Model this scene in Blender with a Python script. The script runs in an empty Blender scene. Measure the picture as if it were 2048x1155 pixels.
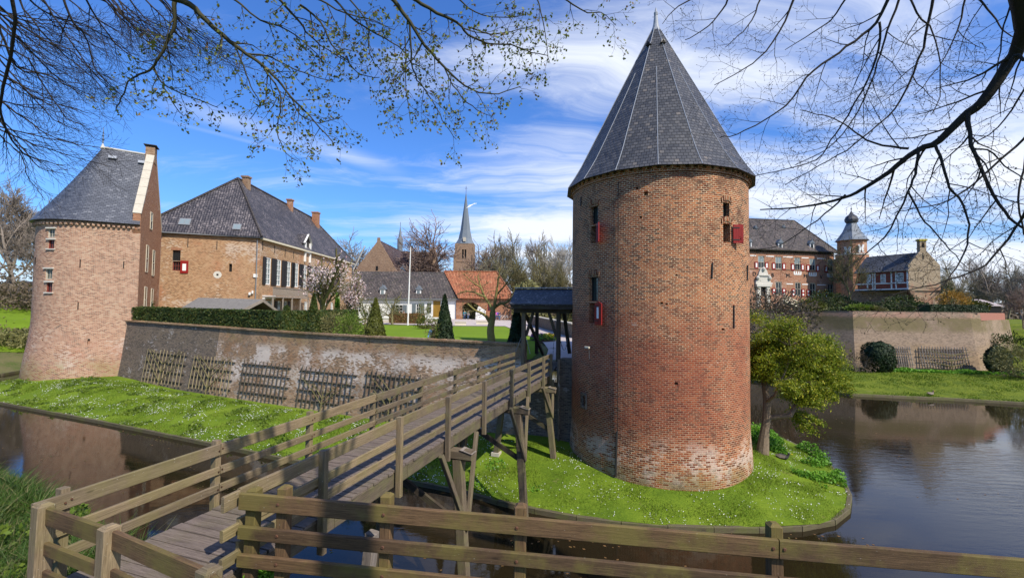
import bpy, math, random
import numpy as np
from mathutils import Vector, Matrix, noise
from mathutils.geometry import delaunay_2d_cdt
R = math.radians
V = Vector
sc = bpy.context.scene
COL = sc.collection

# ------------------------------------------------------------------ camera
EYE = 7.6
FPX = 900.0
PIT, ROL = R(2.2), R(0.7)
_u0 = V((0, -math.sin(PIT), math.cos(PIT))); CW = V((0, math.cos(PIT), math.sin(PIT))); _r0 = V((1, 0, 0))
CR = math.cos(ROL)*_r0 + math.sin(ROL)*_u0
CU = -math.sin(ROL)*_r0 + math.cos(ROL)*_u0
cam = bpy.data.objects.new('camera', bpy.data.cameras.new('camera'))
COL.objects.link(cam)
m = Matrix((CR, CU, -CW)).transposed().to_4x4()
m.translation = V((0, 0, EYE))
cam.matrix_world = m
cam.data.sensor_width = 36.0
cam.data.lens = 36.0*FPX/2048.0
cam.data.clip_start = 0.05
cam.data.clip_end = 6000
sc.camera = cam
CO = V((0, 0, EYE))
def ray(px, py):
    return ((px-1024)/FPX)*CR - ((py-577.5)/FPX)*CU + CW
def Z(px, py, z):
    d = ray(px, py); return CO + d*((z-EYE)/d.z)
def Y(px, py, y):
    d = ray(px, py); return CO + d*(y/d.y)

# ------------------------------------------------------------------ light
SUN_AZ, SUN_EL = R(43), R(46)        # azimuth from -Y towards +X
SD = V((math.sin(SUN_AZ)*math.cos(SUN_EL), -math.cos(SUN_AZ)*math.cos(SUN_EL), math.sin(SUN_EL)))
sun = bpy.data.objects.new('sun', bpy.data.lights.new('sun', 'SUN'))
COL.objects.link(sun)
sun.data.energy = 5.0
sun.data.angle = R(0.5)
sun.data.color = (1.0, 0.93, 0.82)
sun.rotation_euler = SD.to_track_quat('Z', 'Y').to_euler()
sun.location = SD*60

sc.view_settings.view_transform = 'Standard'
sc.view_settings.look = 'None'
sc.view_settings.exposure = 0.12
sc.view_settings.gamma = 1

def nd(nt, typ, inp=None, **kw):
    n = nt.nodes.new(typ)
    for k, v in kw.items(): setattr(n, k, v)
    if inp:
        for k, v in inp.items():
            s = n.inputs[k]
            if isinstance(v, bpy.types.NodeSocket): nt.links.new(v, s)
            else: s.default_value = v
    return n
def mth(nt, op, a, b=0.0, c=0.0, clamp=False):
    n = nt.nodes.new('ShaderNodeMath'); n.operation = op; n.use_clamp = clamp
    for i, v in enumerate((a, b, c)):
        if isinstance(v, bpy.types.NodeSocket): nt.links.new(v, n.inputs[i])
        else: n.inputs[i].default_value = v
    return n.outputs[0]
def c4(c): return (c[0], c[1], c[2], 1.0)
def mixc(nt, fac, a, b, mode='MIX'):
    n = nt.nodes.new('ShaderNodeMix'); n.data_type = 'RGBA'; n.blend_type = mode
    for s, v in ((n.inputs[0], fac), (n.inputs[6], a), (n.inputs[7], b)):
        if isinstance(v, bpy.types.NodeSocket): nt.links.new(v, s)
        elif isinstance(v, (tuple, list)): s.default_value = c4(v)
        else: s.default_value = v
    return n.outputs[2]
def ramp(nt, fac, stops, interp='LINEAR'):
    n = nt.nodes.new('ShaderNodeValToRGB'); cr = n.color_ramp; cr.interpolation = interp
    while len(cr.elements) < len(stops): cr.elements.new(0.5)
    for e, (p, c) in zip(cr.elements, stops):
        e.position = p; e.color = c4(c) if isinstance(c, (tuple, list)) else (c, c, c, 1)
    nt.links.new(fac, n.inputs[0]); return n.outputs[0]
def sstep(nt, x, lo, hi):
    return nd(nt, 'ShaderNodeMapRange', {0: x, 1: lo, 2: hi, 3: 0.0, 4: 1.0}, interpolation_type='SMOOTHSTEP').outputs[0]
def tnoise(nt, vec, scale, detail=4, rough=0.55, dist=0.0):
    return nd(nt, 'ShaderNodeTexNoise', {'Vector': vec, 'Scale': scale, 'Detail': detail, 'Roughness': rough, 'Distortion': dist}).outputs[0]
def vscale(nt, vec, s):
    return nd(nt, 'ShaderNodeMapping', {'Vector': vec, 'Scale': s}).outputs[0]

wd = bpy.data.worlds.new('World'); sc.world = wd; wd.use_nodes = True
nt = wd.node_tree; nt.nodes.clear()
sky = nd(nt, 'ShaderNodeTexSky', sky_type='NISHITA', sun_disc=False, sun_elevation=SUN_EL, sun_rotation=R(180)-SUN_AZ,
         altitude=0, air_density=1.3, dust_density=0.4, ozone_density=3.0)
tc = nd(nt, 'ShaderNodeTexCoord').outputs['Generated']
sp = nd(nt, 'ShaderNodeSeparateXYZ', {0: tc})
zz = mth(nt, 'MAXIMUM', mth(nt, 'ADD', sp.outputs[2], 0.10), 0.04)
cx = mth(nt, 'DIVIDE', sp.outputs[0], zz); cy = mth(nt, 'DIVIDE', sp.outputs[1], zz)
pl = nd(nt, 'ShaderNodeCombineXYZ', {0: cx, 1: cy, 2: 0.0}).outputs[0]
# thin high cloud drawn out in long streaks, drifting from the left foreground to the right distance
st = nd(nt, 'ShaderNodeMapping', {'Vector': pl, 'Rotation': (0, 0, R(-62)), 'Scale': (0.32, 1.15, 1)}).outputs[0]
wv = nd(nt, 'ShaderNodeTexNoise', {'Vector': pl, 'Scale': 0.9, 'Detail': 3, 'Roughness': 0.5})
stw = nd(nt, 'ShaderNodeVectorMath', {0: st, 1: nd(nt, 'ShaderNodeVectorMath', {0: wv.outputs[1], 1: (0.9, 0.9, 0)}, operation='MULTIPLY').outputs[0]}, operation='ADD').outputs[0]
n1 = tnoise(nt, stw, 1.15, 9, 0.62)
n2 = tnoise(nt, vscale(nt, pl, (1, 1, 1)), 0.42, 3, 0.5)
n3 = tnoise(nt, stw, 5.0, 6, 0.7)
cov = mth(nt, 'ADD', mth(nt, 'MULTIPLY', n1, 0.85), mth(nt, 'MULTIPLY', n3, 0.22))
cov = mth(nt, 'ADD', cov, mth(nt, 'MULTIPLY', mth(nt, 'SUBTRACT', n2, 0.5), 0.55))
# clearer towards the left and overhead, fuller towards the right and the horizon
ax = mth(nt, 'ARCTAN2', sp.outputs[0], sp.outputs[1])
cov = mth(nt, 'ADD', cov, mth(nt, 'MULTIPLY', mth(nt, 'SUBTRACT', sstep(nt, ax, -0.75, 0.25), 0.5), 0.22))
cov = mth(nt, 'ADD', cov, mth(nt, 'MULTIPLY', sstep(nt, sp.outputs[2], 0.42, 0.05), 0.12))
cm = sstep(nt, cov, 0.51, 0.84)
# two vapour trails fading out
def trail(y0, k, wdt, x0, x1):
    dd = mth(nt, 'ABSOLUTE', mth(nt, 'SUBTRACT', cy, mth(nt, 'ADD', mth(nt, 'MULTIPLY', cx, k), y0)))
    t = mth(nt, 'SUBTRACT', 1.0, sstep(nt, dd, 0.0, wdt))
    t = mth(nt, 'MULTIPLY', t, sstep(nt, cx, x0, x0+0.3))
    return mth(nt, 'MULTIPLY', t, mth(nt, 'SUBTRACT', 1.0, sstep(nt, cx, x1-0.4, x1)))
def skypt(px, py):
    d = ray(px, py).normalized(); q = max(.04, d.z+.10); return d.x/q, d.y/q
def trail_px(a, b, w, e=.3):
    (xa, ya), (xb, yb) = skypt(*a), skypt(*b); k = (yb-ya)/(xb-xa); return trail(ya-k*xa, k, w, xa-.05, xb+e)
tr = mth(nt, 'ADD', mth(nt, 'MULTIPLY', trail_px((280, 195), (790, 338), .22, .15), 0.42), mth(nt, 'MULTIPLY', trail_px((290, 232), (680, 330), .05, .1), 0.22))
tr = mth(nt, 'MULTIPLY', tr, sstep(nt, n1, .30, .62))
cm = mth(nt, 'ADD', cm, tr, clamp=True)
hz = sstep(nt, sp.outputs[2], 0.16, 0.0)
skyc = mixc(nt, 1.0, sky.outputs[0], (0.62, 1.10, 1.95), 'MULTIPLY')
cl = mixc(nt, cm, skyc, (10.0, 10.6, 11.8))
cl = mixc(nt, mth(nt, 'MULTIPLY', hz, 0.28), cl, (7.8, 8.9, 10.8))
bg = nd(nt, 'ShaderNodeBackground', {0: cl, 1: 0.09})
out = nd(nt, 'ShaderNodeOutputWorld', {0: bg.outputs[0]})

# ------------------------------------------------------------------ mesh helpers
def root_loc(o):
    while o.parent: o = o.parent
    return o.location
class MB:
    def __init__(s): s.v = []; s.f = []; s.uv = []; s.mi = []; s.m = 0
    def poly(s, pts, uv=None):
        i = len(s.v); s.v.extend([tuple(p) for p in pts]); s.f.append(tuple(range(i, i+len(pts)))); s.uv.append(uv); s.mi.append(s.m)
    def box(s, c, sz, M=None, uvl=False):
        c = V(c); hx, hy, hz = sz[0]/2, sz[1]/2, sz[2]/2
        P = [V((x, y, z)) for z in (-hz, hz) for y in (-hy, hy) for x in (-hx, hx)]
        if M is not None: P = [M @ p for p in P]
        P = [p + c for p in P]
        for q in ((0, 2, 3, 1), (4, 5, 7, 6), (0, 1, 5, 4), (2, 6, 7, 3), (0, 4, 6, 2), (1, 3, 7, 5)):
            s.poly([P[k] for k in q])
    def beam(s, a, b, w, h, up=(0, 0, 1), bev=0.0, off=0.0):
        """bar from a to b, w across, h along 'up'; grain runs along uv x"""
        a = V(a); b = V(b); d = (b-a); L = d.length; d.normalize(); up = V(up)
        sd = d.cross(up)
        if sd.length < 1e-4: sd = d.cross(V((1, 0, 0)))
        sd.normalize(); u2 = sd.cross(d).normalized()
        if bev > 0:
            e = bev; pr = [(-w/2+e, -h/2), (w/2-e, -h/2), (w/2, -h/2+e), (w/2, h/2-e), (w/2-e, h/2), (-w/2+e, h/2), (-w/2, h/2-e), (-w/2, -h/2+e)]
        else: pr = [(-w/2, -h/2), (w/2, -h/2), (w/2, h/2), (-w/2, h/2)]
        A = [a + sd*x + u2*y for x, y in pr]; B = [b + sd*x + u2*y for x, y in pr]
        n = len(pr); t = off + random.random()*7
        for k in range(n):
            k2 = (k+1) % n; e0 = t+k*.13; e1 = e0+(A[k2]-A[k]).length
            s.poly([A[k2], A[k], B[k], B[k2]], [(0, e1), (0, e0), (L, e0), (L, e1)])
        s.poly(A, [(p[0], p[1]+t) for p in pr]); s.poly(B[::-1], [(p[0], p[1]+t) for p in pr[::-1]])
    def prism(s, ring, z0, z1, cap=True):
        A = [V((x, y, z0)) for x, y in ring]; B = [V((x, y, z1)) for x, y in ring]; n = len(ring)
        for k in range(n): s.poly([A[k], A[(k+1) % n], B[(k+1) % n], B[k]])
        if cap: s.poly(B); s.poly(A[::-1])
    def extr(s, pts, d):
        """closed prism from an outline (any plane) pushed along d"""
        d = V(d); A = [V(p) for p in pts]; B = [p+d for p in A]; n = len(A)
        for k in range(n): s.poly([A[k], A[(k+1) % n], B[(k+1) % n], B[k]])
        s.poly(A[::-1]); s.poly(B)
    def lathe(s, c, prof, n=24, a0=0, uvr=None):
        c = V(c); rings = []; vv = 0; last = None; vs = []
        for r, z in prof:
            rings.append([c+V((r*math.cos(a0+2*math.pi*k/n), r*math.sin(a0+2*math.pi*k/n), z)) for k in range(n)])
            if last: vv += math.hypot(r-last[0], z-last[1])
            vs.append(vv); last = (r, z)
        rr = uvr or max(p[0] for p in prof)
        for i in range(len(prof)-1):
            for k in range(n):
                k2 = (k+1) % n; u0 = rr*2*math.pi*k/n; u1 = rr*2*math.pi*(k+1)/n
                s.poly([rings[i][k], rings[i][k2], rings[i+1][k2], rings[i+1][k]], [(u0, vs[i]), (u1, vs[i]), (u1, vs[i+1]), (u0, vs[i+1])])
    def tube(s, pts, rad, n=6, cap=True):
        pts = [V(p) for p in pts]; rings = []; pn = None
        for i, p in enumerate(pts):
            d = (pts[min(i+1, len(pts)-1)]-pts[max(i-1, 0)]).normalized()
            if pn is None: pn = d.orthogonal().normalized()
            pn = (pn - d*pn.dot(d)); pn = pn.normalized() if pn.length > 1e-5 else d.orthogonal().normalized()
            b = d.cross(pn); r = rad[i] if isinstance(rad, (list, tuple)) else rad
            rings.append([p + (pn*math.cos(2*math.pi*k/n)+b*math.sin(2*math.pi*k/n))*r for k in range(n)])
        L = 0
        for i in range(len(pts)-1):
            L2 = L+(pts[i+1]-pts[i]).length
            for k in range(n):
                k2 = (k+1) % n; s.poly([rings[i][k], rings[i][k2], rings[i+1][k2], rings[i+1][k]], [(L, k*.1), (L, k*.1+.1), (L2, k*.1+.1), (L2, k*.1)])
            L = L2
        if cap: s.poly(rings[0][::-1]); s.poly(rings[-1])
    def build(s, name, mat, parent=None, smooth=False, origin=None):
        me = bpy.data.meshes.new(name)
        P = np.array(s.v, dtype=float).reshape(-1, 3)
        if parent is not None: org = np.array(root_loc(parent))
        elif origin is not None: org = np.array(origin)
        else: org = np.array([(P[:, 0].min()+P[:, 0].max())/2, (P[:, 1].min()+P[:, 1].max())/2, P[:, 2].min()])
        me.from_pydata((P-org).tolist(), [], s.f)
        mats = mat if isinstance(mat, (list, tuple)) else [mat]
        for q in mats: me.materials.append(q)
        me.polygons.foreach_set('material_index', s.mi)
        uvl = me.uv_layers.new(name='UVMap'); U = []
        for f, uv in zip(s.f, s.uv):
            if uv is None:
                a = P[f[0]]; n = np.cross(P[f[1]]-a, P[f[2]]-a)
                if np.linalg.norm(n) < 1e-9 and len(f) > 3: n = np.cross(P[f[2]]-a, P[f[3]]-a)
                n = n/(np.linalg.norm(n)+1e-12)
                t = np.array([-n[1], n[0], 0]); tl = np.linalg.norm(t)
                t = t/tl if tl > .05 else np.array([1., 0, 0]); b = np.cross(n, t)
                for k in f: U.extend((float(P[k] @ t), float(P[k] @ b)))
            else:
                for q in uv: U.extend(q)
        uvl.data.foreach_set('uv', U)
        if smooth: me.polygons.foreach_set('use_smooth', [True]*len(me.polygons))
        me.update()
        o = bpy.data.objects.new(name, me); COL.objects.link(o)
        if parent is not None: o.parent = parent
        else: o.location = V(org)
        return o
def tag(o, label=None, cat=None, group=None, kind=None):
    if label: o['label'] = label
    if cat: o['category'] = cat
    if group: o['group'] = group
    if kind: o['kind'] = kind
    return o
def thing(name, label, cat, loc=(0, 0, 0), group=None):
    o = bpy.data.objects.new(name, None); COL.objects.link(o); o.location = loc; o.empty_display_size = .3
    return tag(o, label, cat, group)
def npmesh(name, P, F, mat, parent=None, origin=None, smooth=False):
    """fast mesh from numpy arrays, F all quads or all triangles"""
    P = np.asarray(P, dtype=np.float32).reshape(-1, 3); F = np.asarray(F, dtype=np.int32); k = F.shape[1]
    org = np.array(root_loc(parent)) if parent is not None else (np.array(origin) if origin is not None else np.array([P[:, 0].mean(), P[:, 1].mean(), P[:, 2].min()]))
    P = P-org.astype(np.float32)
    me = bpy.data.meshes.new(name); me.vertices.add(len(P)); me.vertices.foreach_set('co', P.ravel())
    me.loops.add(F.size); me.loops.foreach_set('vertex_index', F.ravel())
    me.polygons.add(len(F)); me.polygons.foreach_set('loop_start', np.arange(len(F), dtype=np.int32)*k)
    if smooth: me.polygons.foreach_set('use_smooth', [True]*len(F))
    me.materials.append(mat); me.update(calc_edges=True)
    o = bpy.data.objects.new(name, me); COL.objects.link(o)
    if parent is not None: o.parent = parent
    else: o.location = V([float(q) for q in org])
    return o
def tubes_np(lines):
    """lines: list of (pts Nx3, radii N, sides) -> P,F quads"""
    PP = []; FF = []; base = 0
    for pts, rad, n in lines:
        pts = np.asarray(pts, float); N = len(pts)
        d = np.empty_like(pts); d[1:-1] = pts[2:]-pts[:-2]; d[0] = pts[1]-pts[0]; d[-1] = pts[-1]-pts[-2]
        d /= (np.linalg.norm(d, axis=1, keepdims=True)+1e-9)
        ref = np.array([0.31, 0.22, 0.92]) if abs(d[0][2]) < .8 else np.array([0.9, 0.3, 0.1])
        a = np.cross(d, ref); a /= (np.linalg.norm(a, axis=1, keepdims=True)+1e-9); b = np.cross(d, a)
        th = np.arange(n)*2*math.pi/n
        ring = pts[:, None, :] + (a[:, None, :]*np.cos(th)[None, :, None] + b[:, None, :]*np.sin(th)[None, :, None])*np.asarray(rad)[:, None, None]
        PP.append(ring.reshape(-1, 3))
        i = np.arange(N-1)[:, None]*n; k = np.arange(n)[None, :]; k2 = (k+1) % n
        FF.append(np.stack([base+i+k, base+i+k2, base+i+n+k2, base+i+n+k], -1).reshape(-1, 4)); base += N*n
    return np.concatenate(PP), np.concatenate(FF)
def leaf_quads(C, size, rng, aspect=1.6, nrm=None, jit=1.0):
    """one small rhomb per centre"""
    C = np.asarray(C, float); n = len(C)
    A = rng.normal(size=(n, 3)); A /= np.linalg.norm(A, axis=1, keepdims=True)
    if nrm is not None:
        nn = np.asarray(nrm)+rng.normal(size=(n, 3))*jit*.5; nn /= (np.linalg.norm(nn, axis=1, keepdims=True)+1e-9)
        A = A-nn*(A*nn).sum(1, keepdims=True); A /= (np.linalg.norm(A, axis=1, keepdims=True)+1e-9); B = np.cross(nn, A)
    else:
        B = np.cross(A, rng.normal(size=(n, 3))); B /= (np.linalg.norm(B, axis=1, keepdims=True)+1e-9)
    s = (size*(0.6+0.8*rng.random((n, 1))))
    P = np.stack([C-A*s*aspect/2, C-B*s/2, C+A*s*aspect/2, C+B*s/2], 1).reshape(-1, 3)
    return P, np.arange(4*n).reshape(-1, 4)
def merge(*pf):
    P = []; F = []; b = 0
    for p, f in pf: P.append(p); F.append(f+b); b += len(p)
    return np.concatenate(P), np.concatenate(F)

def grid_wall(mb, S, us, vs, ops, depth, uvf=None, nosill=False):
    """surface S(u,v,d) gridded over us x vs with rectangular holes ops=(u0,u1,v0,v1) and their reveals"""
    us = sorted(set([round(x, 4) for x in us]+[round(x, 4) for o in ops for x in o[:2]]))
    vs = sorted(set([round(x, 4) for x in vs]+[round(x, 4) for o in ops for x in o[2:4]]))
    ops = [tuple(round(x, 4) for x in o) for o in ops]
    for i in range(len(us)-1):
        for j in range(len(vs)-1):
            uc = (us[i]+us[i+1])/2; vc = (vs[j]+vs[j+1])/2
            if any(o[0] < uc < o[1] and o[2] < vc < o[3] for o in ops): continue
            q = [(us[i], vs[j]), (us[i+1], vs[j]), (us[i+1], vs[j+1]), (us[i], vs[j+1])]
            mb.poly([S(a, b, 0) for a, b in q], [uvf(a, b) if uvf else (a, b) for a, b in q])
    for o in ops:
        u0, u1, v0, v1 = o
        for (a, b) in (((u0, v0), (u0, v1)), ((u0, v1), (u1, v1)), ((u1, v1), (u1, v0)), ((u1, v0), (u0, v0))):
            mb.poly([S(a[0], a[1], 0), S(b[0], b[1], 0), S(b[0], b[1], depth), S(a[0], a[1], depth)], [(a[0], a[1]), (b[0], b[1]), (b[0]+depth, b[1]+depth), (a[0]+depth, a[1]+depth)])

class Face:
    """vertical wall plane through P0 running to P1, outside on the right-hand side of P0->P1 as seen from above"""
    def __init__(s, P0, P1):
        s.P = V((P0[0], P0[1], 0)); d = V((P1[0]-P0[0], P1[1]-P0[1], 0)); s.L = d.length; s.d = d.normalized(); s.n = V((s.d.y, -s.d.x, 0))
    def at(s, u, v, d=0.0): return s.P + s.d*u + V((0, 0, v)) - s.n*d      # d>0 goes into the wall
    def hit(s, px, py):
        r = ray(px, py); t = (s.P-CO).dot(s.n)/r.dot(s.n); q = CO+r*t
        return (q-s.P).dot(s.d), q.z
    def bx(s, mb, u0, u1, v0, v1, d0, d1):
        A = [s.at(u0, v0, d0), s.at(u1, v0, d0), s.at(u1, v1, d0), s.at(u0, v1, d0)]
        mb.extr(A, s.n*(d0-d1))
    def wall(s, mb, u0, u1, v0, v1, ops=(), depth=.2): grid_wall(mb, s.at, [u0, u1], [v0, v1], list(ops), depth)

def poly_sheet(name, outline, zf, mat, step=2.0, seed=1, label=None, jitter=.4, fine=None):
    """triangulated ground sheet inside an outline with heights zf(x,y)"""
    rng = random.Random(seed); out2 = []
    n = len(outline)
    for i in range(n):
        a = V(outline[i][:2]); b = V(outline[(i+1) % n][:2]); k = max(1, int((b-a).length/step))
        for j in range(k): out2.append(a.lerp(b, j/k))
    xs = [p.x for p in out2]; ys = [p.y for p in out2]
    pts = list(out2); ne = len(out2)
    edges = [(i, (i+1) % ne) for i in range(ne)]
    x = min(xs)
    while x < max(xs):
        y = min(ys)
        while y < max(ys):
            pts.append(V((x+rng.uniform(-jitter, jitter)*step, y+rng.uniform(-jitter, jitter)*step))); y += step
        x += step
    r = delaunay_2d_cdt([V((p.x, p.y)) for p in pts], edges, [list(range(ne))], 2, 1e-4)
    mb = MB(); vv, _, ff = r[0], r[1], r[2]
    P = [V((p.x, p.y, zf(p.x, p.y))) for p in vv]
    me = bpy.data.meshes.new(name); me.from_pydata([tuple(p) for p in P], [], [tuple(f) for f in ff])
    me.materials.append(mat); me.polygons.foreach_set('use_smooth', [True]*len(me.polygons)); me.update()
    if len(me.polygons) and sum(p.normal.z for p in me.polygons) < 0: me.flip_normals()
    o = bpy.data.objects.new(name, me); COL.objects.link(o); o['kind'] = 'structure'
    return o
def inpoly(x, y, poly):
    c = False; n = len(poly); j = n-1
    for i in range(n):
        xi, yi = poly[i][0], poly[i][1]; xj, yj = poly[j][0], poly[j][1]
        if (yi > y) != (yj > y) and x < (xj-xi)*(y-yi)/(yj-yi)+xi: c = not c
        j = i
    return c
def dline(x, y, line):
    best = 1e9
    for i in range(len(line)-1):
        ax, ay = line[i][:2]; bx, by = line[i+1][:2]; dx, dy = bx-ax, by-ay
        t = max(0, min(1, ((x-ax)*dx+(y-ay)*dy)/(dx*dx+dy*dy+1e-9)))
        best = min(best, math.hypot(x-ax-t*dx, y-ay-t*dy))
    return best
def sm(x, a, b):
    t = max(0, min(1, (x-a)/(b-a))); return t*t*(3-2*t)

# ------------------------------------------------------------------ materials
def newmat(name):
    m = bpy.data.materials.new(name); m.use_nodes = True; nt = m.node_tree
    return m, nt, nt.nodes['Principled BSDF']
def plain(name, col, rough=.7, var=.25, scale=6, metal=0.0, bump=0.0, spec=.3):
    m, nt, b = newmat(name); tc = nd(nt, 'ShaderNodeTexCoord').outputs['Object']
    n = tnoise(nt, tc, scale, 5, .6)
    c = mixc(nt, n, tuple(q*(1-var) for q in col), tuple(min(1, q*(1+var)) for q in col))
    nt.links.new(c, b.inputs['Base Color']); b.inputs['Roughness'].default_value = rough; b.inputs['Metallic'].default_value = metal
    b.inputs['Specular IOR Level'].default_value = spec
    if bump: nt.links.new(nd(nt, 'ShaderNodeBump', {'Height': n, 'Strength': bump, 'Distance': .02}).outputs[0], b.inputs['Normal'])
    return m
def brick(name, cols, mortar, bw=.215, rh=.079, stains=(), ms=.014, rough=.9, warp=.012, bumpd=.012, patch=None):
    """stains: (colour, amount, noise scale, lo, hi, zlo0, zlo1, zhi0, zhi1)"""
    m, nt, b = newmat(name); uv = nd(nt, 'ShaderNodeUVMap').outputs[0]; geo = nd(nt, 'ShaderNodeNewGeometry').outputs['Position']
    wn = nd(nt, 'ShaderNodeTexNoise', {'Vector': uv, 'Scale': 2.2, 'Detail': 4}).outputs[1]
    off = nd(nt, 'ShaderNodeVectorMath', {0: nd(nt, 'ShaderNodeVectorMath', {0: wn, 1: (.5, .5, .5)}, operation='SUBTRACT').outputs[0], 1: (warp*6, warp*3, 0)}, operation='MULTIPLY').outputs[0]
    wn2 = nd(nt, 'ShaderNodeTexNoise', {'Vector': uv, 'Scale': 14, 'Detail': 2}).outputs[1]
    off2 = nd(nt, 'ShaderNodeVectorMath', {0: nd(nt, 'ShaderNodeVectorMath', {0: wn2, 1: (.5, .5, .5)}, operation='SUBTRACT').outputs[0], 1: (warp*3, warp*1.6, 0)}, operation='MULTIPLY').outputs[0]
    uvw = nd(nt, 'ShaderNodeVectorMath', {0: nd(nt, 'ShaderNodeVectorMath', {0: uv, 1: off}, operation='ADD').outputs[0], 1: off2}, operation='ADD').outputs[0]
    bt = nd(nt, 'ShaderNodeTexBrick', {'Vector': uvw, 'Color1': (0, 0, 0, 1), 'Color2': (1, 1, 1, 1), 'Mortar': (.5, .5, .5, 1), 'Scale': 1.0, 'Mortar Size': ms, 'Mortar Smooth': .35, 'Bias': 0.0, 'Brick Width': bw, 'Row Height': rh})
    n = len(cols); rnd = bt.outputs[0]
    lump = tnoise(nt, geo, .55, 5, .6)
    sel = mth(nt, 'ADD', mth(nt, 'MULTIPLY', rnd, .72), mth(nt, 'MULTIPLY', mth(nt, 'SUBTRACT', lump, .3), .62), clamp=True)
    c = ramp(nt, sel, [(i/(n-1), q) for i, q in enumerate(cols)])
    fine = tnoise(nt, uv, 30, 3, .6)
    c = mixc(nt, .35, c, mixc(nt, fine, (.45, .45, .45), (1.35, 1.35, 1.35)), 'MULTIPLY')
    mo = mixc(nt, tnoise(nt, geo, 1.4, 4, .6), tuple(q*.55 for q in mortar), tuple(q*1.15 for q in mortar))
    c = mixc(nt, bt.outputs[1], c, mo)
    zc = nd(nt, 'ShaderNodeSeparateXYZ', {0: geo}).outputs[2]
    for i, (sc_, amt, ns, lo, hi, z0, z1, z2, z3) in enumerate(stains):
        vv = nd(nt, 'ShaderNodeVectorMath', {0: geo, 1: (i*7.3, i*3.1, 0)}, operation='ADD').outputs[0]
        a = sstep(nt, mth(nt, 'ADD', tnoise(nt, vv, ns, 7, .68), mth(nt, 'MULTIPLY', mth(nt, 'SUBTRACT', rnd, .5), .20)), lo+.03, hi-.03)
        a = mth(nt, 'MULTIPLY', a, mth(nt, 'MULTIPLY', sstep(nt, zc, z0, z1), mth(nt, 'SUBTRACT', 1.0, sstep(nt, zc, z2, z3))))
        c = mixc(nt, mth(nt, 'MULTIPLY', a, amt), c, sc_)
    nt.links.new(c, b.inputs['Base Color']); b.inputs['Roughness'].default_value = rough; b.inputs['Specular IOR Level'].default_value = .15
    h = mth(nt, 'ADD', mth(nt, 'MULTIPLY', mth(nt, 'SUBTRACT', 1.0, bt.outputs[1]), 1.0), mth(nt, 'MULTIPLY', fine, .7))
    h = mth(nt, 'ADD', h, mth(nt, 'MULTIPLY', tnoise(nt, geo, 1.8, 4, .6), 2.5))
    nt.links.new(nd(nt, 'ShaderNodeBump', {'Height': h, 'Strength': .9, 'Distance': bumpd}).outputs[0], b.inputs['Normal'])
    return m
def tiles(name, cols, bw=.22, rh=.28, rough=.6, wave=0.0, gap=(.02, .02, .02), ms=.012, speck=0.0, speckc=(.5, .48, .42), offset=.5, spec=.4, moss=0.0):
    m, nt, b = newmat(name); uv = nd(nt, 'ShaderNodeUVMap').outputs[0]; geo = nd(nt, 'ShaderNodeNewGeometry').outputs['Position']
    bt = nd(nt, 'ShaderNodeTexBrick', {'Vector': uv, 'Color1': (0, 0, 0, 1), 'Color2': (1, 1, 1, 1), 'Mortar': (.5, .5, .5, 1), 'Scale': 1.0, 'Mortar Size': ms, 'Mortar Smooth': .3, 'Bias': 0.0, 'Brick Width': bw, 'Row Height': rh}, offset=offset)
    lump = tnoise(nt, geo, .5, 5, .65)
    sel = mth(nt, 'ADD', mth(nt, 'MULTIPLY', bt.outputs[0], .6), mth(nt, 'MULTIPLY', mth(nt, 'SUBTRACT', lump, .28), .8), clamp=True)
    n = len(cols); c = ramp(nt, sel, [(i/(n-1), q) for i, q in enumerate(cols)])
    c = mixc(nt, mth(nt, 'MULTIPLY', bt.outputs[1], .75), c, gap)
    if speck:
        a = sstep(nt, mth(nt, 'ADD', tnoise(nt, vscale(nt, uv, (1, .45, 1)), 7, 5, .7), mth(nt, 'MULTIPLY', lump, .3)), .70, .82)
        c = mixc(nt, mth(nt, 'MULTIPLY', a, speck), c, speckc)
    odd = sstep(nt, mth(nt, 'ADD', bt.outputs[0], mth(nt, 'MULTIPLY', mth(nt, 'SUBTRACT', lump, .5), .5)), .93, .97)
    c = mixc(nt, mth(nt, 'MULTIPLY', odd, .4), c, tuple(min(1, q*1.5) for q in cols[-1]))
    if moss:
        a = sstep(nt, tnoise(nt, geo, 1.1, 6, .7), .52, .7); c = mixc(nt, mth(nt, 'MULTIPLY', a, moss), c, (.09, .085, .03))
    nt.links.new(c, b.inputs['Base Color']); b.inputs['Roughness'].default_value = rough; b.inputs['Specular IOR Level'].default_value = spec
    sx = nd(nt, 'ShaderNodeSeparateXYZ', {0: uv})
    h = mth(nt, 'ADD', mth(nt, 'SUBTRACT', 1.0, bt.outputs[1]), mth(nt, 'MULTIPLY', bt.outputs[0], .5))
    h = mth(nt, 'SUBTRACT', h, mth(nt, 'MULTIPLY', mth(nt, 'FRACT', mth(nt, 'DIVIDE', sx.outputs[1], rh)), .9))
    if wave:
        h = mth(nt, 'ADD', h, mth(nt, 'MULTIPLY', mth(nt, 'SINE', mth(nt, 'MULTIPLY', sx.outputs[0], 2*math.pi/bw)), wave))
    nt.links.new(nd(nt, 'ShaderNodeBump', {'Height': h, 'Strength': .8, 'Distance': .03}).outputs[0], b.inputs['Normal'])
    return m
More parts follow.
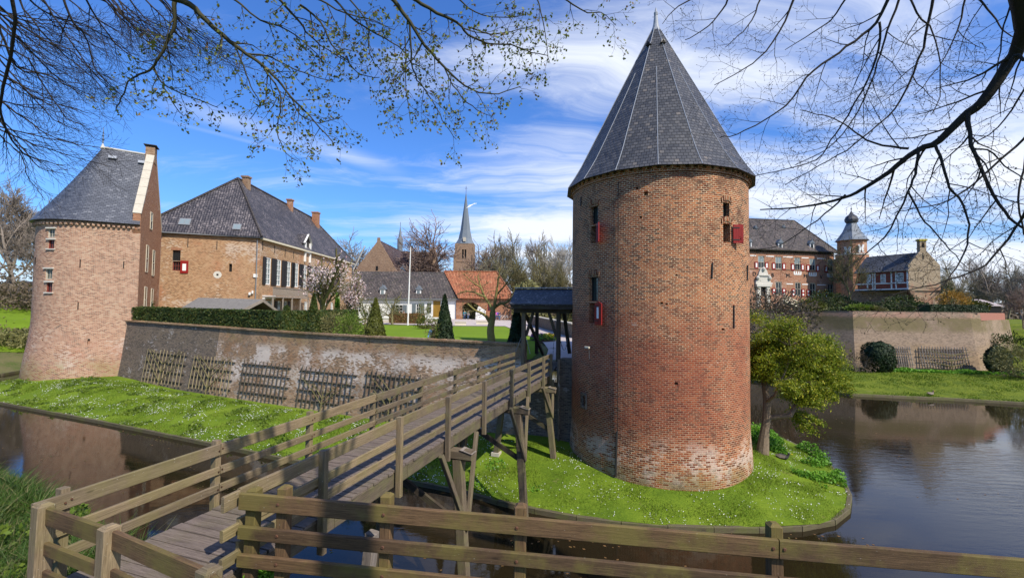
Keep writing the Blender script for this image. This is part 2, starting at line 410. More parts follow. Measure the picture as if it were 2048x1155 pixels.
def wood(name, c0, c1, moss=(.16, .17, .05), mossamt=.3, rough=.8, sp=2.5, speck=0.0):
    m, nt, b = newmat(name); uv = nd(nt, 'ShaderNodeUVMap').outputs[0]; geo = nd(nt, 'ShaderNodeNewGeometry').outputs['Position']
    g = tnoise(nt, vscale(nt, uv, (1.2, 34, 1)), sp, 6, .65, .6)
    g2 = tnoise(nt, vscale(nt, uv, (3, 120, 1)), 3, 3, .6)
    c = mixc(nt, sstep(nt, g, .3, .7), c0, c1)
    c = mixc(nt, sstep(nt, g2, .56, .72), c, tuple(q*.35 for q in c0))
    rv = nd(nt, 'ShaderNodeObjectInfo').outputs['Random']
    kn = nd(nt, 'ShaderNodeTexVoronoi', {'Vector': vscale(nt, uv, (1.0, 3.2, 1)), 'Scale': 1.6}).outputs['Distance']
    c = mixc(nt, mth(nt, 'MULTIPLY', mth(nt, 'SUBTRACT', 1.0, sstep(nt, kn, .03, .10)), .75), c, tuple(q*.4 for q in c0))
    c = mixc(nt, mth(nt, 'MULTIPLY', sstep(nt, tnoise(nt, vscale(nt, uv, (.5, 5, 1)), 1.4, 4, .6), .45, .7), .45), c, tuple(q*.62 for q in c0))
    c = mixc(nt, 1.0, c, mixc(nt, rv, (.74, .74, .76), (1.16, 1.12, 1.05)), 'MULTIPLY')
    a = sstep(nt, tnoise(nt, geo, 1.7, 5, .65), .42, .66)
    c = mixc(nt, mth(nt, 'MULTIPLY', a, mossamt), c, moss)
    if speck:
        a = sstep(nt, tnoise(nt, vscale(nt, uv, (1, 2.2, 1)), 26, 2, .5), .70, .74); c = mixc(nt, mth(nt, 'MULTIPLY', a, speck), c, (.62, .58, .48))
    nt.links.new(c, b.inputs['Base Color']); b.inputs['Roughness'].default_value = rough; b.inputs['Specular IOR Level'].default_value = .25
    h = mth(nt, 'ADD', g, mth(nt, 'MULTIPLY', g2, .6))
    nt.links.new(nd(nt, 'ShaderNodeBump', {'Height': h, 'Strength': .6, 'Distance': .006}).outputs[0], b.inputs['Normal'])
    return m
def leafmat(name, a, b_, c_=None, scale=1.2, trans=.25, rough=.55, ww=None):
    m, nt, b = newmat(name); geo = nd(nt, 'ShaderNodeNewGeometry'); 
    n = tnoise(nt, geo.outputs['Position'], scale, 4, .6)
    r = geo.outputs['Random Per Island']
    c = mixc(nt, mth(nt, 'ADD', mth(nt, 'MULTIPLY', sstep(nt, n, .35, .65), .6), mth(nt, 'MULTIPLY', r, .4)), a, b_)
    if c_: c = mixc(nt, sstep(nt, r, .72, .9), c, c_)
    nt.links.new(c, b.inputs['Base Color']); b.inputs['Roughness'].default_value = rough; b.inputs['Specular IOR Level'].default_value = .25
    if trans:
        t = nd(nt, 'ShaderNodeBsdfTranslucent', {0: c}); mx = nd(nt, 'ShaderNodeMixShader', {0: trans, 1: b.outputs[0], 2: t.outputs[0]})
        nt.links.new(mx.outputs[0], nt.nodes['Material Output'].inputs[0])
    return m
def groundmat(name, cols, scale=.6, fine=9, bump=.5, rough=.95, extra=None):
    m, nt, b = newmat(name); geo = nd(nt, 'ShaderNodeNewGeometry').outputs['Position']
    n = tnoise(nt, geo, scale, 6, .62); f = tnoise(nt, geo, fine, 5, .7)
    s = mth(nt, 'ADD', mth(nt, 'MULTIPLY', n, .65), mth(nt, 'MULTIPLY', f, .5)); k = len(cols)
    c = ramp(nt, s, [(.32+.5*i/(k-1), q) for i, q in enumerate(cols)])
    if extra:
        a = sstep(nt, tnoise(nt, geo, extra[1], 6, .7), extra[2], extra[3]); c = mixc(nt, a, c, extra[0])
    nt.links.new(c, b.inputs['Base Color']); b.inputs['Roughness'].default_value = rough; b.inputs['Specular IOR Level'].default_value = .1
    nt.links.new(nd(nt, 'ShaderNodeBump', {'Height': f, 'Strength': bump, 'Distance': .05}).outputs[0], b.inputs['Normal'])
    return m

WHITE_ST = (.62, .55, .47); MOSS_ST = (.20, .17, .06); DARK_ST = (.045, .037, .033)
M = {}
M['brick_tower'] = brick('brick_tower', [(.05, .026, .02), (.17, .05, .026), (.34, .095, .036), (.45, .15, .055), (.46, .215, .09)], (.70, .52, .32), ms=.014,
    stains=[((.25, .05, .03), .55, .22, .30, .60, 1, 3.5, 6.6, 8.2), (WHITE_ST, .55, 1.1, .46, .62, .6, .9, 1.7, 2.8), (MOSS_ST, .6, .8, .36, .6, .2, .5, .9, 1.6),
            (DARK_ST, .5, 2.2, .56, .68, 0, 1, 20, 22), (DARK_ST, .5, .9, .54, .62, 9, 11, 20, 22), (WHITE_ST, .35, 1.5, .66, .78, 2, 4, 14, 15)], bumpd=.02, warp=.016)
M['brick_left'] = brick('brick_left', [(.13, .075, .05), (.30, .13, .075), (.45, .22, .13), (.52, .31, .20), (.48, .34, .23)], (.60, .50, .38), rh=.085, bw=.23,
    stains=[(WHITE_ST, .6, .4, .5, .68, 1.2, 2.0, 4, 5.5), ((.30, .23, .10), .65, .3, .42, .58, .3, .8, 1.8, 3.6), ((.38, .15, .10), .4, .3, .5, .65, 2, 3, 4.5, 5.5)])
M['brick_wall'] = brick('brick_wall', [(.11, .075, .05), (.24, .145, .08), (.38, .225, .125), (.49, .31, .175), (.44, .32, .20)], (.42, .33, .23), rh=.08,
    stains=[((.66, .57, .49), .85, .5, .44, .56, 1.6, 2.3, 4.3, 5.0), ((.56, .47, .38), .7, 1.1, .45, .60, .6, 1.2, 3.0, 4.0), ((.30, .16, .08), .55, .7, .50, .62, 1, 2, 8, 9), ((.055, .045, .036), .55, .3, .52, .7, 0, .6, 8, 9), (MOSS_ST, .4, .6, .5, .65, 4.6, 5.1, 7, 8)])
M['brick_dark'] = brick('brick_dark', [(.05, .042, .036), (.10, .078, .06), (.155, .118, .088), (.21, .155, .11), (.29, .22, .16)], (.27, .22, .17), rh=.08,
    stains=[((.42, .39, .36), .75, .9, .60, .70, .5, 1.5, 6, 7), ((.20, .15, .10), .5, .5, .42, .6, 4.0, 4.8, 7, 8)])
M['brick_house'] = brick('brick_house', [(.15, .08, .04), (.30, .14, .065), (.43, .215, .10), (.49, .29, .15), (.43, .28, .16)], (.52, .41, .27), rh=.09,
    stains=[((.42, .16, .08), .5, .25, .52, .66, 6, 7, 14, 15), (WHITE_ST, .5, .3, .55, .7, 5, 6, 14, 15)])
M['brick_orange'] = brick('brick_orange', [(.22, .085, .045), (.33, .13, .065), (.42, .18, .09), (.46, .22, .12)], (.42, .30, .20), rh=.09, stains=[(WHITE_ST, .3, .3, .55, .7, 5, 6, 24, 25)])
M['brick_castle'] = brick('brick_castle', [(.22, .085, .05), (.36, .14, .075), (.47, .205, .11), (.50, .26, .15)], (.46, .34, .24), rh=.09, stains=[(WHITE_ST, .3, .3, .55, .7, 5, 6, 24, 25)])
M['brick_far'] = brick('brick_far', [(.15, .09, .06), (.26, .15, .09), (.34, .21, .13), (.40, .28, .19)], (.36, .29, .21), rh=.1, bw=.25)
M['brick_cream'] = brick('brick_cream', [(.28, .19, .11), (.38, .28, .17), (.46, .35, .23), (.50, .40, .28)], (.48, .40, .29), rh=.1, bw=.25, stains=[((.42, .17, .10), .6, .4, .42, .6, 8, 9, 11.4, 12)])
M['brick_bastion'] = brick('brick_bastion', [(.16, .11, .075), (.26, .18, .12), (.36, .25, .17), (.42, .30, .21)], (.40, .33, .25), rh=.09,
    stains=[((.64, .60, .55), .85, .35, .54, .60, 3.0, 3.6, 5.2, 5.9), ((.14, .12, .045), .7, .22, .38, .55, 4.9, 5.6, 6.7, 7.1), ((.42, .22, .16), .55, .5, .4, .6, 6.6, 7.0, 8, 9), ((.36, .25, .14), .5, .3, .4, .6, 1, 2, 3.4, 4.2)])
M['slate'] = tiles('slate', [(.025, .026, .029), (.055, .056, .06), (.085, .083, .083), (.14, .118, .095)], bw=.20, rh=.17, rough=.5, gap=(.006, .006, .007), ms=.016, spec=.4)
M['slate_blue'] = tiles('slate_blue', [(.045, .05, .065), (.07, .077, .095), (.10, .108, .13), (.15, .155, .17)], bw=.3, rh=.2, rough=.45, gap=(.02, .02, .03), ms=.016, spec=.5)
M['slate_dark'] = tiles('slate_dark', [(.03, .033, .038), (.055, .058, .066), (.085, .09, .10)], bw=.2, rh=.16, rough=.5, gap=(.008, .008, .01), spec=.4, speck=.7, speckc=(.3, .3, .3))
M['tile_dark'] = tiles('tile_dark', [(.028, .026, .032), (.05, .046, .054), (.085, .075, .08), (.14, .12, .12)], bw=.26, rh=.33, rough=.6, wave=1.3, gap=(.012, .011, .013), offset=0, ms=.02, speck=.75, speckc=(.42, .37, .36))
M['tile_brown'] = tiles('tile_brown', [(.028, .024, .023), (.055, .045, .042), (.085, .066, .06), (.13, .10, .085)], bw=.3, rh=.36, rough=.7, wave=1.3, gap=(.02, .016, .015), offset=0, ms=.02, speck=.3, moss=.3)
M['tile_red'] = tiles('tile_red', [(.035, .022, .02), (.06, .034, .03), (.095, .05, .042), (.15, .085, .07)], bw=.3, rh=.36, rough=.7, wave=1.0, gap=(.02, .012, .012), offset=0, speck=.5)
M['tile_orange'] = tiles('tile_orange', [(.17, .055, .025), (.29, .095, .04), (.38, .135, .06), (.33, .17, .09)], bw=.3, rh=.36, rough=.7, wave=1.3, gap=(.08, .03, .02), offset=0, moss=.5)
M['lead'] = plain('lead', (.15, .175, .20), .5, .3, 3)
M['lead_light'] = plain('lead_light', (.30, .32, .35), .5, .2, 5)
M['stone'] = plain('stone', (.50, .45, .36), .85, .25, 4, bump=.3)
M['stone_pale'] = plain('stone_pale', (.56, .53, .46), .85, .25, 4, bump=.3)
M['white'] = plain('white', (.78, .77, .73), .7, .08, 2)
M['cream'] = plain('cream', (.62, .56, .42), .7, .12, 2)
M['red'] = plain('red', (.25, .014, .012), .45, .2, 4)
M['red_brown'] = plain('red_brown', (.22, .045, .03), .6, .25, 4)
M['shutter_dark'] = plain('shutter_dark', (.022, .02, .02), .5, .3, 3)
M['grey_paint'] = plain('grey_paint', (.14, .17, .18), .55, .2, 3)
M['iron'] = plain('iron', (.03, .028, .027), .6, .3, 8)
M['rust'] = plain('rust', (.10, .045, .025), .8, .4, 30, bump=.3)
M['zinc'] = plain('zinc', (.24, .25, .26), .5, .15, 4, metal=.3)
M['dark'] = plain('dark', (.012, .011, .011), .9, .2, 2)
M['wood_bridge'] = wood('wood_bridge', (.095, .074, .052), (.215, .17, .118), mossamt=.35)
M['wood_deck'] = wood('wood_deck', (.13, .10, .08), (.31, .245, .20), moss=(.15, .13, .07), mossamt=.35, speck=.25)
M['wood_fence'] = wood('wood_fence', (.075, .045, .025), (.17, .105, .055), moss=(.165, .14, .035), mossamt=.65, speck=.2)
M['wood_rail'] = wood('wood_rail', (.15, .112, .068), (.31, .24, .15), moss=(.19, .17, .055), mossamt=.4, speck=.6)
M['wood_dark'] = wood('wood_dark', (.035, .028, .022), (.075, .06, .045), mossamt=.15)
M['wood_grey'] = wood('wood_grey', (.22, .19, .16), (.40, .34, .29), mossamt=.05)
M['wood_trellis'] = wood('wood_trellis', (.20, .16, .09), (.36, .30, .19), mossamt=.15)
M['wood_trellis_dark'] = wood('wood_trellis_dark', (.06, .05, .04), (.13, .11, .085), mossamt=.1)
M['bark'] = plain('bark', (.035, .028, .022), .9, .4, 12, bump=.6)
M['bark_moss'] = plain('bark_moss', (.055, .052, .026), .9, .5, 7, bump=.6)
M['bark_far'] = plain('bark_far', (.23, .19, .155), .9, .35, 3)
M['bark_red'] = plain('bark_red', (.27, .19, .15), .9, .3, 3)
M['bark_grey'] = plain('bark_grey', (.26, .23, .15), .9, .35, 3)
M['bark_birch'] = plain('bark_birch', (.42, .38, .32), .8, .4, 3)
M['bark_orchard'] = plain('bark_orchard', (.16, .14, .06), .9, .5, 6, bump=.6)
M['bark_yew'] = plain('bark_yew', (.20, .15, .105), .9, .5, 9, bump=.8)
M['grass'] = groundmat('grass', [(.04, .07, .008), (.09, .15, .012), (.15, .22, .018), (.20, .26, .035)], .5, 11, extra=((.17, .15, .06), 1.1, .60, .74))
M['grass_dark'] = groundmat('grass_dark', [(.02, .04, .01), (.045, .085, .018), (.09, .14, .03), (.16, .15, .08)], .8, 11)
M['grass_far'] = groundmat('grass_far', [(.03, .05, .010), (.085, .12, .014), (.15, .18, .018), (.21, .21, .04)], .9, 9, extra=((.15, .14, .05), .5, .58, .75))
M['lawn'] = groundmat('lawn', [(.10, .165, .010), (.145, .225, .014), (.18, .27, .02)], .25, 3, .2)
M['bank'] = groundmat('bank', [(.03, .055, .012), (.08, .11, .025), (.15, .13, .06), (.13, .17, .03)], .3, 6)
M['gravel'] = groundmat('gravel', [(.38, .32, .29), (.48, .41, .37), (.56, .50, .46)], .4, 14, .3)
M['soil'] = groundmat('soil', [(.05, .035, .02), (.09, .065, .04), (.13, .10, .06)], .9, 12)
M['kerb'] = wood('kerb', (.10, .085, .05), (.20, .17, .10), moss=(.13, .14, .04), mossamt=.6)
M['leaf_maple'] = leafmat('leaf_maple', (.13, .16, .03), (.24, .27, .06), (.16, .10, .04), trans=.3)
M['leaf_yew'] = leafmat('leaf_yew', (.075, .12, .008), (.25, .31, .018), (.42, .40, .035), 1.1, trans=.35)
M['leaf_hedge'] = leafmat('leaf_hedge', (.018, .035, .007), (.055, .085, .014), (.10, .10, .02), 1.0, trans=.1)
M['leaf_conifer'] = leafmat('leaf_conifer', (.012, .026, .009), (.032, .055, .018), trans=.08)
M['leaf_gold'] = leafmat('leaf_gold', (.05, .06, .010), (.13, .14, .02), trans=.15)
M['leaf_fresh'] = leafmat('leaf_fresh', (.07, .13, .015), (.20, .27, .04), trans=.35)
M['leaf_bright'] = leafmat('leaf_bright', (.10, .24, .02), (.20, .42, .04), trans=.35)
M['leaf_beech'] = leafmat('leaf_beech', (.16, .09, .035), (.27, .15, .06), (.16, .17, .04), trans=.2)
M['leaf_orange'] = leafmat('leaf_orange', (.30, .16, .03), (.40, .24, .04), trans=.2)
M['leaf_haze'] = leafmat('leaf_haze', (.14, .13, .05), (.21, .20, .07), scale=.15, trans=.2)
M['leaf_brown'] = leafmat('leaf_brown', (.10, .075, .05), (.17, .13, .08), scale=.3, trans=.1)
M['blossom'] = leafmat('blossom', (.68, .52, .50), (.80, .70, .68), (.50, .30, .30), trans=.3)
M['blade'] = leafmat('blade', (.08, .145, .008), (.17, .26, .02), (.26, .28, .05), .6, trans=.35)
M['blade_dark'] = leafmat('blade_dark', (.03, .07, .012), (.08, .15, .02), (.20, .19, .08), .9, trans=.3)
M['daisy'] = plain('daisy', (.80, .80, .76), .8, .05, 2)
M['yellow'] = plain('yellow', (.75, .55, .03), .7, .1, 2)
M['purple'] = plain('purple', (.25, .06, .28), .7, .2, 2)
def glass(name, col=(.02, .026, .03), rough=.08):
    m, nt, b = newmat(name); b.inputs['Base Color'].default_value = c4(col); b.inputs['Roughness'].default_value = rough; b.inputs['Specular IOR Level'].default_value = .7
    g = nd(nt, 'ShaderNodeNewGeometry').outputs['Position']
    nt.links.new(nd(nt, 'ShaderNodeBump', {'Height': tnoise(nt, g, 6, 2, .5), 'Strength': .25, 'Distance': .02}).outputs[0], b.inputs['Normal'])
    return m
M['glass'] = glass('glass'); M['glass_green'] = glass('glass_green', (.05, .07, .06), .15); M['glass_pale'] = glass('glass_pale', (.20, .25, .26), .2)
def rgb(name, c, rough=.8): return plain(name, c, rough, .12, 8)
# ================================================================== SETTING
m, nt, b = newmat('water'); geo = nd(nt, 'ShaderNodeNewGeometry').outputs['Position']
b.inputs['Base Color'].default_value = (.018, .013, .006, 1); b.inputs['Roughness'].default_value = .035; b.inputs['IOR'].default_value = 1.33; b.inputs['Specular IOR Level'].default_value = .75
rot = nd(nt, 'ShaderNodeMapping', {'Vector': geo, 'Rotation': (0, 0, R(28)), 'Scale': (.8, 2.6, 1)}).outputs[0]
w1 = tnoise(nt, rot, 1.6, 5, .6, .5); w2 = tnoise(nt, rot, .35, 3, .5)
gsx = nd(nt, 'ShaderNodeSeparateXYZ', {0: geo}).outputs[0]
gsy = nd(nt, 'ShaderNodeSeparateXYZ', {0: geo}).outputs[1]
ruff = mth(nt, 'ADD', .045, mth(nt, 'MULTIPLY', mth(nt, 'MULTIPLY', mth(nt, 'MULTIPLY', sstep(nt, gsx, 10, 24), mth(nt, 'SUBTRACT', 1.0, sstep(nt, gsy, 21, 31))), sstep(nt, tnoise(nt, geo, .09, 3, .5), .36, .60)), .60))
h = mth(nt, 'ADD', mth(nt, 'MULTIPLY', w1, ruff), mth(nt, 'MULTIPLY', w2, .10))
nt.links.new(nd(nt, 'ShaderNodeBump', {'Height': h, 'Strength': .55, 'Distance': .06}).outputs[0], b.inputs['Normal'])
M['water'] = m
mb = MB(); mb.poly([(-260, -60, .13), (260, -60, .13), (260, 260, .13), (-260, 260, .13)])
tag(mb.build('water', M['water'], origin=(0, 0, 0)), kind='structure')
mb = MB()
for q in ([(-1600, 170), (1600, 170), (1600, 2600), (-1600, 2600)], [(-1600, -900), (-110, -900), (-110, 170), (-1600, 170)], [(110, -900), (1600, -900), (1600, 170), (110, 170)], [(-110, -900), (110, -900), (110, -40), (-110, -40)]):
    mb.poly([(x, y, 4.3) for x, y in q])
tag(mb.build('far_ground', M['bank'], origin=(0, 0, 4.3)), kind='structure')

def P2(px, py, z): q = Z(px, py, z); return (q.x, q.y)
# --- island shore
K = [(-47.5, 49), P2(45, 752, .3), P2(0, 768, .3), (-45.6, 36.4), (-43.5, 34.8), P2(0, 803, .3), P2(215, 843, .3), P2(430, 886, .3), P2(600, 921, .3), P2(760, 948, .3), P2(917, 976, .3), P2(1000, 1001, .3), P2(1100, 1022, .3),
     P2(1200, 1038, .3), P2(1330, 1050, .3), P2(1450, 1053, .3), P2(1560, 1053, .3), P2(1640, 1047, .3), P2(1680, 1033, .3), P2(1703, 1007, .3), P2(1697, 978, .3), P2(1675, 943, .3), P2(1640, 910, .3), P2(1562, 874, .3), P2(1496, 846, .3), (15.6, 36), (14.5, 48)]
TC = (6.88, 21.5); TR = 3.96           # round tower centre and radius
LC = (-38.6, 41.86); LR = 4.25         # horseshoe tower
WALLB = [(-36.6, 40.4), (-29.7, 36.9), (-18.8, 31.85), (-8.16, 26.95), (.5, 22.95), (3.6, 21.6)]
def z_island(x, y):
    d = dline(x, y, K[1:25]); z = .30 + .55*sm(d, 0, 4.5) + .05*noise.noise(V((x*.6, y*.6, 0)))
    dt = math.hypot(x-TC[0], y-TC[1]); z += .10*sm(dt, 7, 4)
    if x < -20: z += .35*sm(-x, 24, 34)*sm(d, 1, 5)
    z += .35*sm(d, 3, 6)*sm(x, -6, 2)*sm(-x, -4.6, -1)
    return z
inner = [(12.5, 48), (10.5, 30), (6.9, 24), (3.0, 23.5), (-8, 28.5), (-18, 33.2), (-30, 38.5), (-36, 43), (-41, 49)]
isl = K+inner
poly_sheet('island_grass', isl, z_island, M['grass'], step=.9, seed=3)
def kerb(name, line, zt=.36, w=.16):
    mb = MB(); cum = [0.0]
    for a, b_ in zip(line[:-1], line[1:]): cum.append(cum[-1]+math.hypot(b_[0]-a[0], b_[1]-a[1]))
    nn_ = max(2, int(cum[-1]/1.5)); line = [(float(np.interp(cum[-1]*i/nn_, cum, [p[0] for p in line])), float(np.interp(cum[-1]*i/nn_, cum, [p[1] for p in line]))) for i in range(nn_+1)]
    for a, b_ in zip(line[:-1], line[1:]):
        a = V(a); b_ = V(b_); L = (b_-a).length; k = max(1, int(L/2.2))
        for j in range(k):
            p = a.lerp(b_, j/k); q = a.lerp(b_, (j+1)/k)
            dz = .02*noise.noise(V((p.x*1.3, p.y*1.3, 4))); e = (q-p).normalized()*.012; mb.beam((p.x, p.y, zt-.30+dz), (q.x-e.x, q.y-e.y, zt-.30+dz+.01*(j % 2)), w, .6, bev=.012)
    o = mb.build(name, M['kerb']); return tag(o, kind='structure')
def smooth_line(L, n=2):
    for _ in range(n):
        o = [L[0]]
        for a, b_ in zip(L[:-1], L[1:]):
            o += [(a[0]*.75+b_[0]*.25, a[1]*.75+b_[1]*.25), (a[0]*.25+b_[0]*.75, a[1]*.25+b_[1]*.75)]
        L = o+[L[-1]]
    return L
kerb('island_kerb', smooth_line(K[:6], 1)+K[6:10]+smooth_line(K[10:], 2), .31)

# --- courtyard plateau
def z_court(x, y):
    z = 5.25-.25*sm(y, 30, 80)
    d = math.hypot((x-1.9), (y-23.2)); return z-.85*(1-sm(d, 1.0, 7.5))
court = [(-36.5, 41.2), (-29.7, 37.9), (-18.8, 32.9), (-8.16, 28.0), (.3, 24.0), (.45, 23.2), (2.4, 22.4), (2.7, 22.8), (3.5, 24.2), (5.0, 30), (4.7, 36.2), (2.7, 62), (3, 100), (8, 128), (-80, 128), (-56, 60), (-47, 49), (-44.5, 47.5), (-42, 45)]
poly_sheet('courtyard_ground', court, z_court, M['bank'], step=2.2, seed=5)
def over(zf, e): return lambda x, y: zf(x, y)+e
def zc(px, py): # pixel on the courtyard ground
    z = 5.2
    for _ in range(12):
        q = Z(px, py, z); z = z_court(q.x, q.y)
    return (q.x, q.y)
gravel = [zc(880, 637), zc(1062, 638), (2.55, 61.5), (4.5, 36.2), (4.6, 30), (3.3, 24.4), (2.5, 22.9), (1.0, 23.5), (1.9, 25.5), (2.3, 28), (1.8, 33), zc(1035, 662), zc(1010, 652), zc(880, 651), zc(760, 648), zc(690, 647), zc(690, 642), zc(880, 643)]
poly_sheet('gravel_path', gravel, over(z_court, .03), M['gravel'], step=1.6, seed=6, jitter=.3)
lawn = [zc(640, 655), zc(760, 650), zc(880, 652), zc(1010, 653.5), zc(1033, 664), (1.6, 33), (1.9, 28), (1.2, 26), (.2, 24.6), (-8.1, 28.6), (-13, 30.9)]
poly_sheet('lawn', lawn, over(z_court, .05), M['lawn'], step=1.4, seed=7, jitter=.3)

# --- castle island on the right and its bank
BA = [(26.0, 66.0), (39.5, 51.9), (52.4, 50.6), (54.1, 51.0), (64.6, 57.6), (66.0, 66.0)]    # foot of the curtain wall
RK = [(10, 70), (20, 53.5), P2(1697, 787, .3), P2(1800, 792, .3), P2(1920, 797, .3), P2(2048, 805, .3), (60, 31), (95, 20)]
def z_right(x, y):
    d = dline(x, y, RK); z = .32+.75*sm(d, 0, 9)+.05*noise.noise(V((x*.3, y*.3, 2)))
    return z+5.0*sm(x+.5*y, 84, 104)*sm(d, 10, 30)
poly_sheet('right_bank', RK+[(112, 60), (112, 172), (68, 172), (66, 66), (63, 59.5), (53, 54), (50, 54), (39, 54), (28, 68), (16, 78)], z_right, M['grass_far'], step=2.0, seed=9)
kerb('right_kerb', RK, .35)
def z_cast(x, y): return 7.35+.25*sm(y, 56, 75)
poly_sheet('castle_courtyard', [(27, 66.8), (40, 53.0), (52, 51.8), (54, 52.5), (63, 58.2), (65, 66), (75, 80), (75, 128), (16, 128), (16, 85)], z_cast, M['grass_dark'], step=4, seed=10)
# --- left far bank
LK = [(-54, 150), (-52.5, 60), P2(45, 740, .3), P2(0, 748, .3), (-56, 40), (-75, 34), (-112, 30)]
def z_left(x, y):
    d = dline(x, y, LK); return .3+1.4*sm(d, 0, 6)+3.2*sm(d, 5, 24)+3.6*sm(d, 20, 60)+.08*noise.noise(V((x*.3, y*.3, 5)))
poly_sheet('left_bank', LK+[(-112, 172), (-54, 172)], z_left, M['bank'], step=2.2, seed=11)
kerb('left_kerb', LK[1:6], .36)
poly_sheet('left_meadow', [(-56.5, 52), (-60, 49), (-72, 47), (-110, 48), (-110, 120), (-60, 120)], over(z_left, .06), M['lawn'], step=2.4, seed=12)
# --- near bank
NB = [(-110, 52), (-45, 27.5), (-24, 18.8), (-15.5, 14.6), (-11.2, 12.4), (-8.2, 10.7), (-5.8, 9.3), (-3.6, 7.9), (-1.2, 7.0), (1.5, 7.3), (6, 7.6), (20, 6), (45, 2), (112, -6)]
def z_near(x, y):
    d = dline(x, y, NB)
    if not inpoly(x, y, NB+[(112, -40), (-110, -40)]): d = -d
    z = -.25+3.75*sm(d, -.2, 2.0)+.50*sm(d, 1.8, 5)
    z += .16*noise.noise(V((x*.8, y*.8, 0)))+.06*noise.noise(V((x*2.3, y*2.3, 3)))
    return z - .45*sm(d, .3, 2.2)*sm(x, -3.4, -1.0)*(1-sm(d, 2.5, 5.5))
poly_sheet('near_bank', NB+[(112, -40), (-110, -40)], z_near, M['grass_dark'], step=1.5, seed=13)
nb2 = [(-14, 13.7), (-11.2, 12.3), (-8.2, 10.6), (-5.8, 9.2), (-3.6, 7.8), (-1.2, 6.9), (1.5, 7.2), (6, 7.5), (6, 2.5), (-14, 2.5)]
poly_sheet('near_bank_turf', nb2, over(z_near, .02), M['grass_dark'], step=.33, seed=14)

# ================================================================== ROUND TOWER
tw = thing('round_tower', 'round red brick tower with a tall pointed grey slate roof beside the wooden footbridge', 'tower', (TC[0], TC[1], .8))
def prof(v):     # radius by height
    return TR + .10*(1-sm(v, .8, 2.6)) + .02*noise.noise(V((v*.7, 3.3, 0)))
def St(u, v, d=0.0):
    a = u/TR; r = prof(v)-d + .015*noise.noise(V((math.cos(a)*2, math.sin(a)*2, v*.5)))
    return V((TC[0]+r*math.sin(a), TC[1]-r*math.cos(a), v))
def tpx(px, py):
    r_ = ray(px, py); ox, oy = -TC[0], -TC[1]; A = r_.x**2+r_.y**2; B = 2*(ox*r_.x+oy*r_.y); C = ox*ox+oy*oy-TR*TR
    t = (-B-math.sqrt(max(0, B*B-4*A*C)))/(2*A); q = CO+r_*t
    return math.atan2(q.x-TC[0], -(q.y-TC[1]))*TR, q.z
def trect(x0, y0, x1, y1):
    u0, _ = tpx(x0, (y0+y1)/2); u1, _ = tpx(x1, (y0+y1)/2); _, va = tpx((x0+x1)/2, y0); _, vb = tpx((x0+x1)/2, y1); return (u0, u1, vb, va)
wins = {'a': trect(1181, 412, 1196, 448), 'b': trect(1178, 553, 1196, 602), 'c': trect(1446, 405, 1459, 441)}
lows = {'a': trect(1181, 451, 1196, 486), 'b': trect(1178, 606, 1196, 646), 'c': trect(1446, 447, 1460, 484)}
slit = trect(1165, 790, 1171, 811)
holes = [trect(1288, 383, 1296, 391), trect(1349, 764, 1356, 769), trect(1279, 432, 1284, 436), trect(1321, 604, 1326, 608), trect(1331, 606, 1336, 609), trect(1352, 548, 1355, 551), trect(1443, 656, 1449, 660), trect(1272, 374, 1276, 379)]
mb = MB(); us = np.linspace(-math.pi*TR, math.pi*TR, 145); vs = list(np.arange(.1, 13.4, .45))+[13.45]
grid_wall(mb, St, us, vs, list(wins.values())+list(lows.values())+[slit]+holes, .35)
for o in holes: mb.poly([St(o[0], o[2], .16), St(o[1], o[2], .16), St(o[1], o[3], .16), St(o[0], o[3], .16)])
for rr, dz in ((.06, 13.0), (.12, 13.12)):     # corbelled courses under the eaves
    for k in range(72):
        a0, a1 = 2*math.pi*k/72, 2*math.pi*(k+(.55 if rr > .1 else 1))/72
        q = [(TC[0]+r_*math.sin(a), TC[1]-r_*math.cos(a)) for r_, a in ((TR-.05, a0), (TR+rr, a0), (TR+rr, a1), (TR-.05, a1))]
        mb.prism(q, dz, dz+.12)
mb.build('wall', M['brick_tower'], tw)
def curved_window(key, o, mat):
    mbw = MB()
    mbw.poly([St(o[0], o[2], .22), St(o[1], o[2], .22), St(o[1], o[3], .22), St(o[0], o[3], .22)])
    f = MB(); uc = (o[0]+o[1])/2
    for a, b_ in (((o[0]+.02, o[2]), (o[0]+.02, o[3])), ((o[1]-.02, o[2]), (o[1]-.02, o[3])), ((o[0], o[2]+.02), (o[1], o[2]+.02)), ((o[0], o[3]-.02), (o[1], o[3]-.02))):
        f.beam(St(a[0], a[1], .19), St(b_[0], b_[1], .19), .05, .05)
    nv = max(2, int((o[3]-o[2])/.16))
    for i in range(1, nv): v = o[2]+(o[3]-o[2])*i/nv; f.beam(St(o[0], v, .2), St(o[1], v, .2), .012, .012)
    for i in (1, 2): u = o[0]+(o[1]-o[0])*i/3; f.beam(St(u, o[2], .2), St(u, o[3], .2), .012, .012, up=(0, 1, 0))
    w = f.build('window', M['iron'], tw); mbw.build('pane', mat, w)
for k in 'abc': curved_window(k, wins[k], M['glass_green'])
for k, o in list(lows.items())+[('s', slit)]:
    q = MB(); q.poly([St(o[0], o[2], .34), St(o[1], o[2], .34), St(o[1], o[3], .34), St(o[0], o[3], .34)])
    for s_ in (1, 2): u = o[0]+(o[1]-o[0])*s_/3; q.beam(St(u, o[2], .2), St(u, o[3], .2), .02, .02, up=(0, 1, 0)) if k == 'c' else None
    q.build('dark_opening', M['dark'], tw)
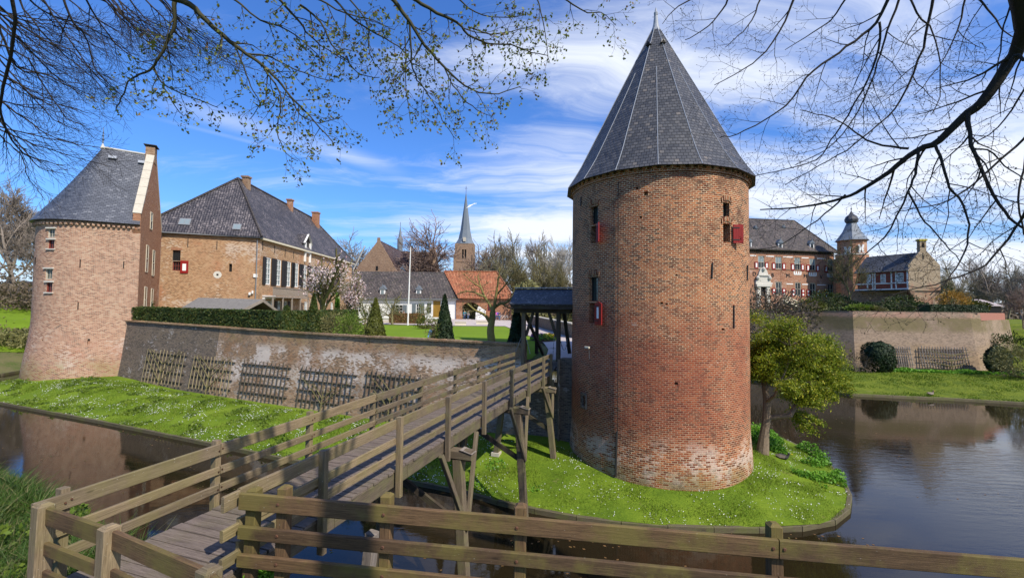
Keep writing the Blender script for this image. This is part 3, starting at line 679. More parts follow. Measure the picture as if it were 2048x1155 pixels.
# brick arches over the openings
for k in 'abc':
    for o in (wins[k],) + ((lows[k],) if k == 'c' else ()):
        n_ = 9; q = MB()
        for i in range(n_):
            t = i/(n_-1); u = o[0]-.06+(o[1]-o[0]+.12)*t; lift = .10*(1-(2*t-1)**2)
            q.beam(St(u, o[3]+.00+lift, -.012), St(u+(t-.5)*.05, o[3]+.19+lift, -.012), .055, .06, up=(math.sin(u/TR), -math.cos(u/TR), 0))
        q.build('brick_arch', M['brick_tower'], tw)
q = MB(); o = slit
for a, b_ in (((o[0]-.06, o[2]-.1), (o[0]-.06, o[3]+.1)), ((o[1]+.06, o[2]-.1), (o[1]+.06, o[3]+.1)), ((o[0]-.1, o[3]+.06), (o[1]+.1, o[3]+.06)), ((o[0]-.1, o[2]-.06), (o[1]+.1, o[2]-.06))):
    q.beam(St(a[0], a[1], -.0), St(b_[0], b_[1], -.0), .12, .12, up=(0, 1, 0))
q.build('slit_surround', M['brick_dark'], tw)
def tower_shutter(x0, y0, x1, y1, swing, panel, hinge_left=True, arched=False):
    u0, u1, v0, v1 = trect(x0, y0, x1, y1); a = St(u0, v0, -.05); nrm = V((math.sin(u0/TR), -math.cos(u0/TR), 0)); tan = V((math.cos(u0/TR), math.sin(u0/TR), 0))
    d = (tan*math.cos(swing)+nrm*math.sin(swing)).normalized(); wdt = min(.50, (u1-u0)/max(.3, math.cos(swing))); h = v1-v0; n_ = d.cross(V((0, 0, 1)))
    q = MB(); pts = [a, a+d*wdt, a+d*wdt+V((0, 0, h)), a+V((0, 0, h))]
    if arched: pts = pts[:2]+[a+d*(wdt*t)+V((0, 0, h-.07+.08*math.sin(math.pi*t))) for t in (1, .85, .65, .5, .35, .15, 0)]
    q.extr(pts, n_*.045)
    for t in np.linspace(.17, .83, 5): q.beam(a+d*(wdt*t)+n_*.047+V((0, 0, .03)), a+d*(wdt*t)+n_*.047+V((0, 0, h-.1)), .012, .006, up=n_)
    o = q.build('shutter', M['red'], tw)
    for z_ in (.18, .82): h_ = MB(); h_.beam(a+n_*.055+V((0, 0, h*z_))-d*.05, a+n_*.055+d*wdt*.6+V((0, 0, h*z_)), .012, .035, up=(0, 0, 1)); h_.build('hinge', M['iron'], o)
    if panel:
        p = MB(); p.extr([a+d*wdt*.36+V((0, 0, h*.28))+n_*.05, a+d*wdt*.64+V((0, 0, h*.28))+n_*.05, a+d*wdt*.64+V((0, 0, h*.78))+n_*.05, a+d*wdt*.36+V((0, 0, h*.78))+n_*.05], n_*.01)
        p.build('panel', M['white'], o)
tower_shutter(1196, 447, 1210, 485, R(35), False); tower_shutter(1193, 604, 1217, 649, R(12), True, arched=True); tower_shutter(1463, 450, 1474, 487, R(25), False)
for (x, y0, y1) in ((1423, 525, 556), (1466, 610, 655), (1493, 530, 560), (1163, 394, 412)):
    q = MB(); u, va = tpx(x, y0); _, vb = tpx(x, y1); q.beam(St(u, vb, -.03), St(u+.03, va, -.03), .05, .05, up=(0, 1, 0), bev=.01); q.beam(St(u, (va+vb)/2, -.03), St(u, (va+vb)/2, .1), .04, .04)
    q.build('wall_anchor', M['iron'], tw)
u, _ = tpx(1236.5, 600)
q = MB(); q.tube([St(u+.006*math.sin(v*3), v, -.03) for v in np.arange(.8, 13.2, .5)], .013, 5); q.tube([St(u-.02, v, -.04) for v in (.85, 1.6, 2.6)], .04, 6)
q.build('lightning_cable', M['iron'], tw)
u, v = tpx(1180, 694); c = St(u, v, -.12); q = MB(); nn = V((math.sin(u/TR), -math.cos(u/TR), 0)); sd = V((nn.y, -nn.x, 0))
q.beam(c-sd*.11-nn*.0, c+sd*.13+nn*.03, .09, .08, bev=.015); q.beam(c-nn*.14, c, .04, .04); q.tube([c+V((0, 0, -.03)), c-nn*.08+V((0, 0, -.12)), c-nn*.1+V((0, 0, -.5))], .01, 5)
q.build('security_camera', M['cream'], tw)
# roof
APX = Y(1316, 50, 21.5).z; EZ = 13.32; ER = TR+.17
cam_az = math.atan2(-TC[0], TC[1])         # angle of the side that looks at the camera
roof = MB(); lead = MB(); N8 = 8
def rp(a, r, z): return V((TC[0]+r*math.sin(a), TC[1]-r*math.cos(a), z))
t1 = .66; zt = EZ+(APX-EZ)*t1
oct_a = [cam_az + .02 + R(22.5)+k*R(45) for k in range(8)]
def Rz(z): 
    t = (z-EZ)/(APX-EZ); return ER*(1-t)+.06*t + .10*max(0, .08-t)/.08
for k in range(8):
    a0, a1 = oct_a[k], oct_a[(k+1) % 8]+(2*math.pi if k == 7 else 0); am = (a0+a1)/2
    zs = [EZ-.12, EZ+.35]+[EZ+(zt-EZ)*j/6 for j in range(1, 7)]
    def ringpt(z):
        t = max(0, (z-EZ))/(zt-EZ); r = Rz(max(z, EZ-.12)); rm = r*(math.cos(R(22.5))*t+1*(1-t)); return rp(a0, r, z), rp(am, rm, z), rp(a1, r, z)
    for z0, z1 in zip(zs[:-1], zs[1:]):
        A, B, C = ringpt(z0); A2, B2, C2 = ringpt(z1)
        for p, q_, p2, q2 in ((A, B, A2, B2), (B, C, B2, C2)):
            tt = (q_-p).normalized(); v0 = (z0-EZ)*1.13; v1 = (z1-EZ)*1.13; mid = (p+q_)/2; mid2 = (p2+q2)/2
            roof.poly([p, q_, q2, p2], [((p-mid).dot(tt)+k*3.1, v0), ((q_-mid).dot(tt)+k*3.1, v0), ((q2-mid2).dot(tt)+k*3.1, v1), ((p2-mid2).dot(tt)+k*3.1, v1)])
    A, B, C = ringpt(zt); T0, T1 = rp(a0, .06, APX), rp(a1, .06, APX); tt = (C-A).normalized(); hw = (C-A).length/2; L = (T0-A).length
    roof.poly([A, C, T1, T0], [(-hw+k*3.1, 7.6), (hw+k*3.1, 7.6), (.02+k*3.1, 7.6+L), (-.02+k*3.1, 7.6+L)])
    pts = [ringpt(z)[0] for z in zs]+[T0]; lead.tube([p+V((math.sin(a0), -math.cos(a0), 0))*.006 for p in pts], .016, 5)
    pm = [ringpt(z)[1] for z in zs]; lead.tube([p+V((math.sin(am), -math.cos(am), 0))*.006 for p in pm], .014, 5)
    # eaves underside
    A, B, C = ringpt(EZ-.12)
    for p, q_ in ((A, B), (B, C)):
        ip = V((TC[0], TC[1], EZ-.10))+(V((p.x, p.y, 0))-V((TC[0], TC[1], 0)))*.93; iq = V((TC[0], TC[1], EZ-.10))+(V((q_.x, q_.y, 0))-V((TC[0], TC[1], 0)))*.93
        roof.poly([q_, p, ip, iq])
ro = roof.build('roof', M['slate'], tw); lead.build('hip_lead', M['lead_light'], ro)
q = MB(); q.lathe((TC[0], TC[1], 0), [(.22, APX-.35), (.13, APX), (.085, APX+.45), (.10, APX+.6), (.06, APX+.66), (.02, APX+.85), (0, APX+.87)], 12); q.build('finial', M['lead_light'], ro)
for da in (-.44, .42):
    q = MB(); a = cam_az+da; z_ = APX-1.35; r_ = Rz(z_); p = rp(a, r_-.06, z_)
    nr = V((math.sin(a), -math.cos(a), 0)); sd = V((math.cos(a), math.sin(a), 0))
    q.extr([p-sd*.13, p+sd*.13, p+V((0, 0, .2))], nr*.16); o = q.build('roof_vent', M['slate'], ro)
    q = MB(); q.extr([p-sd*.09+nr*.162+V((0, 0, .015)), p+sd*.09+nr*.162+V((0, 0, .015)), p+nr*.162+V((0, 0, .15))], nr*.004); q.build('vent_mouth', M['dark'], o)

# ================================================================== HORSESHOE TOWER (left)
G1 = V((-33.2, 40.0, 0)); G2 = V((-37.2, 47.4, 0)); gn = V((.88, .476, 0)).normalized(); gt = (G2-G1).normalized(); GW = (G2-G1).length
lc = V((LC[0], LC[1], 0)); lt = thing('horseshoe_tower', 'pale brick tower with a rounded front, steep blue slate roof and a gable wall', 'tower', (LC[0], LC[1], 1.0))
flat = 3.6; half = GW/2; arc = math.pi*half; EL = 14.55; Gm = (G1+G2)/2; cc = Gm-gn*flat
def Sl(u, v, d=0.0):
    bt_ = .18+.50*(1-sm(v, .6, 6.6))**1.2
    if v > 13.9: bt_ += (v-13.9)*.25
    w_ = half+bt_-d
    if u < flat: return G1 - gn*u - gt*(bt_-d) + V((0, 0, v))
    a = (u-flat)/half
    if a <= math.pi: return cc - gt*w_*math.cos(a) - gn*w_*math.sin(a) + V((0, 0, v))
    return G2 - gn*(flat-(u-flat-arc)) + gt*(bt_-d) + V((0, 0, v))
def lpx(px, py):
    r_ = ray(px, py); best = None
    for i in range(900):
        u = (flat*2+arc)*.75*i/900; q = Sl(u, 8, 0); 
        e = abs(math.atan2(q.x, q.y)-math.atan2(r_.x, r_.y))
        if best is None or e < best[0]: best = (e, u, q)
        if best and u > best[1]+1.2 and best[0] < .002: break
    q = best[2]; return best[1], CO.z + r_.z*(q.y/r_.y)
def lrect(x0, y0, x1, y1):
    ua, va = lpx(x0, y0); ub, vb = lpx(x1, y1); return (min(ua, ub), max(ua, ub), min(va, vb), max(va, vb))
mb = MB(); us = list(np.linspace(0, flat, 5))+[flat+arc*k/48 for k in range(1, 49)]+[flat+arc+flat*k/4 for k in range(1, 5)]
vs = list(np.arange(.3, 7, .4))+list(np.arange(7.3, 13.9, .8))+[13.9, 14.4]
lw = [lrect(96, 457, 109, 475), lrect(97, 479, 108, 497), lrect(91, 537, 104, 558), lrect(93, 564, 104, 584)]
ll = [lrect(176, 677, 181, 688), lrect(87, 678, 90, 681)]
grid_wall(mb, Sl, us, vs, lw+ll, .22)
for o in ll: mb.poly([Sl(a, b_, .21) for a, b_ in ((o[0], o[2]), (o[1], o[2]), (o[1], o[3]), (o[0], o[3]))])
n_ = int((flat+arc)/.34)
for k in range(n_): 
    u = .1+k*.34; mb.box(Sl(u, 14.12, -.08), (.17, .17, .2), Matrix.Rotation(k*.1, 3, 'Z'))
mb.build('wall', M['brick_left'], lt)
for i, o in enumerate(lw):
    f = MB(); g = MB(); g.poly([Sl(a, b_, .14) for a, b_ in ((o[0], o[2]), (o[1], o[2]), (o[1], o[3]), (o[0], o[3]))])
    for a, b_ in (((o[0]+.03, o[2]), (o[0]+.03, o[3])), ((o[1]-.03, o[2]), (o[1]-.03, o[3])), ((o[0], o[2]+.03), (o[1], o[2]+.03)), ((o[0], o[3]-.03), (o[1], o[3]-.03))): f.beam(Sl(a[0], a[1], .1), Sl(b_[0], b_[1], .1), .08, .08, up=(0, 1, .01))
    um = (o[0]+o[1])/2; f.beam(Sl(um, o[2], .12), Sl(um, o[3], .12), .025, .025, up=(0, 1, 0))
    for k in range(1, 5): v = o[2]+(o[3]-o[2])*k/5; f.beam(Sl(o[0], v, .12), Sl(o[1], v, .12), .02, .02)
    w_ = f.build('window', M['red_brown'] if i % 2 else M['stone'], lt); g.build('pane', M['glass_green'] if i % 2 == 0 else M['glass'], w_)
    q = MB(); q.beam(Sl(o[0]-.12, o[3]+.05, -.02), Sl(o[1]+.12, o[3]+.05, -.02), .22, .12)
    if i % 2: q.beam(Sl(o[0]-.1, o[2]-.05, -.02), Sl(o[1]+.1, o[2]-.05, -.02), .22, .09)
    q.build('stone_lintel', M['stone_pale'], lt)
for (x, y0, y1) in ((72, 514, 528), (161, 518, 534), (248, 522, 536), (157, 604, 618)):
    u, va = lpx(x, y0); _, vb = lpx(x, y1); q = MB(); q.beam(Sl(u, vb, -.04), Sl(u, va, -.04), .05, .05, up=(0, 1, 0)); q.build('wall_anchor', M['iron'], lt)
# gable wall (tapering thickness), coping, chimney
RZ = 21.9
def Gp(s, z, d=0): return G1+gt*s+V((0, 0, z))+gn*d
gw = [Gp(-.15, .5), Gp(GW+.1, .5), Gp(GW+.1, 15.0), Gp(GW/2+.45, RZ-.2), Gp(GW/2+.45, RZ+.25), Gp(GW/2-.45, RZ+.25), Gp(GW/2-.45, RZ-.2), Gp(-.35, 15.4), Gp(-.35, 14.0), Gp(-.15, 13.6)]
Fg = Face((G1.x, G1.y), (G2.x, G2.y))
q = MB(); q.extr(gw, -gn*.55); 
q.build('gable_wall', M['brick_orange'], lt)
def gabwin(s, z0, z1, w_=.8):
    o = MB(); o.extr([Gp(s-w_/2, z0, .012), Gp(s+w_/2, z0, .012), Gp(s+w_/2, z1, .012), Gp(s-w_/2, z1, .012)], gn*.02); f = o.build('window', M['glass'], lt)
    o = MB()
    for a, b_ in (((s-w_/2, z0), (s-w_/2, z1)), ((s+w_/2, z0), (s+w_/2, z1)), ((s-w_/2, z0), (s+w_/2, z0)), ((s-w_/2, z1), (s+w_/2, z1)), ((s-w_/2, (z0+z1)/2), (s+w_/2, (z0+z1)/2))): o.beam(Gp(a[0], a[1], .02), Gp(b_[0], b_[1], .02), .06, .06)
    o.build('frame', M['cream'], f)
for s, a, b_ in ((2.5, 10.4, 12.9), (5.2, 10.2, 12.7), (2.5, 6.6, 9.0), (5.2, 6.5, 8.9), (3.6, 14.6, 16.2)): gabwin(s, a, b_)
q = MB(); n_ = 7
a = Gp(-.35, 15.4, -.27); b_ = Gp(GW/2-.5, RZ-.1, -.27)
for k in range(n_): q.beam(a.lerp(b_, k/n_), a.lerp(b_, (k+.975)/n_), .62, .14, up=gn.cross((b_-a)).normalized()*-1)
q.build('coping', M['stone'], lt); q = MB()
a = Gp(GW+.1, 15.1, -.27); b_ = Gp(GW/2+.5, RZ-.1, -.27)
for k in range(n_): q.beam(a.lerp(b_, k/n_), a.lerp(b_, (k+.975)/n_), .62, .14, up=gn.cross((b_-a)).normalized())
q.build('coping', M['stone'], lt)
q = MB(); c = Gp(GW/2, RZ-.05, -.32); Mg = Matrix.Rotation(math.atan2(gt.y, gt.x), 3, 'Z'); q.box(c, (1.05, .72, 1.5), Mg); ch = q.build('chimney', M['brick_far'], lt)
q = MB(); q.box(c+V((0, 0, .92)), (1.35, 1.0, .08), Mg)
for dx in (-.45, .45): q.box(c+V((0, 0, .82))+gt*dx, (.1, .7, .16), Mg)
q.build('chimney_cap', M['iron'], ch)
# roof: from the horseshoe eave up to a short ridge
rf = MB(); E0 = .42; rid0 = Gm+V((0, 0, RZ))-gn*.3; rid1 = Gm-gn*(flat+.35)+V((0, 0, RZ+.15)); ring = []
def Er(u, z, o_): p = Sl(u, 13.0, -o_); return V((p.x, p.y, z))
uu = [.0, flat*.5, flat]+[flat+arc*k/36 for k in range(1, 37)]+[flat+arc+flat*.5, flat+arc+flat]
def tgt(u):
    if u <= flat: return rid0.lerp(rid1, u/flat)
    if u >= flat+arc: return rid1.lerp(rid0, (u-flat-arc)/flat)
    return rid1
for a, b_ in zip(uu[:-1], uu[1:]):
    pa, pb = Er(a, EL-.15, E0), Er(b_, EL-.15, E0); ta, tb = tgt(a), tgt(b_); L = (ta-pa).length; prev = None
    for j in range(9):
        t = j/8; sag = -.28*math.sin(math.pi*t); A = pa.lerp(ta, t)+V((0, 0, sag)); B = pb.lerp(tb, t)+V((0, 0, sag))
        if prev:
            k0 = 1-(j-1)/8; k1 = 1-t; uc = (a+b_)/2
            rf.poly([prev[0], prev[1], B, A], [(a, prev[2]), (b_, prev[2]), (b_, L*t), (a, L*t)])
        prev = (A, B, L*t)
    rf.poly([pb, pa, Sl(a, 14.3, -.05), Sl(b_, 14.3, -.05)])
lr = rf.build('roof', M['slate_blue'], lt)
q = MB(); q.tube([rid0+V((0, 0, .03)), rid1+V((0, 0, .03))], .08, 6); q.lathe(rid1-V((0, 0, rid1.z)), [(.2, RZ+.0), (.10, RZ+.35), (.05, RZ+.5)], 8); q.build('ridge_lead', M['stone_pale'], lr)
q = MB(); p = rid1; q.tube([p+V((0, 0, .4)), p+V((0, 0, 1.9))], [.06, .02], 6); 
for z_, r_ in ((.75, .16), (1.1, .12), (1.4, .07)): q.lathe((p.x, p.y, p.z+z_), [(0, -.05), (r_, 0), (0, .05)], 8)
q.build('finial', M['lead'], lr)
for px_, py_ in ((225, 306), (275, 308)):
    q = MB(); p = V(Y(px_, py_, 41.0)); 
    # small lead-capped roof vents near the ridge
    base = rid1.lerp(rid0, .25 if px_ < 250 else .85)-gt*.75-V((0, 0, .95)); q.beam(base-gn*.3, base+gn*.3, .3, .1, up=(-gt+V((0, 0, .5)))); q.build('roof_vent', M['lead_light'], lr)

# ================================================================== CURTAIN WALL of the garden
cw = thing('garden_wall', 'long battered brick garden wall with white salt patches behind the grass strip', 'wall', (-18, 31.5, .6))
def wtop(x): return 5.58+.30*sm(-x, 10, 36)
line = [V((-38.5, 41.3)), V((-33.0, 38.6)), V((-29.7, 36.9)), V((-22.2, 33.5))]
line2 = [V((-22.2, 33.5)), V((-18.8, 31.85)), V((-13, 29.2)), V((-8.16, 26.95)), V((-3, 24.6)), V((.35, 23.05))]
def wall_strip(mb, ln, top, zb=.3, batter=.75, thick=.6):
    cum = 0; dn = None
    for a, b_ in zip(ln[:-1], ln[1:]):
        d = (b_-a).normalized(); n_ = V((d.y, -d.x)); L = (b_-a).length; k = max(1, int(L/1.2))
        for j in range(k):
            p0 = a.lerp(b_, j/k); p1 = a.lerp(b_, (j+1)/k); zs = [0, .25, .5, .75, 1]
            def pt(p, t):
                zt_ = top(p.x); z = zb+(zt_-zb)*t; off = batter*(1-t)**1.15 - batter*.75+.04*noise.noise(V((p.x*.5, p.y*.5, z*.6))); return V((p.x+n_.x*off, p.y+n_.y*off, z))
            for t0, t1 in zip(zs[:-1], zs[1:]):
                A, B, C, D_ = pt(p0, t0), pt(p1, t0), pt(p1, t1), pt(p0, t1)
                mb.poly([A, B, C, D_], [(cum+L*j/k, A.z), (cum+L*(j+1)/k, B.z), (cum+L*(j+1)/k, C.z), (cum+L*j/k, D_.z)])
            A, B = pt(p0, 1), pt(p1, 1); mb.poly([A, B, B-V((n_.x, n_.y, 0))*thick, A-V((n_.x, n_.y, 0))*thick]); mb.poly([B-V((n_.x, n_.y, 0))*thick, A-V((n_.x, n_.y, 0))*thick, A-V((n_.x, n_.y, 0))*thick-V((0, 0, 1.2)), B-V((n_.x, n_.y, 0))*thick-V((0, 0, 1.2))])
        cum += L
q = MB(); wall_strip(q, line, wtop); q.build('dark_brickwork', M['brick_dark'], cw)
q = MB(); wall_strip(q, line2, wtop); q.build('brickwork', M['brick_wall'], cw)
q = MB(); rng = random.Random(4)
allp = line+line2[1:]; 
for a, b_ in zip(allp[:-1], allp[1:]):
    d = (b_-a).normalized(); n_ = V((d.y, -d.x)); L = (b_-a).length; k = int(L/.11)
    for j in range(k):
        p = a.lerp(b_, (j+.5)/k)-n_*.60*1; c = V((p.x-n_.x*.02, p.y-n_.y*.02, wtop(p.x)+.05+rng.uniform(-.008, .012))); q.box(c, (.085, .42, .11), Matrix.Rotation(math.atan2(d.y, d.x), 3, 'Z'))
q.build('coping_bricks', M['brick_wall'], cw)
# end block between the gate and the tower, and the sill under the gate
q = MB(); wall_strip(q, [V((.25, 23.1)), V((1.5, 22.55)), V((2.35, 22.15))], lambda x: 3.75, .2, .4); wall_strip(q, [V((2.3, 22.15)), V((3.5, 21.6))], lambda x: 5.05, .2, .25)
q.beam((2.33, 22.2, .3), (2.33, 22.2, 5.03), .5, .1, up=(1, 0, 0))
q.build('gate_abutment', M['brick_dark'], cw)

# --- trellises on the wall
def wall_point(x, z, out):
    for a, b_ in zip(allp[:-1], allp[1:]):
        if a.x <= x <= b_.x:
            t = (x-a.x)/(b_.x-a.x); p = a.lerp(b_, t); d = (b_-a).normalized(); n_ = V((d.y, -d.x)); tt = (z-.3)/(wtop(x)-.3); off = .75*(1-tt)**1.15-.75*.75+out
            return V((p.x+n_.x*off, p.y+n_.y*off, z))
def wall_hit(px, py):
    r_ = ray(px, py); best = None
    for i in range(400):
        x = -38+38*i/400; z = 2.6; 
        q_ = wall_point(x, z, 0); z = EYE+r_.z*(q_.y/r_.y); z = max(.4, min(5.7, z)); q_ = wall_point(x, z, 0)
        e = abs(q_.x/q_.y - r_.x/r_.y)
        if best is None or e < best[0]: best = (e, x, z)
    return best[1], best[2]
def tree_branch(q, pts, r0, r1): q.tube(pts, [r0+(r1-r0)*i/(len(pts)-1) for i in range(len(pts))], 5)
trs = [('pale wooden trellis with a fan trained bare tree on dark brickwork, farthest left', (298, 701), (372, 705), 788, 'a'),
       ('pale trellis with bare tree trained in a V beside the salt-whitened bricks', (391, 712), (468, 718), 798, 'a'),
       ('empty wooden trellis without a tree on the salt-whitened wall', (492, 721), (579, 730), 812, 'b'),
       ('dark trellis with one thin slanting shoot just left of the bridge rail crossing', (607, 734), (708, 744), 826, 'c'),
       ('dark trellis with side shoots half hidden behind the bridge railing', (738, 742), (845, 752), 836, 'd')]
rng = random.Random(11)
for lab, a, b_, yb, kind in trs:
    x0, zt0 = wall_hit(*a); x1, zt1 = wall_hit(*b_); _, zb0 = wall_hit(a[0]-8, yb-14); zb0 = 1.15; zt0 = (zt0+zt1)/2
    base = wall_point((x0+x1)/2, .9, .1); t = thing('trellis', lab, 'trellis', base, 'trellises fixed to the garden wall')
    mt = M['wood_trellis'] if kind == 'a' else M['wood_trellis_dark']
    n_ = 12
    for i in range(n_):
        x = x0+(x1-x0)*i/(n_-1); j = rng.uniform(-.03, .03); q = MB(); zt_ = zt0+rng.uniform(-.02, .18)
        q.tube([wall_point(x+j, zb0-rng.uniform(0, .15), .10), wall_point(x, (zb0+zt_)/2, .11), wall_point(x-j, zt_, .10)], [.042, .038, .03], 5); q.build('upright', mt, t)
    for k in range(4):
        z = zb0+.25+(zt0-zb0-.45)*k/3; q = MB(); q.tube([wall_point(x0-.2, z, .06), wall_point((x0+x1)/2, z+rng.uniform(-.03, .03), .06), wall_point(x1+.25, z, .06)], .042, 5); q.build('rail', M['wood_trellis_dark'], t)
    if kind != 'b':
        q = MB(); xm = (x0+x1)/2; q.tube([wall_point(xm, .8, .2), wall_point(xm, 1.3, .18)], [.05, .04], 6)
        lv = {'a': ((.0, .98), (.3, .95), (.55, .8)), 'c': ((.0, .95), (.15, .5)), 'd': ((.1, .7), (.3, .8), (.5, .6))}[kind]
        for s_ in (-1, 1):
            for z_, wf in lv:
                h0 = zb0+.25+(zt0-zb0)*z_; hw = (x1-x0)/2*wf; zz_ = min(zt0+.15, h0+hw*.75)
                tree_branch(q, [wall_point(xm, max(1.2, h0-.1), .17), wall_point(xm+s_*hw*.45, h0+(zz_-h0)*.45, .16), wall_point(xm+s_*hw, zz_, .15)], .035, .016)
                for c in range(5): 
                    f = rng.uniform(.2, .95); pz = h0+(zz_-h0)*f; px_ = xm+s_*hw*f; q.tube([wall_point(px_, pz, .16), wall_point(px_+rng.uniform(-.15, .15), pz+rng.uniform(.1, .3), .2)], [.014, .006], 4)
        q.tube([wall_point(xm, 1.2, .18), wall_point(xm, zb0+(zt0-zb0)*.55, .16)], [.04, .02], 6)
        q.build('trained_tree', M['bark_orchard'], t)
# ================================================================== generic bits for buildings
def lines_frame(face, mb, u0, u1, v0, v1, d, w_=.08, nu=1, nv=2, th=.05):
    for u in [u0+(u1-u0)*i/nu for i in range(nu+1)]:
        ww = w_ if u in (u0, u1) else w_*.5; face.bx(mb, u-ww/2, u+ww/2, v0, v1, d-th, d)
    for v in [v0+(v1-v0)*i/nv for i in range(nv+1)]:
        ww = w_ if v in (v0, v1) else w_*.5; face.bx(mb, u0, u1, v-ww/2, v+ww/2, d-th-.004, d-.004)
def window(face, root, o, fm, gm, nu=2, nv=4, d=.14, w_=.09, name='window'):
    u0, u1, v0, v1 = o; f = MB(); lines_frame(face, f, u0+w_/2, u1-w_/2, v0+w_/2, v1-w_/2, d, w_, nu, nv)
    w = f.build(name, fm, root); g = MB(); g.poly([face.at(u0, v0, d+.03), face.at(u1, v0, d+.03), face.at(u1, v1, d+.03), face.at(u0, v1, d+.03)]); g.build('pane', gm, w); return w
def shutter(face, root, u0, u1, v0, v1, mat, panels=None, out=-.06):
    q = MB(); face.bx(q, u0, u1, v0, v1, out, out+.05); s = q.build('shutter', mat, root)
    if panels:
        q = MB()
        for a, b_ in panels: face.bx(q, u0+(u1-u0)*.27, u0+(u1-u0)*.73, v0+(v1-v0)*a, v0+(v1-v0)*b_, out-.012, out)
        q.build('panel', M['white'], s)
    return s
def anchors(face, root, pts, h=.7):
    for px, py in pts:
        u, v = face.hit(px, py); q = MB(); face.bx(q, u-.03, u+.03, v-h/2, v+h/2, -.05, 0); q.build('wall_anchor', M['iron'], root)
def slab(mb, pts, th=.18):
    """roof plane with a thickness downward"""
    P = [V(p) for p in pts]; n = (P[1]-P[0]).cross(P[2]-P[0]).normalized(); n = n if n.z > 0 else -n
    mb.extr(P, -n*th)

# ================================================================== MAIN HOUSE
H0 = (-40.4, 48.4); H1 = (-29.6, 52.5); H2 = (-30.0, 84.0); H3 = (-40.8, 80.0); HE = 15.3
hs = thing('manor_house', 'large orange brick house with a dark tiled hipped roof, white windows and dark shutters', 'house', (-35, 64, 4.9))
FL = Face(H0, H1); FR = Face(H1, H2)
def fr(face, x0, y0, x1, y1):
    xm = (x0+x1)/2; ym = (y0+y1)/2; u0, _ = face.hit(x0, ym); u1, _ = face.hit(x1, ym); _, va = face.hit(xm, y0); _, vb = face.hit(xm, y1); return (min(u0, u1), max(u0, u1), min(va, vb), max(va, vb))
wl = [fr(FL, 345, 500, 361, 521), fr(FL, 345, 522, 361, 541)]; sl_ = fr(FL, 458, 527, 464, 543)
q = MB(); FL.wall(q, 0, FL.L, 4.4, HE, wl+[sl_], .3)
UPW = [(531, 556, 509, 557), (555, 578, 514, 559), (577, 0, 518, 560)]
# facade: nine tall windows above, door and windows below
ups = []; wu = FR.hit(530, 530)[0]
pxs = [(532, 541), (553, 562), (573.5, 581.5), (590, 597), (607, 613.5), (622, 628), (636, 641), (648, 652.5), (659, 663)]
for a, b_ in pxs:
    u0 = FR.hit(a, 530)[0]; u1 = FR.hit(b_, 530)[0]; uc = (u0+u1)/2; ups.append((uc-.62, uc+.62, 9.85, 13.15))
lo = []
for a, b_ in ((555.5, 560), (569, 573.5)): u = (FR.hit(a, 600)[0]+FR.hit(b_, 600)[0])/2; lo.append((u-.5, u+.5, 5.2, 7.9))
du = (FR.hit(530, 600)[0]+FR.hit(541, 600)[0])/2; door = (du-.75, du+.75, 5.0, 7.9)
more = []
for a in (612, 632, 650, 664): u = FR.hit(a, 600)[0]; more.append((u-.5, u+.5, 5.8, 7.9))
FR.wall(q, 0, FR.L, 4.4, HE, ups+lo+[door]+more, .22)
for a, b_ in ((H2, H3), (H3, H0)): f = Face(a, b_); f.wall(q, 0, f.L, 4.4, HE)
q.build('wall', M['brick_house'], hs)
for o in ups: window(FR, hs, o, M['white'], M['glass_pale'], 2, 5, .1, .13)
for o in lo+more: window(FR, hs, o, M['white'], M['glass_pale'], 2, 3, .1, .12)
window(FL, hs, wl[0], M['iron'], M['glass'], 4, 5, .2, .05); window(FL, hs, wl[1], M['red_brown'], M['dark'], 3, 2, .2, .07)
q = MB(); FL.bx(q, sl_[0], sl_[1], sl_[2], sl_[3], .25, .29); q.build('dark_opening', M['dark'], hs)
for o in ups:
    for s_ in (-1, 1): shutter(FR, hs, (o[0]-.72 if s_ < 0 else o[1]+.04), (o[0]-.04 if s_ < 0 else o[1]+.72), o[2], o[3], M['shutter_dark'], out=-.12)
for o in lo:
    for s_ in (-1, 1): shutter(FR, hs, (o[0]-.6 if s_ < 0 else o[1]+.04), (o[0]-.04 if s_ < 0 else o[1]+.6), o[2], o[3], M['shutter_dark'], out=-.12)
o = fr(FL, 361, 521, 377, 546); shutter(FL, hs, *o, M['red'], ((.2, .75),), out=-.1)
q = MB(); FL.bx(q, wl[0][0]-.15, wl[0][1]+.15, wl[0][3], wl[0][3]+.3, -.03, .0); q.build('brick_arch', M['brick_orange'], hs)
u, v = FL.hit(435, 549); q = MB()
for k in range(10):
    a = 2*math.pi*k/10; q.poly([FL.at(u, v, -.012), FL.at(u+.42*math.cos(a), v+.42*math.sin(a), -.012), FL.at(u+.42*math.cos(a+.63), v+.42*math.sin(a+.63), -.012)])
o = q.build('stone_roundel', M['stone_pale'], hs); q = MB(); FL.bx(q, u-.1, u+.1, v-.1, v+.1, -.03, -.013); q.build('hole', M['dark'], o)
# door: white surround
q = MB(); lines_frame(FR, q, door[0], door[1], door[2], door[3], .1, .16, 2, 3); dd = q.build('door', M['white'], hs); q = MB(); q.poly([FR.at(door[0], door[2], .15), FR.at(door[1], door[2], .15), FR.at(door[1], door[3], .15), FR.at(door[0], door[3], .15)]); q.build('pane', M['glass_pale'], dd)
q = MB(); FR.bx(q, door[0]-.35, door[0], door[2], door[3]+.2, -.12, -.0); FR.bx(q, door[1], door[1]+.35, door[2], door[3]+.2, -.12, -.0); FR.bx(q, door[0]-.5, door[1]+.5, door[3]+.21, door[3]+.65, -.3, -.0); q.build('door_surround', M['white'], hs)
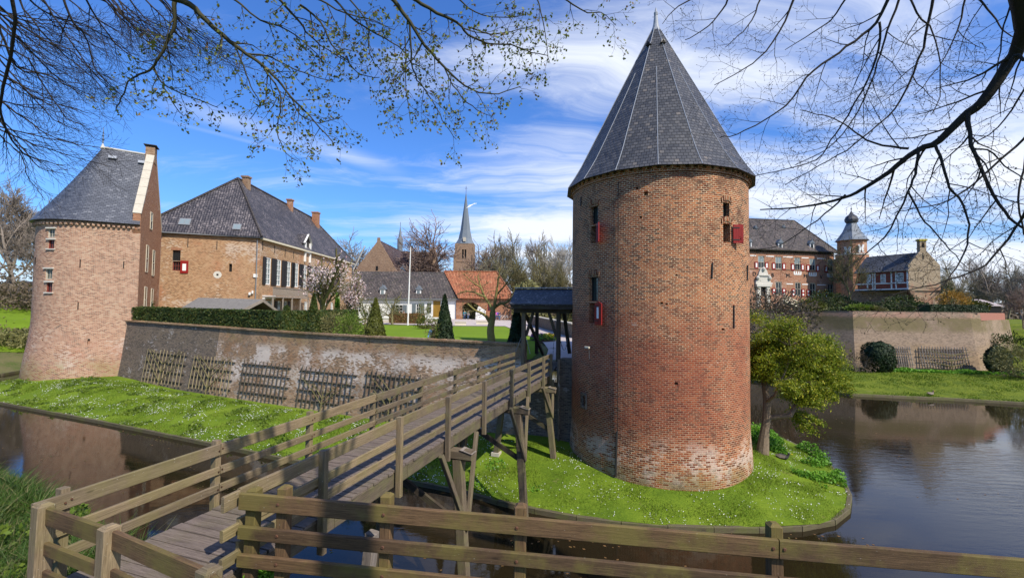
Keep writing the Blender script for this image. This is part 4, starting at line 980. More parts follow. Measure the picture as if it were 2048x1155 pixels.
# long wooden balcony railing
b0 = FR.hit(525, 575)[0]; b1 = FR.hit(600, 585)[0]
q = MB(); FR.bx(q, b0, b1, 8.30, 8.45, -1.3, 0); FR.bx(q, b0, b1, 9.45, 9.55, -1.3, -1.18); FR.bx(q, b0, b1, 8.5, 8.56, -1.28, -1.2)
for k in range(int((b1-b0)/.16)): u = b0+.06+k*.16; FR.bx(q, u-.035, u+.035, 8.56, 9.45, -1.26, -1.22)
for u in np.linspace(b0+.1, b1-.1, 5): FR.bx(q, u-.07, u+.07, 5.0, 8.3, -1.3, -1.16)
q.build('balcony', M['wood_grey'], hs)
q = MB(); FL.bx(q, -.3, FL.L+.35, HE-.14, HE-.03, -.40, -.2); q.build('gutter', M['zinc'], hs); q = MB(); FR.bx(q, -.0, FR.L+.3, HE-.26, HE-.03, -.42, 0); q.build('gutter', M['cream'], hs)
q = MB(); c = FL.at(FL.L-.25, 0, -.12); q.tube([c+V((0, 0, 5)), c+V((0, 0, HE-.3))], .06, 6); q.build('drainpipe', M['zinc'], hs)
anchors(FL, hs, ((376, 485), (434, 490)), 1.0); anchors(FR, hs, ((525, 491), (549, 498), (570, 505), (587, 510)), 1.0)
q = MB(); u, v = FL.hit(511, 551); FL.bx(q, u-.2, u+.2, v-.2, v+.2, -.15, 0); u, v = FL.hit(503, 586); FL.bx(q, u-.25, u-.05, v-.2, v+.1, -.3, 0); FL.bx(q, u+.05, u+.2, v-.05, v+.3, -.25, 0); q.build('wall_lamp', M['white'], hs)
# roof
O = .45; RZH = 23.3
def offp(p, dx, dy): return V((p[0]+dx, p[1]+dy, HE-.02))
e0 = offp(H0, -O, -O); e1 = offp(H1, O, -O); e2 = offp(H2, O, O); e3 = offp(H3, -O, O)
a0 = V((-34.85, 56.4, RZH)); a1 = V((-35.2, 78.5, RZH-.7))
q = MB(); q.poly([e0, e1, a0]); q.poly([e1, e2, a1, a0]); q.poly([e2, e3, a1]); q.poly([e3, e0, a0, a1]); q.poly([e3, e2, e1, e0]); hr = q.build('roof', M['tile_dark'], hs)
q = MB()
for a, b_ in ((e0, a0), (e1, a0), (a0, a1), (e2, a1)):
    k = int((b_-a).length/.42)
    for i in range(k): p = a.lerp(b_, i/k)+V((0, 0, .05)); r_ = a.lerp(b_, (i+.97)/k)+V((0, 0, .08)); q.tube([p, r_], [.15, .12], 6)
q.build('ridge_tiles', M['tile_brown'], hr)
def chimney(root, c, sx, sy, z0, z1, mat, rotz=0, cap=True):
    q = MB(); Mx = Matrix.Rotation(rotz, 3, 'Z'); q.box((c[0], c[1], (z0+z1)/2), (sx, sy, z1-z0), Mx); q.box((c[0], c[1], z1+.08), (sx+.2, sy+.2, .2), Mx)
    if cap: q.box((c[0], c[1], z1+.28), (sx*.6, sy*.6, .25), Mx)
    return q.build('chimney', mat, root)
chimney(hr, (-34.5, 57.6), .75, .75, 22.0, 23.75, M['brick_far'], cap=False); chimney(hr, (-34.7, 69.5), .7, .7, 21.5, 23.6, M['brick_orange'], cap=False); chimney(hr, (-34.2, 77.6), 1.0, .9, 20.5, 23.3, M['brick_orange'], cap=False)
for px, py in ((370, 444), (474, 454)):
    # skylight on the left slope
    n = (e1-e0).cross(a0-e0).normalized(); n = n if n.z > 0 else -n; r_ = ray(px, py); t = (e0-CO).dot(n)/r_.dot(n); c = CO+r_*t; ud = (e1-e0).normalized(); vd = n.cross(ud); vd = vd if vd.z > 0 else -vd
    q = MB(); w_, h_ = (.55, .5) if px < 400 else (.42, .45)
    q.extr([c-ud*w_-vd*h_+n*.02, c+ud*w_-vd*h_+n*.02, c+ud*w_+vd*h_+n*.02, c-ud*w_+vd*h_+n*.02], n*.08); s_ = q.build('skylight', M['zinc'], hr)
    g = MB()
    for x in ((-.8, -.06), (.06, .8)): g.extr([c+ud*w_*x[0]-vd*h_*.75+n*.102, c+ud*w_*x[1]-vd*h_*.75+n*.102, c+ud*w_*x[1]+vd*h_*.75+n*.102, c+ud*w_*x[0]+vd*h_*.75+n*.102], n*.006)
    g.build('pane', M['glass_pale'], s_)
# small white dormer with hoist over the facade
u, v = FR.hit(614, 492); q = MB()
FR.bx(q, u-.9, u-.7, 13.6, 16.4, -.25, .1); FR.bx(q, u+.7, u+.9, 13.6, 16.4, -.25, .1); q.beam(FR.at(u-1.25, 16.2, -.2), FR.at(u, 17.6, -.2), .25, .16); q.beam(FR.at(u+1.25, 16.2, -.2), FR.at(u, 17.6, -.2), .25, .16)
FR.bx(q, u-.7, u+.7, 14.9, 15.2, -.3, 0); dm = q.build('dormer', M['white'], hr)
q = MB(); FR.bx(q, u-.7, u+.7, 15.2, 16.6, .0, 2.2); q.build('dormer_door', M['shutter_dark'], dm)
q = MB(); slab(q, [FR.at(u-1.3, 16.2, -.35), FR.at(u, 17.7, -.35), FR.at(u, 17.7, 3), FR.at(u-1.3, 16.2, 2)], .1); slab(q, [FR.at(u+1.3, 16.2, -.35), FR.at(u, 17.7, -.35), FR.at(u, 17.7, 3), FR.at(u+1.3, 16.2, 2)], .1); q.build('dormer_roof', M['tile_dark'], dm)

# ================================================================== SHED behind the hedge
sh = thing('shed', 'low open shed with a corrugated grey roof showing above the clipped hedge', 'shed', tuple(Y(460, 640, 44)))
A = Y(362, 617, 42.5); B = Y(478, 623.5, 38.5); Bm = Y(526, 599.5, 40.5); Am = Y(397, 596, 45.0); Cc = Y(556, 622, 43.0)
q = MB(); n_ = 46
nn = (B-A).cross(Am-A).normalized(); nn = nn if nn.z > 0 else -nn
n_ = 34
for i in range(n_):
    t0, t1, tm = i/n_, (i+1)/n_, (i+.5)/n_
    q.poly([A.lerp(B, t0), A.lerp(B, tm)+nn*.10, Am.lerp(Bm, tm)+nn*.10, Am.lerp(Bm, t0)]); q.poly([A.lerp(B, tm)+nn*.10, A.lerp(B, t1), Am.lerp(Bm, t1), Am.lerp(Bm, tm)+nn*.10])
q.poly([p-V((0, 0, .03)) for p in (A, B, Bm, Am)])
Ac = Am+(Cc-Bm)
q.extr([Bm, Cc, Ac, Am], V((0, 0, -.04)))
q.build('corrugated_roof', plain('corrugate', (.15, .14, .13), .85, .45, 3), sh)
q = MB(); q.beam(B+V((0, 0, -.05)), Bm+V((0, 0, -.05)), .06, .26); q.beam(Bm+V((0, 0, -.05)), Cc+V((0, 0, -.05)), .06, .26); q.build('barge_board', M['wood_grey'], sh)
q = MB()
for p in (A, B, Cc, Ac): q.beam(V((p.x, p.y, 4.6)), p-V((0, 0, .05)), .14, .14, up=(0, 1, 0))
q.build('post', M['wood_dark'], sh)
q = MB(); q.poly([V((Ac.x, Ac.y, 4.6)), V((Cc.x, Cc.y, 4.6)), Cc-V((0, 0, .1)), Ac-V((0, 0, .1))]); q.poly([V((A.x, A.y, 4.6)), V((Ac.x, Ac.y, 4.6)), Ac-V((0, 0, .1)), Am-V((0, 0, .1)), A-V((0, 0, .1))]); q.build('back_boards', M['wood_dark'], sh)

# ================================================================== WHITE COTTAGE ROW and orange-roofed gatehouse range
CY = 86.0
ct = thing('white_cottage', 'long low white cottage with a dark tiled roof and small dormers behind the lawn', 'cottage', (-22, CY, 5))
c0 = (-34.5, CY+.6); c1 = (Y(912, 600, CY).x, CY); FC = Face(c0, c1); EC = Y(800, 595, CY).z; RC = 14.3
wins_ = []
for x0, y0, x1, y1 in ((693, 605, 700, 628), (712, 604, 722, 624), (740, 606, 752, 626), (790, 609, 806, 628), (832, 607, 841, 628), (853, 605, 863, 627), (884, 606, 890, 624)): wins_.append(fr(FC, x0, y0, x1, y1))
yd = fr(FC, 866, 601, 881, 634)
q = MB(); FC.wall(q, 0, FC.L, 4.5, EC, wins_+[yd], .15); f = Face(c1, (c1[0], CY+9)); f.wall(q, 0, f.L, 4.5, EC); q.build('wall', M['white'], ct)
for o in wins_:
    window(FC, ct, o, M['white'], M['glass'], 2, 3, .08, .1)
for i in (3, 4): 
    o = wins_[i]
    for s_ in (-1, 1): shutter(FC, ct, (o[0]-.75 if s_ < 0 else o[1]+.02), (o[0]-.02 if s_ < 0 else o[1]+.75), o[2], o[3], M['grey_paint'])
q = MB(); FC.bx(q, yd[0], yd[1], yd[2], yd[3], .08, .13); q.build('door', M['leaf_orange'], ct)
o = fr(FC, 892, 616, 896, 630); q = MB(); FC.bx(q, *o, -.06, -.0); q.build('hatch', M['red_brown'], ct)
q = MB(); yb = CY-.5; xl, xr = -36.0, c1[0]+.3
slab(q, [(xl, yb+.6, EC-.1), (xr+1.0, yb, EC-.1), (xr-3.0, CY+4.6, RC), (xl, CY+5.2, RC)], .2); slab(q, [(xl, CY+10, EC-.1), (xr, CY+9.6, EC-.1), (xr-3, CY+4.6, RC), (xl, CY+5.2, RC)], .2)
cr = q.build('roof', M['tile_brown'], ct)
q = MB(); q.beam((xl, yb-.06+.6, EC-.2), (xr+.5, yb-.06, EC-.2), .14, .14); q.build('gutter', M['zinc'], ct)
def dormer(root, px, py, yy, w_, h_, roofm, wallm, glassm, dy=1.5):
    c = Y(px, py, yy); q = MB(); q.box((c.x, yy+dy/2, c.z), (w_, dy, h_)); d_ = q.build('dormer', wallm, root)
    q = MB(); q.box((c.x, yy-.03, c.z), (w_*.55, .05, h_*.8)); q.build('pane', glassm, d_)
    q = MB(); zt_ = c.z+h_/2; k = w_*.75
    for s_ in (-1, 1): q.poly([(c.x+s_*k, yy-.15, zt_), (c.x, yy-.15, zt_+k*1.15), (c.x, yy+dy+.5, zt_+k*1.15), (c.x+s_*k, yy+dy, zt_)])
    q.poly([(c.x-k, yy-.15, zt_), (c.x+k, yy-.15, zt_), (c.x, yy-.15, zt_+k*1.15)])
    q.tube([(c.x, yy-.1, zt_+k*1.1), (c.x, yy-.1, zt_+k*1.1+.35)], .05, 5)
    q.build('dormer_roof', roofm, d_); return d_
dormer(cr, 837, 585, CY+.6, .95, 1.15, M['lead'], M['white'], M['grey_paint']); dormer(cr, 765, 584, CY+.6, .95, 1.15, M['lead'], M['white'], M['glass_pale'])

gb = thing('orange_roofed_barn', 'brick barn with an orange tiled hipped roof and an arched gateway beside the white cottage', 'barn', (-5, CY, 5))
b0_ = (c1[0]+.1, CY-.3); b1_ = (Y(1024, 600, CY).x, CY-.3); FB = Face(b0_, b1_)
arch = fr(FB, 924, 604, 959, 640); arch = (arch[0], arch[1], 4.4, arch[3])
bw_ = fr(FB, 975, 608, 985, 622)
q = MB(); FB.wall(q, 0, FB.L, 4.5, EC, [arch, bw_], .8)
k = 8; u0, u1, _, v1 = arch; r_ = (u1-u0)/2; uc = (u0+u1)/2
for s_ in (-1, 1):
    for i in range(k):
        a, b2 = math.pi/2*i/k, math.pi/2*(i+1)/k; q.poly([FB.at(uc+s_*r_*math.cos(a), v1-1.1+1.05*math.sin(a), .002), FB.at(uc+s_*r_*math.cos(b2), v1-1.1+1.05*math.sin(b2), .002), FB.at(uc+s_*r_, v1, .002)])
f = Face(b1_, (b1_[0], CY+9)); f.wall(q, 0, f.L, 4.5, EC)
q.build('wall', M['brick_orange'], gb); window(FB, gb, bw_, M['red'], M['glass'], 2, 2, .1, .12)
q = MB(); q.box((FB.at(uc, 6, 4).x, CY+4.6, 6.2), (r_*2+.5, .1, 4.2)); q.build('passage_back', M['leaf_haze'], gb)
o = fr(FB, 953, 614, 972, 637)
q = MB(); x0 = FB.at(o[0], 0, 0).x; x1 = FB.at(o[1], 0, 0).x; zt_ = o[3]; q.extr([(x0, CY-2.3, 4.7), (x1, CY-2.3, 4.7), (x1, CY-2.3, zt_-.7), ((x0+x1)/2-.4, CY-2.3, zt_+.2), (x0, CY-2.3, zt_-1.0)], (0, 1.6, 0)); q.build('porch', M['white'], gb)
q = MB(); xl = b0_[0]-.2; xr = b1_[0]+.5; 
slab(q, [(xl+.6, CY-.9, EC+.05), (xr, CY-.9, EC+.05), (xr-3.6, CY+4.6, RC+.15), (xl-3.0, CY+4.6, RC+.15)], .2); slab(q, [(xr, CY-.9, EC+.05), (xr, CY+9.6, EC+.05), (xr-3.6, CY+4.6, RC+.15)], .15); slab(q, [(xl, CY+9.6, EC), (xr, CY+9.6, EC), (xr-3.6, CY+4.6, RC+.15), (xl-3, CY+4.6, RC+.15)], .2)
br_ = q.build('roof', M['tile_orange'], gb); q = MB(); q.tube([(xl-3, CY+4.6, RC+.2), (xr-3.6, CY+4.6, RC+.2), (xr, CY-.9, EC+.1)], .14, 6); q.build('ridge_tiles', M['tile_orange'], br_)

# low picket of red shutters + barn behind
bb = thing('gabled_barn', 'tall brick gable with a dark red tiled roof rising behind the white cottage', 'barn', (-26, 104, 5))
YB = 104.0
def XY(px, py, y=YB): p = Y(px, py, y); return V((p.x, y, p.z))
gl, ga, gr_ = XY(704, 548), XY(757, 479), XY(797, 548)
q = MB(); q.extr([V((gl.x, YB, 5)), V((gr_.x, YB, 5)), gr_, ga+V((.35, 0, -.5)), ga+V((.3, 0, .5)), ga+V((-.3, 0, .5)), ga+V((-.35, 0, -.5)), gl], (0, .5, 0))
ga2, gb2, gc2 = XY(866, 500, 108), XY(853, 556, 108), XY(875, 556, 108)
q.extr([V((gb2.x, 106, 5)), V((gc2.x, 109, 5)), V((gc2.x, 109, gc2.z)), V((ga2.x, 108, ga2.z+.8)), V((ga2.x-.6, 107.6, ga2.z)), V((gb2.x, 106, gb2.z))], (.5, .5, 0))
q.build('gable_wall', M['brick_far'], bb)
q = MB(); slab(q, [gr_+V((.3, .55, 0)), ga+V((0, .55, 0)), ga+V((0, 22, 0)), gr_+V((.3, 22, 0))], .2); slab(q, [gl+V((-.3, .55, 0)), ga+V((0, .55, 0)), ga+V((0, 22, 0)), gl+V((-.3, 22, 0))], .2)
r0_, r1_ = XY(803, 502, 112), XY(866, 504, 112); slab(q, [XY(792, 558, 106), XY(856, 560, 106), r1_, r0_], .2); slab(q, [r0_, r1_, r1_+V((0, 7, -6)), r0_+V((0, 7, -6))], .2)
rb = q.build('roof', M['tile_red'], bb)
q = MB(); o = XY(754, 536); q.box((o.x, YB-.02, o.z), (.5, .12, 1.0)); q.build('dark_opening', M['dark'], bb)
q = MB(); q.tube([XY(704, 548)+V((0, -.1, .2)), XY(730, 500)+V((0, -.1, 1.0))], .12, 5); q.build('barge_tiles', M['stone'], rb)
dormer(rb, 806, 545, 104.2, 1.2, 1.5, M['lead'], M['lead_light'], M['glass_pale'])

# ================================================================== CHURCHES
cy_ = 190.0; chh = thing('church_tower', 'brown brick church tower with a slender grey spire in the far distance', 'church tower', (Y(929, 560, cy_).x, cy_, 5))
cxm = Y(930, 520, cy_).x; hw = 3.9; zc_ = Y(930, 489, cy_).z
fA = Face((cxm-hw, cy_-hw), (cxm+hw, cy_-hw)); q = MB(); ops = [(hw-.9, hw-.15, zc_-6.5, zc_-2.5), (hw+.15, hw+.9, zc_-6.5, zc_-2.5)]
fA.wall(q, 0, 2*hw, 5, zc_, ops, .5)
for a, b_ in (((cxm+hw, cy_-hw), (cxm+hw, cy_+hw)), ((cxm+hw, cy_+hw), (cxm-hw, cy_+hw)), ((cxm-hw, cy_+hw), (cxm-hw, cy_-hw))): f = Face(a, b_); f.wall(q, 0, f.L, 5, zc_)
for x in (-hw, hw): q.box((cxm+x, cy_-hw, (zc_-8+5)/2+2), (.9, .9, zc_-10))
q.box((cxm, cy_-hw, zc_-7.6), (2*hw+.3, .3, .3)); q.build('wall', M['brick_far'], chh)
for o in ops: g = MB(); fA.bx(g, *o, .4, .48); g.build('louvre', M['dark'], chh)
tip = Y(932, 386, cy_).z
q = MB(); prof_ = [(hw*1.12, zc_), (hw*.78, zc_+2.2), (hw*.56, zc_+6), (.10, tip)]; q.lathe((cxm, cy_, 0), prof_, 8, R(22.5)); sp_ = q.build('spire', M['lead'], chh)
q = MB(); q.tube([(cxm, cy_, tip-.3), (cxm, cy_, tip+3.0)], .09, 5); q.box((cxm, cy_, tip+2.0), (1.0, .1, .12)); q.build('weather_vane', M['iron'], sp_)
for s_ in (-1, 1): q = MB(); q.box((cxm, cy_-hw*.9, zc_+1.7), (1.1, 1.3, 1.7)); 
q.build('clock_dormer', M['stone'], sp_)
y2 = 240.0; c2 = thing('distant_steeple', 'thin dark steeple needle just left of the big bare tree', 'steeple', (Y(800, 500, y2).x, y2, 5)); x2 = Y(800, 490, y2).x
q = MB(); q.lathe((x2, y2, 0), [(1.5, 5), (1.5, Y(800, 478, y2).z), (.9, Y(800, 474, y2).z), (.08, Y(800, 452, y2).z)], 8); q.build('spire', M['lead'], c2); q = MB(); q.tube([(x2, y2, Y(800, 454, y2).z), (x2, y2, Y(800, 444, y2).z)], .12, 5); q.build('vane', M['iron'], c2)

# ================================================================== low brick wall right of the gravel path, far hedge
lwv = thing('path_wall', 'low grey brick wall running along the gravel path behind the gate', 'wall', (3.7, 48, 5))
q = MB(); pa, pb = V((4.75, 34.0)), V((2.75, 62.0)); q.beam((pa.x, pa.y, 5.55), (pb.x, pb.y, 5.55), .35, 1.5); q.build('brickwork', M['brick_dark'], lwv); q = MB(); q.beam((pa.x, pa.y, 6.34), (pb.x, pb.y, 6.34), .46, .09); q.build('coping', M['stone'], lwv)

# ================================================================== CASTLE (right)
cs = thing('castle_residence', 'red brick castle wing with dark hipped roof, red and white shutters and white portal', 'castle', (50, 84, 8))
k0 = (33.0, 79.0); k1 = (60.4, 84.2); FK = Face(k0, k1); k2 = (57.9, 96.0); k3 = (30.5, 91)
EK = FK.hit(1590, 502)[1]
cols_u = [(1516, 1529), (1550.5, 1563.5), (1588.5, 1601), (1619, 1631), (1655, 1666.5)]
cols_l = [(1551, 1563.5), (1590, 1602), (1619.5, 1631.5), (1655, 1667)]
wk = []
for i, (a, b_) in enumerate(cols_u): y0 = 511+i*1.9; wk.append(fr(FK, a, y0, b_, y0+25))
for i, (a, b_) in enumerate(cols_l): y0 = 563+i*1.3; wk.append(fr(FK, a, y0, b_, y0+27))
dr = fr(FK, 1519, 573, 1531, 592)
q = MB(); FK.wall(q, 0, FK.L, 7.0, EK, wk+[dr], .3); f = Face(k1, k2); f.wall(q, 0, f.L, 7.0, EK); f = Face(k3, k0); f.wall(q, 0, f.L, 7.0, EK); q.build('wall', M['brick_castle'], cs)
for i, o in enumerate(wk):
    window(FK, cs, o, M['stone'], M['glass'], 2, 2, .12, .13)
    g = MB(); FK.bx(g, o[0]+.12, o[1]-.12, (o[2]+o[3])/2+.05, o[3]-.1, .11, .118)
    if i < 5: g.build('curtain', M['glass_pale'], cs)
    h = (o[3]-o[2])*(.5 if i < 5 else .52); pn = ((.18, .82),) if i < 5 else ((.12, .40), (.58, .86))
    for s_ in (-1, 1): u0 = o[0]-.74 if s_ < 0 else o[1]+.04; shutter(FK, cs, u0, u0+.70, o[2]-.1, o[2]+h, M['red'], pn, out=-.1)
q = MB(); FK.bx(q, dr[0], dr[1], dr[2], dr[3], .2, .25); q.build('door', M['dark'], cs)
# portal
q = MB(); uc = (dr[0]+dr[1])/2; w_ = (dr[1]-dr[0])/2
FK.bx(q, uc-w_-.65, uc-w_, 8.0, dr[3], -.35, 0); FK.bx(q, uc+w_, uc+w_+.65, 8.0, dr[3], -.35, 0); FK.bx(q, uc-w_-.9, uc+w_+.9, dr[3], dr[3]+.45, -.5, 0)
def shell(s, y): return FK.at(uc+s, y, 0)
y0 = dr[3]+.45; prf_ = [(-1.75, 0), (1.75, 0), (1.7, .5), (1.35, 1.1), (1.25, 1.6), (.95, 1.9), (1.05, 2.3), (.7, 3.1), (.25, 3.55), (-.25, 3.55), (-.7, 3.1), (-1.05, 2.3), (-.95, 1.9), (-1.25, 1.6), (-1.35, 1.1), (-1.7, .5)]
prf = [(a*.9, b_*.85) for a, b_ in prf_]; q.extr([shell(a, y0+b_) for a, b_ in prf], FK.n*.3); FK.bx(q, uc-1.2, uc+1.2, y0+1.5, y0+1.75, -.5, -.3)
for s_ in (-1.2, 1.2, 0): q.lathe(tuple(FK.at(uc+s_, y0+1.1+(1.6 if s_ == 0 else 0), -.35)), [(0, -.4), (.3, -.2), (.35, .1), (0, .5)], 8)
q.build('stone_portal', M['stone_pale'], cs)
# white bands, string course, crowns
for a, b_ in ((1500, 1512), (1532, 1548), (1566, 1586), (1603, 1617), (1634, 1651)): 
    u0 = FK.hit(a, 513)[0]; u1 = FK.hit(b_, 515)[0]; vv = FK.hit((a+b_)/2, 510.5+(a-1500)*.045)[1]; q = MB(); FK.bx(q, u0, u1, vv-.12, vv+.06, -.03, 0); q.build('white_stone_band', M['white'], cs)
for a, b_ in ((1534, 1545), (1573, 1586), (1604, 1617), (1634, 1652)):
    u0 = FK.hit(a, 567)[0]; u1 = FK.hit(b_, 567)[0]; vv = FK.hit((a+b_)/2, 566+(a-1534)*.03)[1]; q = MB(); FK.bx(q, u0, u1, vv-.12, vv+.06, -.03, 0); q.build('white_stone_band', M['white'], cs)
for x, y in ((1595, 545), (1625.5, 547.5), (1662, 549.5)):
    u, v = FK.hit(x, y); q = MB()
    for s_ in (-.7, -.25, .25, .7): FK.bx(q, u+s_-.13, u+s_+.13, v-.3, v+.25, -.03, 0)
    FK.bx(q, u-.75, u+.75, v-.4, v-.2, -.032, 0); q.build('stone_crown', M['white'], cs)
q = MB(); vv = FK.hit(1580, 539)[1]; FK.bx(q, 0, FK.L, vv-.07, vv+.07, -.08, 0); q.build('string_course', M['brick_far'], cs)
for ch_, px, py in (('D', 1508.5, 547.5), ('B', 1545, 550), ('M', 1575.5, 551), ('M', 1610.5, 552), ('V', 1642, 553.5)):
    cu = bpy.data.curves.new('letter', 'FONT'); cu.body = ch_; cu.size = 1.0; cu.extrude = .03; cu.align_x = 'CENTER'; cu.align_y = 'CENTER'
    to = bpy.data.objects.new('letter_tmp', cu); COL.objects.link(to); dg = bpy.context.evaluated_depsgraph_get(); me = bpy.data.meshes.new_from_object(to.evaluated_get(dg)); bpy.data.objects.remove(to)
    u, v = FK.hit(px, py); Mt = Matrix((FK.d, V((0, 0, 1)), FK.n)).transposed().to_4x4(); Mt.translation = FK.at(u, v, -.05)-cs.location; me.transform(Mt); me.materials.clear(); me.materials.append(M['iron'])
    lo_ = bpy.data.objects.new('iron_letter', me); COL.objects.link(lo_); lo_.parent = cs
# roof
def off2(p, z): return V((p[0], p[1], z))
ke0, ke1, ke2, ke3 = off2((32, 78.2), EK), off2((61.0, 83.7), EK), off2((58.4, 96.6), EK), off2((29.8, 91.5), EK)
kz = EK+7.4; mz = EK+4.8
def tp(p, f, z): c = V((45.5, 87.6, 0)); return V((p.x+(c.x-p.x)*f[0], p.y+(c.y-p.y)*f[1], z))
q = MB(); ra = V((38, 86.0, kz)); rb_ = Y(1588, 441, 88.3); rb_ = V((rb_.x, 88.3, rb_.z)); ra.z = rb_.z
q.poly([ke0, ke1, rb_, ra]); q.poly([ke1, ke2, rb_]); q.poly([ke2, ke3, ra, rb_]); q.poly([ke3, ke0, ra]); kr = q.build('roof', M['tile_brown'], cs)
q = MB(); FK.bx(q, -.5, FK.L+.4, EK-.1, EK+.12, -.55, 0)
for k in range(int(FK.L/.45)): FK.bx(q, k*.45, k*.45+.2, EK-.42, EK-.1, -.3, 0)
q.build('cornice', M['wood_dark'], cs)
q = MB(); q.tube([ra, rb_, ke1], .13, 6); q.build('ridge_tiles', M['tile_brown'], kr)
nK = (ke1-ke0).cross(ra-ke0).normalized(); nK = nK if nK.z > 0 else -nK
for px, py, s_ in ((1511.5, 461, .8), (1567.5, 460, .8), (1499, 489, 1.0), (1561, 491, 1.0), (1624, 492, 1.0)):
    r_ = ray(px, py); t = (ke0-CO).dot(nK)/r_.dot(nK); c = CO+r_*t; dormer(kr, px, py, c.y-.5, .75*s_, 1.1*s_, M['lead'], M['lead_light'] if s_ < 1 else M['white'], M['glass'], 2.0)
# entrance stairs with balustrade
st_ = thing('castle_stairs', 'outside staircase with a pale stone balustrade below the castle portal', 'staircase', (48, 78, 7.5))
sa = FK.at(FK.hit(1554, 596)[0], FK.hit(1554, 594)[1], -1.5); sb = FK.at(FK.hit(1600, 612)[0], 8.0, -1.5)
q = MB(); q.beam(sa+V((0, 0, .35)), sb+V((0, 0, .35)), .3, .16)
for k in range(17): p = sa.lerp(sb, k/16); q.lathe((p.x, p.y, p.z-.55), [(.09, 0), (.06, .15), (.13, .4), (.07, .7), (.1, .85)], 6)
q.beam(sa+V((0, 0, -.6)), sb+V((0, 0, -.6)), .4, .3); q.build('balustrade', M['cream'], st_)
q = MB()
for k in range(16):
    p = sa.lerp(sb, k/16); p2 = sa.lerp(sb, (k+1)/16); c = (p+p2)/2-FK.n*.8; q.box((c.x, c.y, (p2.z-.7+7)/2), ((p2-p).length, 1.4, p2.z-.7-7), Matrix.Rotation(math.atan2(FK.d.y, FK.d.x), 3, 'Z'))
q.build('steps', M['brick_far'], st_)

# --- stair turret
tu = thing('stair_turret', 'octagonal brick turret with a grey bell-shaped spire and onion knob beside the castle', 'turret', (0, 0, 0))
ty = 80.0; tx = Y(1704.5, 540, ty).x; tu.location = (tx, ty, 7.5)
rT = 2.15; zE = Y(1704, 478, ty-2).z
q = MB(); q.lathe((tx, ty, 0), [(rT*1.12, 7), (rT*1.12, Y(1704, 508, ty).z), (rT, Y(1704, 506.5, ty).z), (rT, zE-.2), (rT*1.08, zE-.15), (rT*1.08, zE)], 8, R(10)); q.build('wall', M['brick_castle'], tu)
q = MB(); zb_ = Y(1704, 507, ty-2).z; q.lathe((tx, ty, 0), [(rT*1.16, zb_-.12), (rT*1.16, zb_+.08)], 8, R(10)); q.build('stone_band', M['stone_pale'], tu)
zN = Y(1704, 447, ty).z; zTp = Y(1703, 422, ty).z
q = MB(); q.lathe((tx, ty, 0), [(rT*1.18, zE-.02), (rT*.98, zE+.5), (rT*.62, zE+1.7), (rT*.38, zN-.1), (rT*.36, zN)], 8, R(10)); tr_ = q.build('spire', M['lead'], tu)
H_ = zTp-zN; q = MB(); q.lathe((tx, ty, 0), [(rT*.34, zN), (rT*.46, zN+H_*.15), (rT*.49, zN+H_*.32), (rT*.40, zN+H_*.55), (rT*.16, zN+H_*.75), (.06, zTp), (.03, zTp+.9)], 12); q.lathe((tx, ty, 0), [(0, zTp+.25), (.16, zTp+.4), (0, zTp+.55)], 8); q.build('onion_knob', M['slate_dark'], tr_)
for px, py in ((1690.5, 500), (1721, 497)):
    c = Y(px, py, ty-2.0); a = math.atan2(c.x-tx, -(c.y-ty)); q = MB(); n_ = V((math.sin(a), -math.cos(a), 0)); t_ = V((n_.y, -n_.x, 0)); P = V((tx, ty, c.z))+n_*(rT*.985)
    for s_ in (-.38, .38): q.beam(P-t_*s_+V((0, 0, -.7)), P-t_*s_*.45+V((0, 0, 0)), .3, .22, up=n_); q.beam(P-t_*s_*.45, P-t_*s_+V((0, 0, .7)), .3, .22, up=n_)
    q.build('stone_window_surround', M['white'], tu)

# --- link between castle and turret, in shade
lk = thing('castle_link', 'dark brick link wall between the castle wing and the turret', 'wall', (60, 84, 7.5)); q = MB(); q.beam((60.6, 84.4, 12.0), (tx-1.2, ty+2.5, 12.0), .6, 10.0); q.build('brickwork', M['brick_castle'], lk)

# --- timbered wing
tb = thing('timbered_wing', 'half-timbered jutting upper floor with slate roof and pale brick gable with bell opening', 'building', (57, 68, 7.5))
T0 = (54.9, 71.4); T1 = (57.4, 65.0); T2 = (61.5, 64.5); FT = Face(T0, T1); FG = Face(T1, T2); ET = FT.hit(1818, 539)[1]; UT = FT.hit(1818, 578)[1]
tw_ = [fr(FT, 1735.5, 548, 1742, 566), fr(FT, 1761, 548, 1771.5, 565), fr(FT, 1794, 545, 1807, 563)]
q = MB(); FT.wall(q, 0, FT.L, UT, ET, tw_, .12); q.build('infill_brick', M['red_brown'], tb)
for o in tw_: window(FT, tb, o, M['white'], M['glass'], 4, 5, .05, .1)
q = MB()
for x in (1735, 1745.5, 1750, 1783, 1792, 1815): u = FT.hit(x, 560)[0]; FT.bx(q, u-.09, u+.09, UT, ET, -.04, .0)
for v in (UT+.08, FT.hit(1800, 565)[1]-.02, ET-.08): FT.bx(q, -.4, FT.L+.0, v-.09, v+.09, -.05, -.01)
q.build('timber_frame', M['white'], tb)
f = Face((55.9, 71.6), (58.2, 66.3)); q = MB(); f.wall(q, -2, f.L, 7.0, UT-.02); q.build('lower_wall', M['brick_far'], tb)
q = MB(); FT.bx(q, -.3, FT.L, UT-.16, UT-.01, -.15, 1.6); q.build('jetty', M['wood_dark'], tb)
gE = FG.hit(1820, 530)[1]; uA, gA = FG.hit(1846.5, 500); 
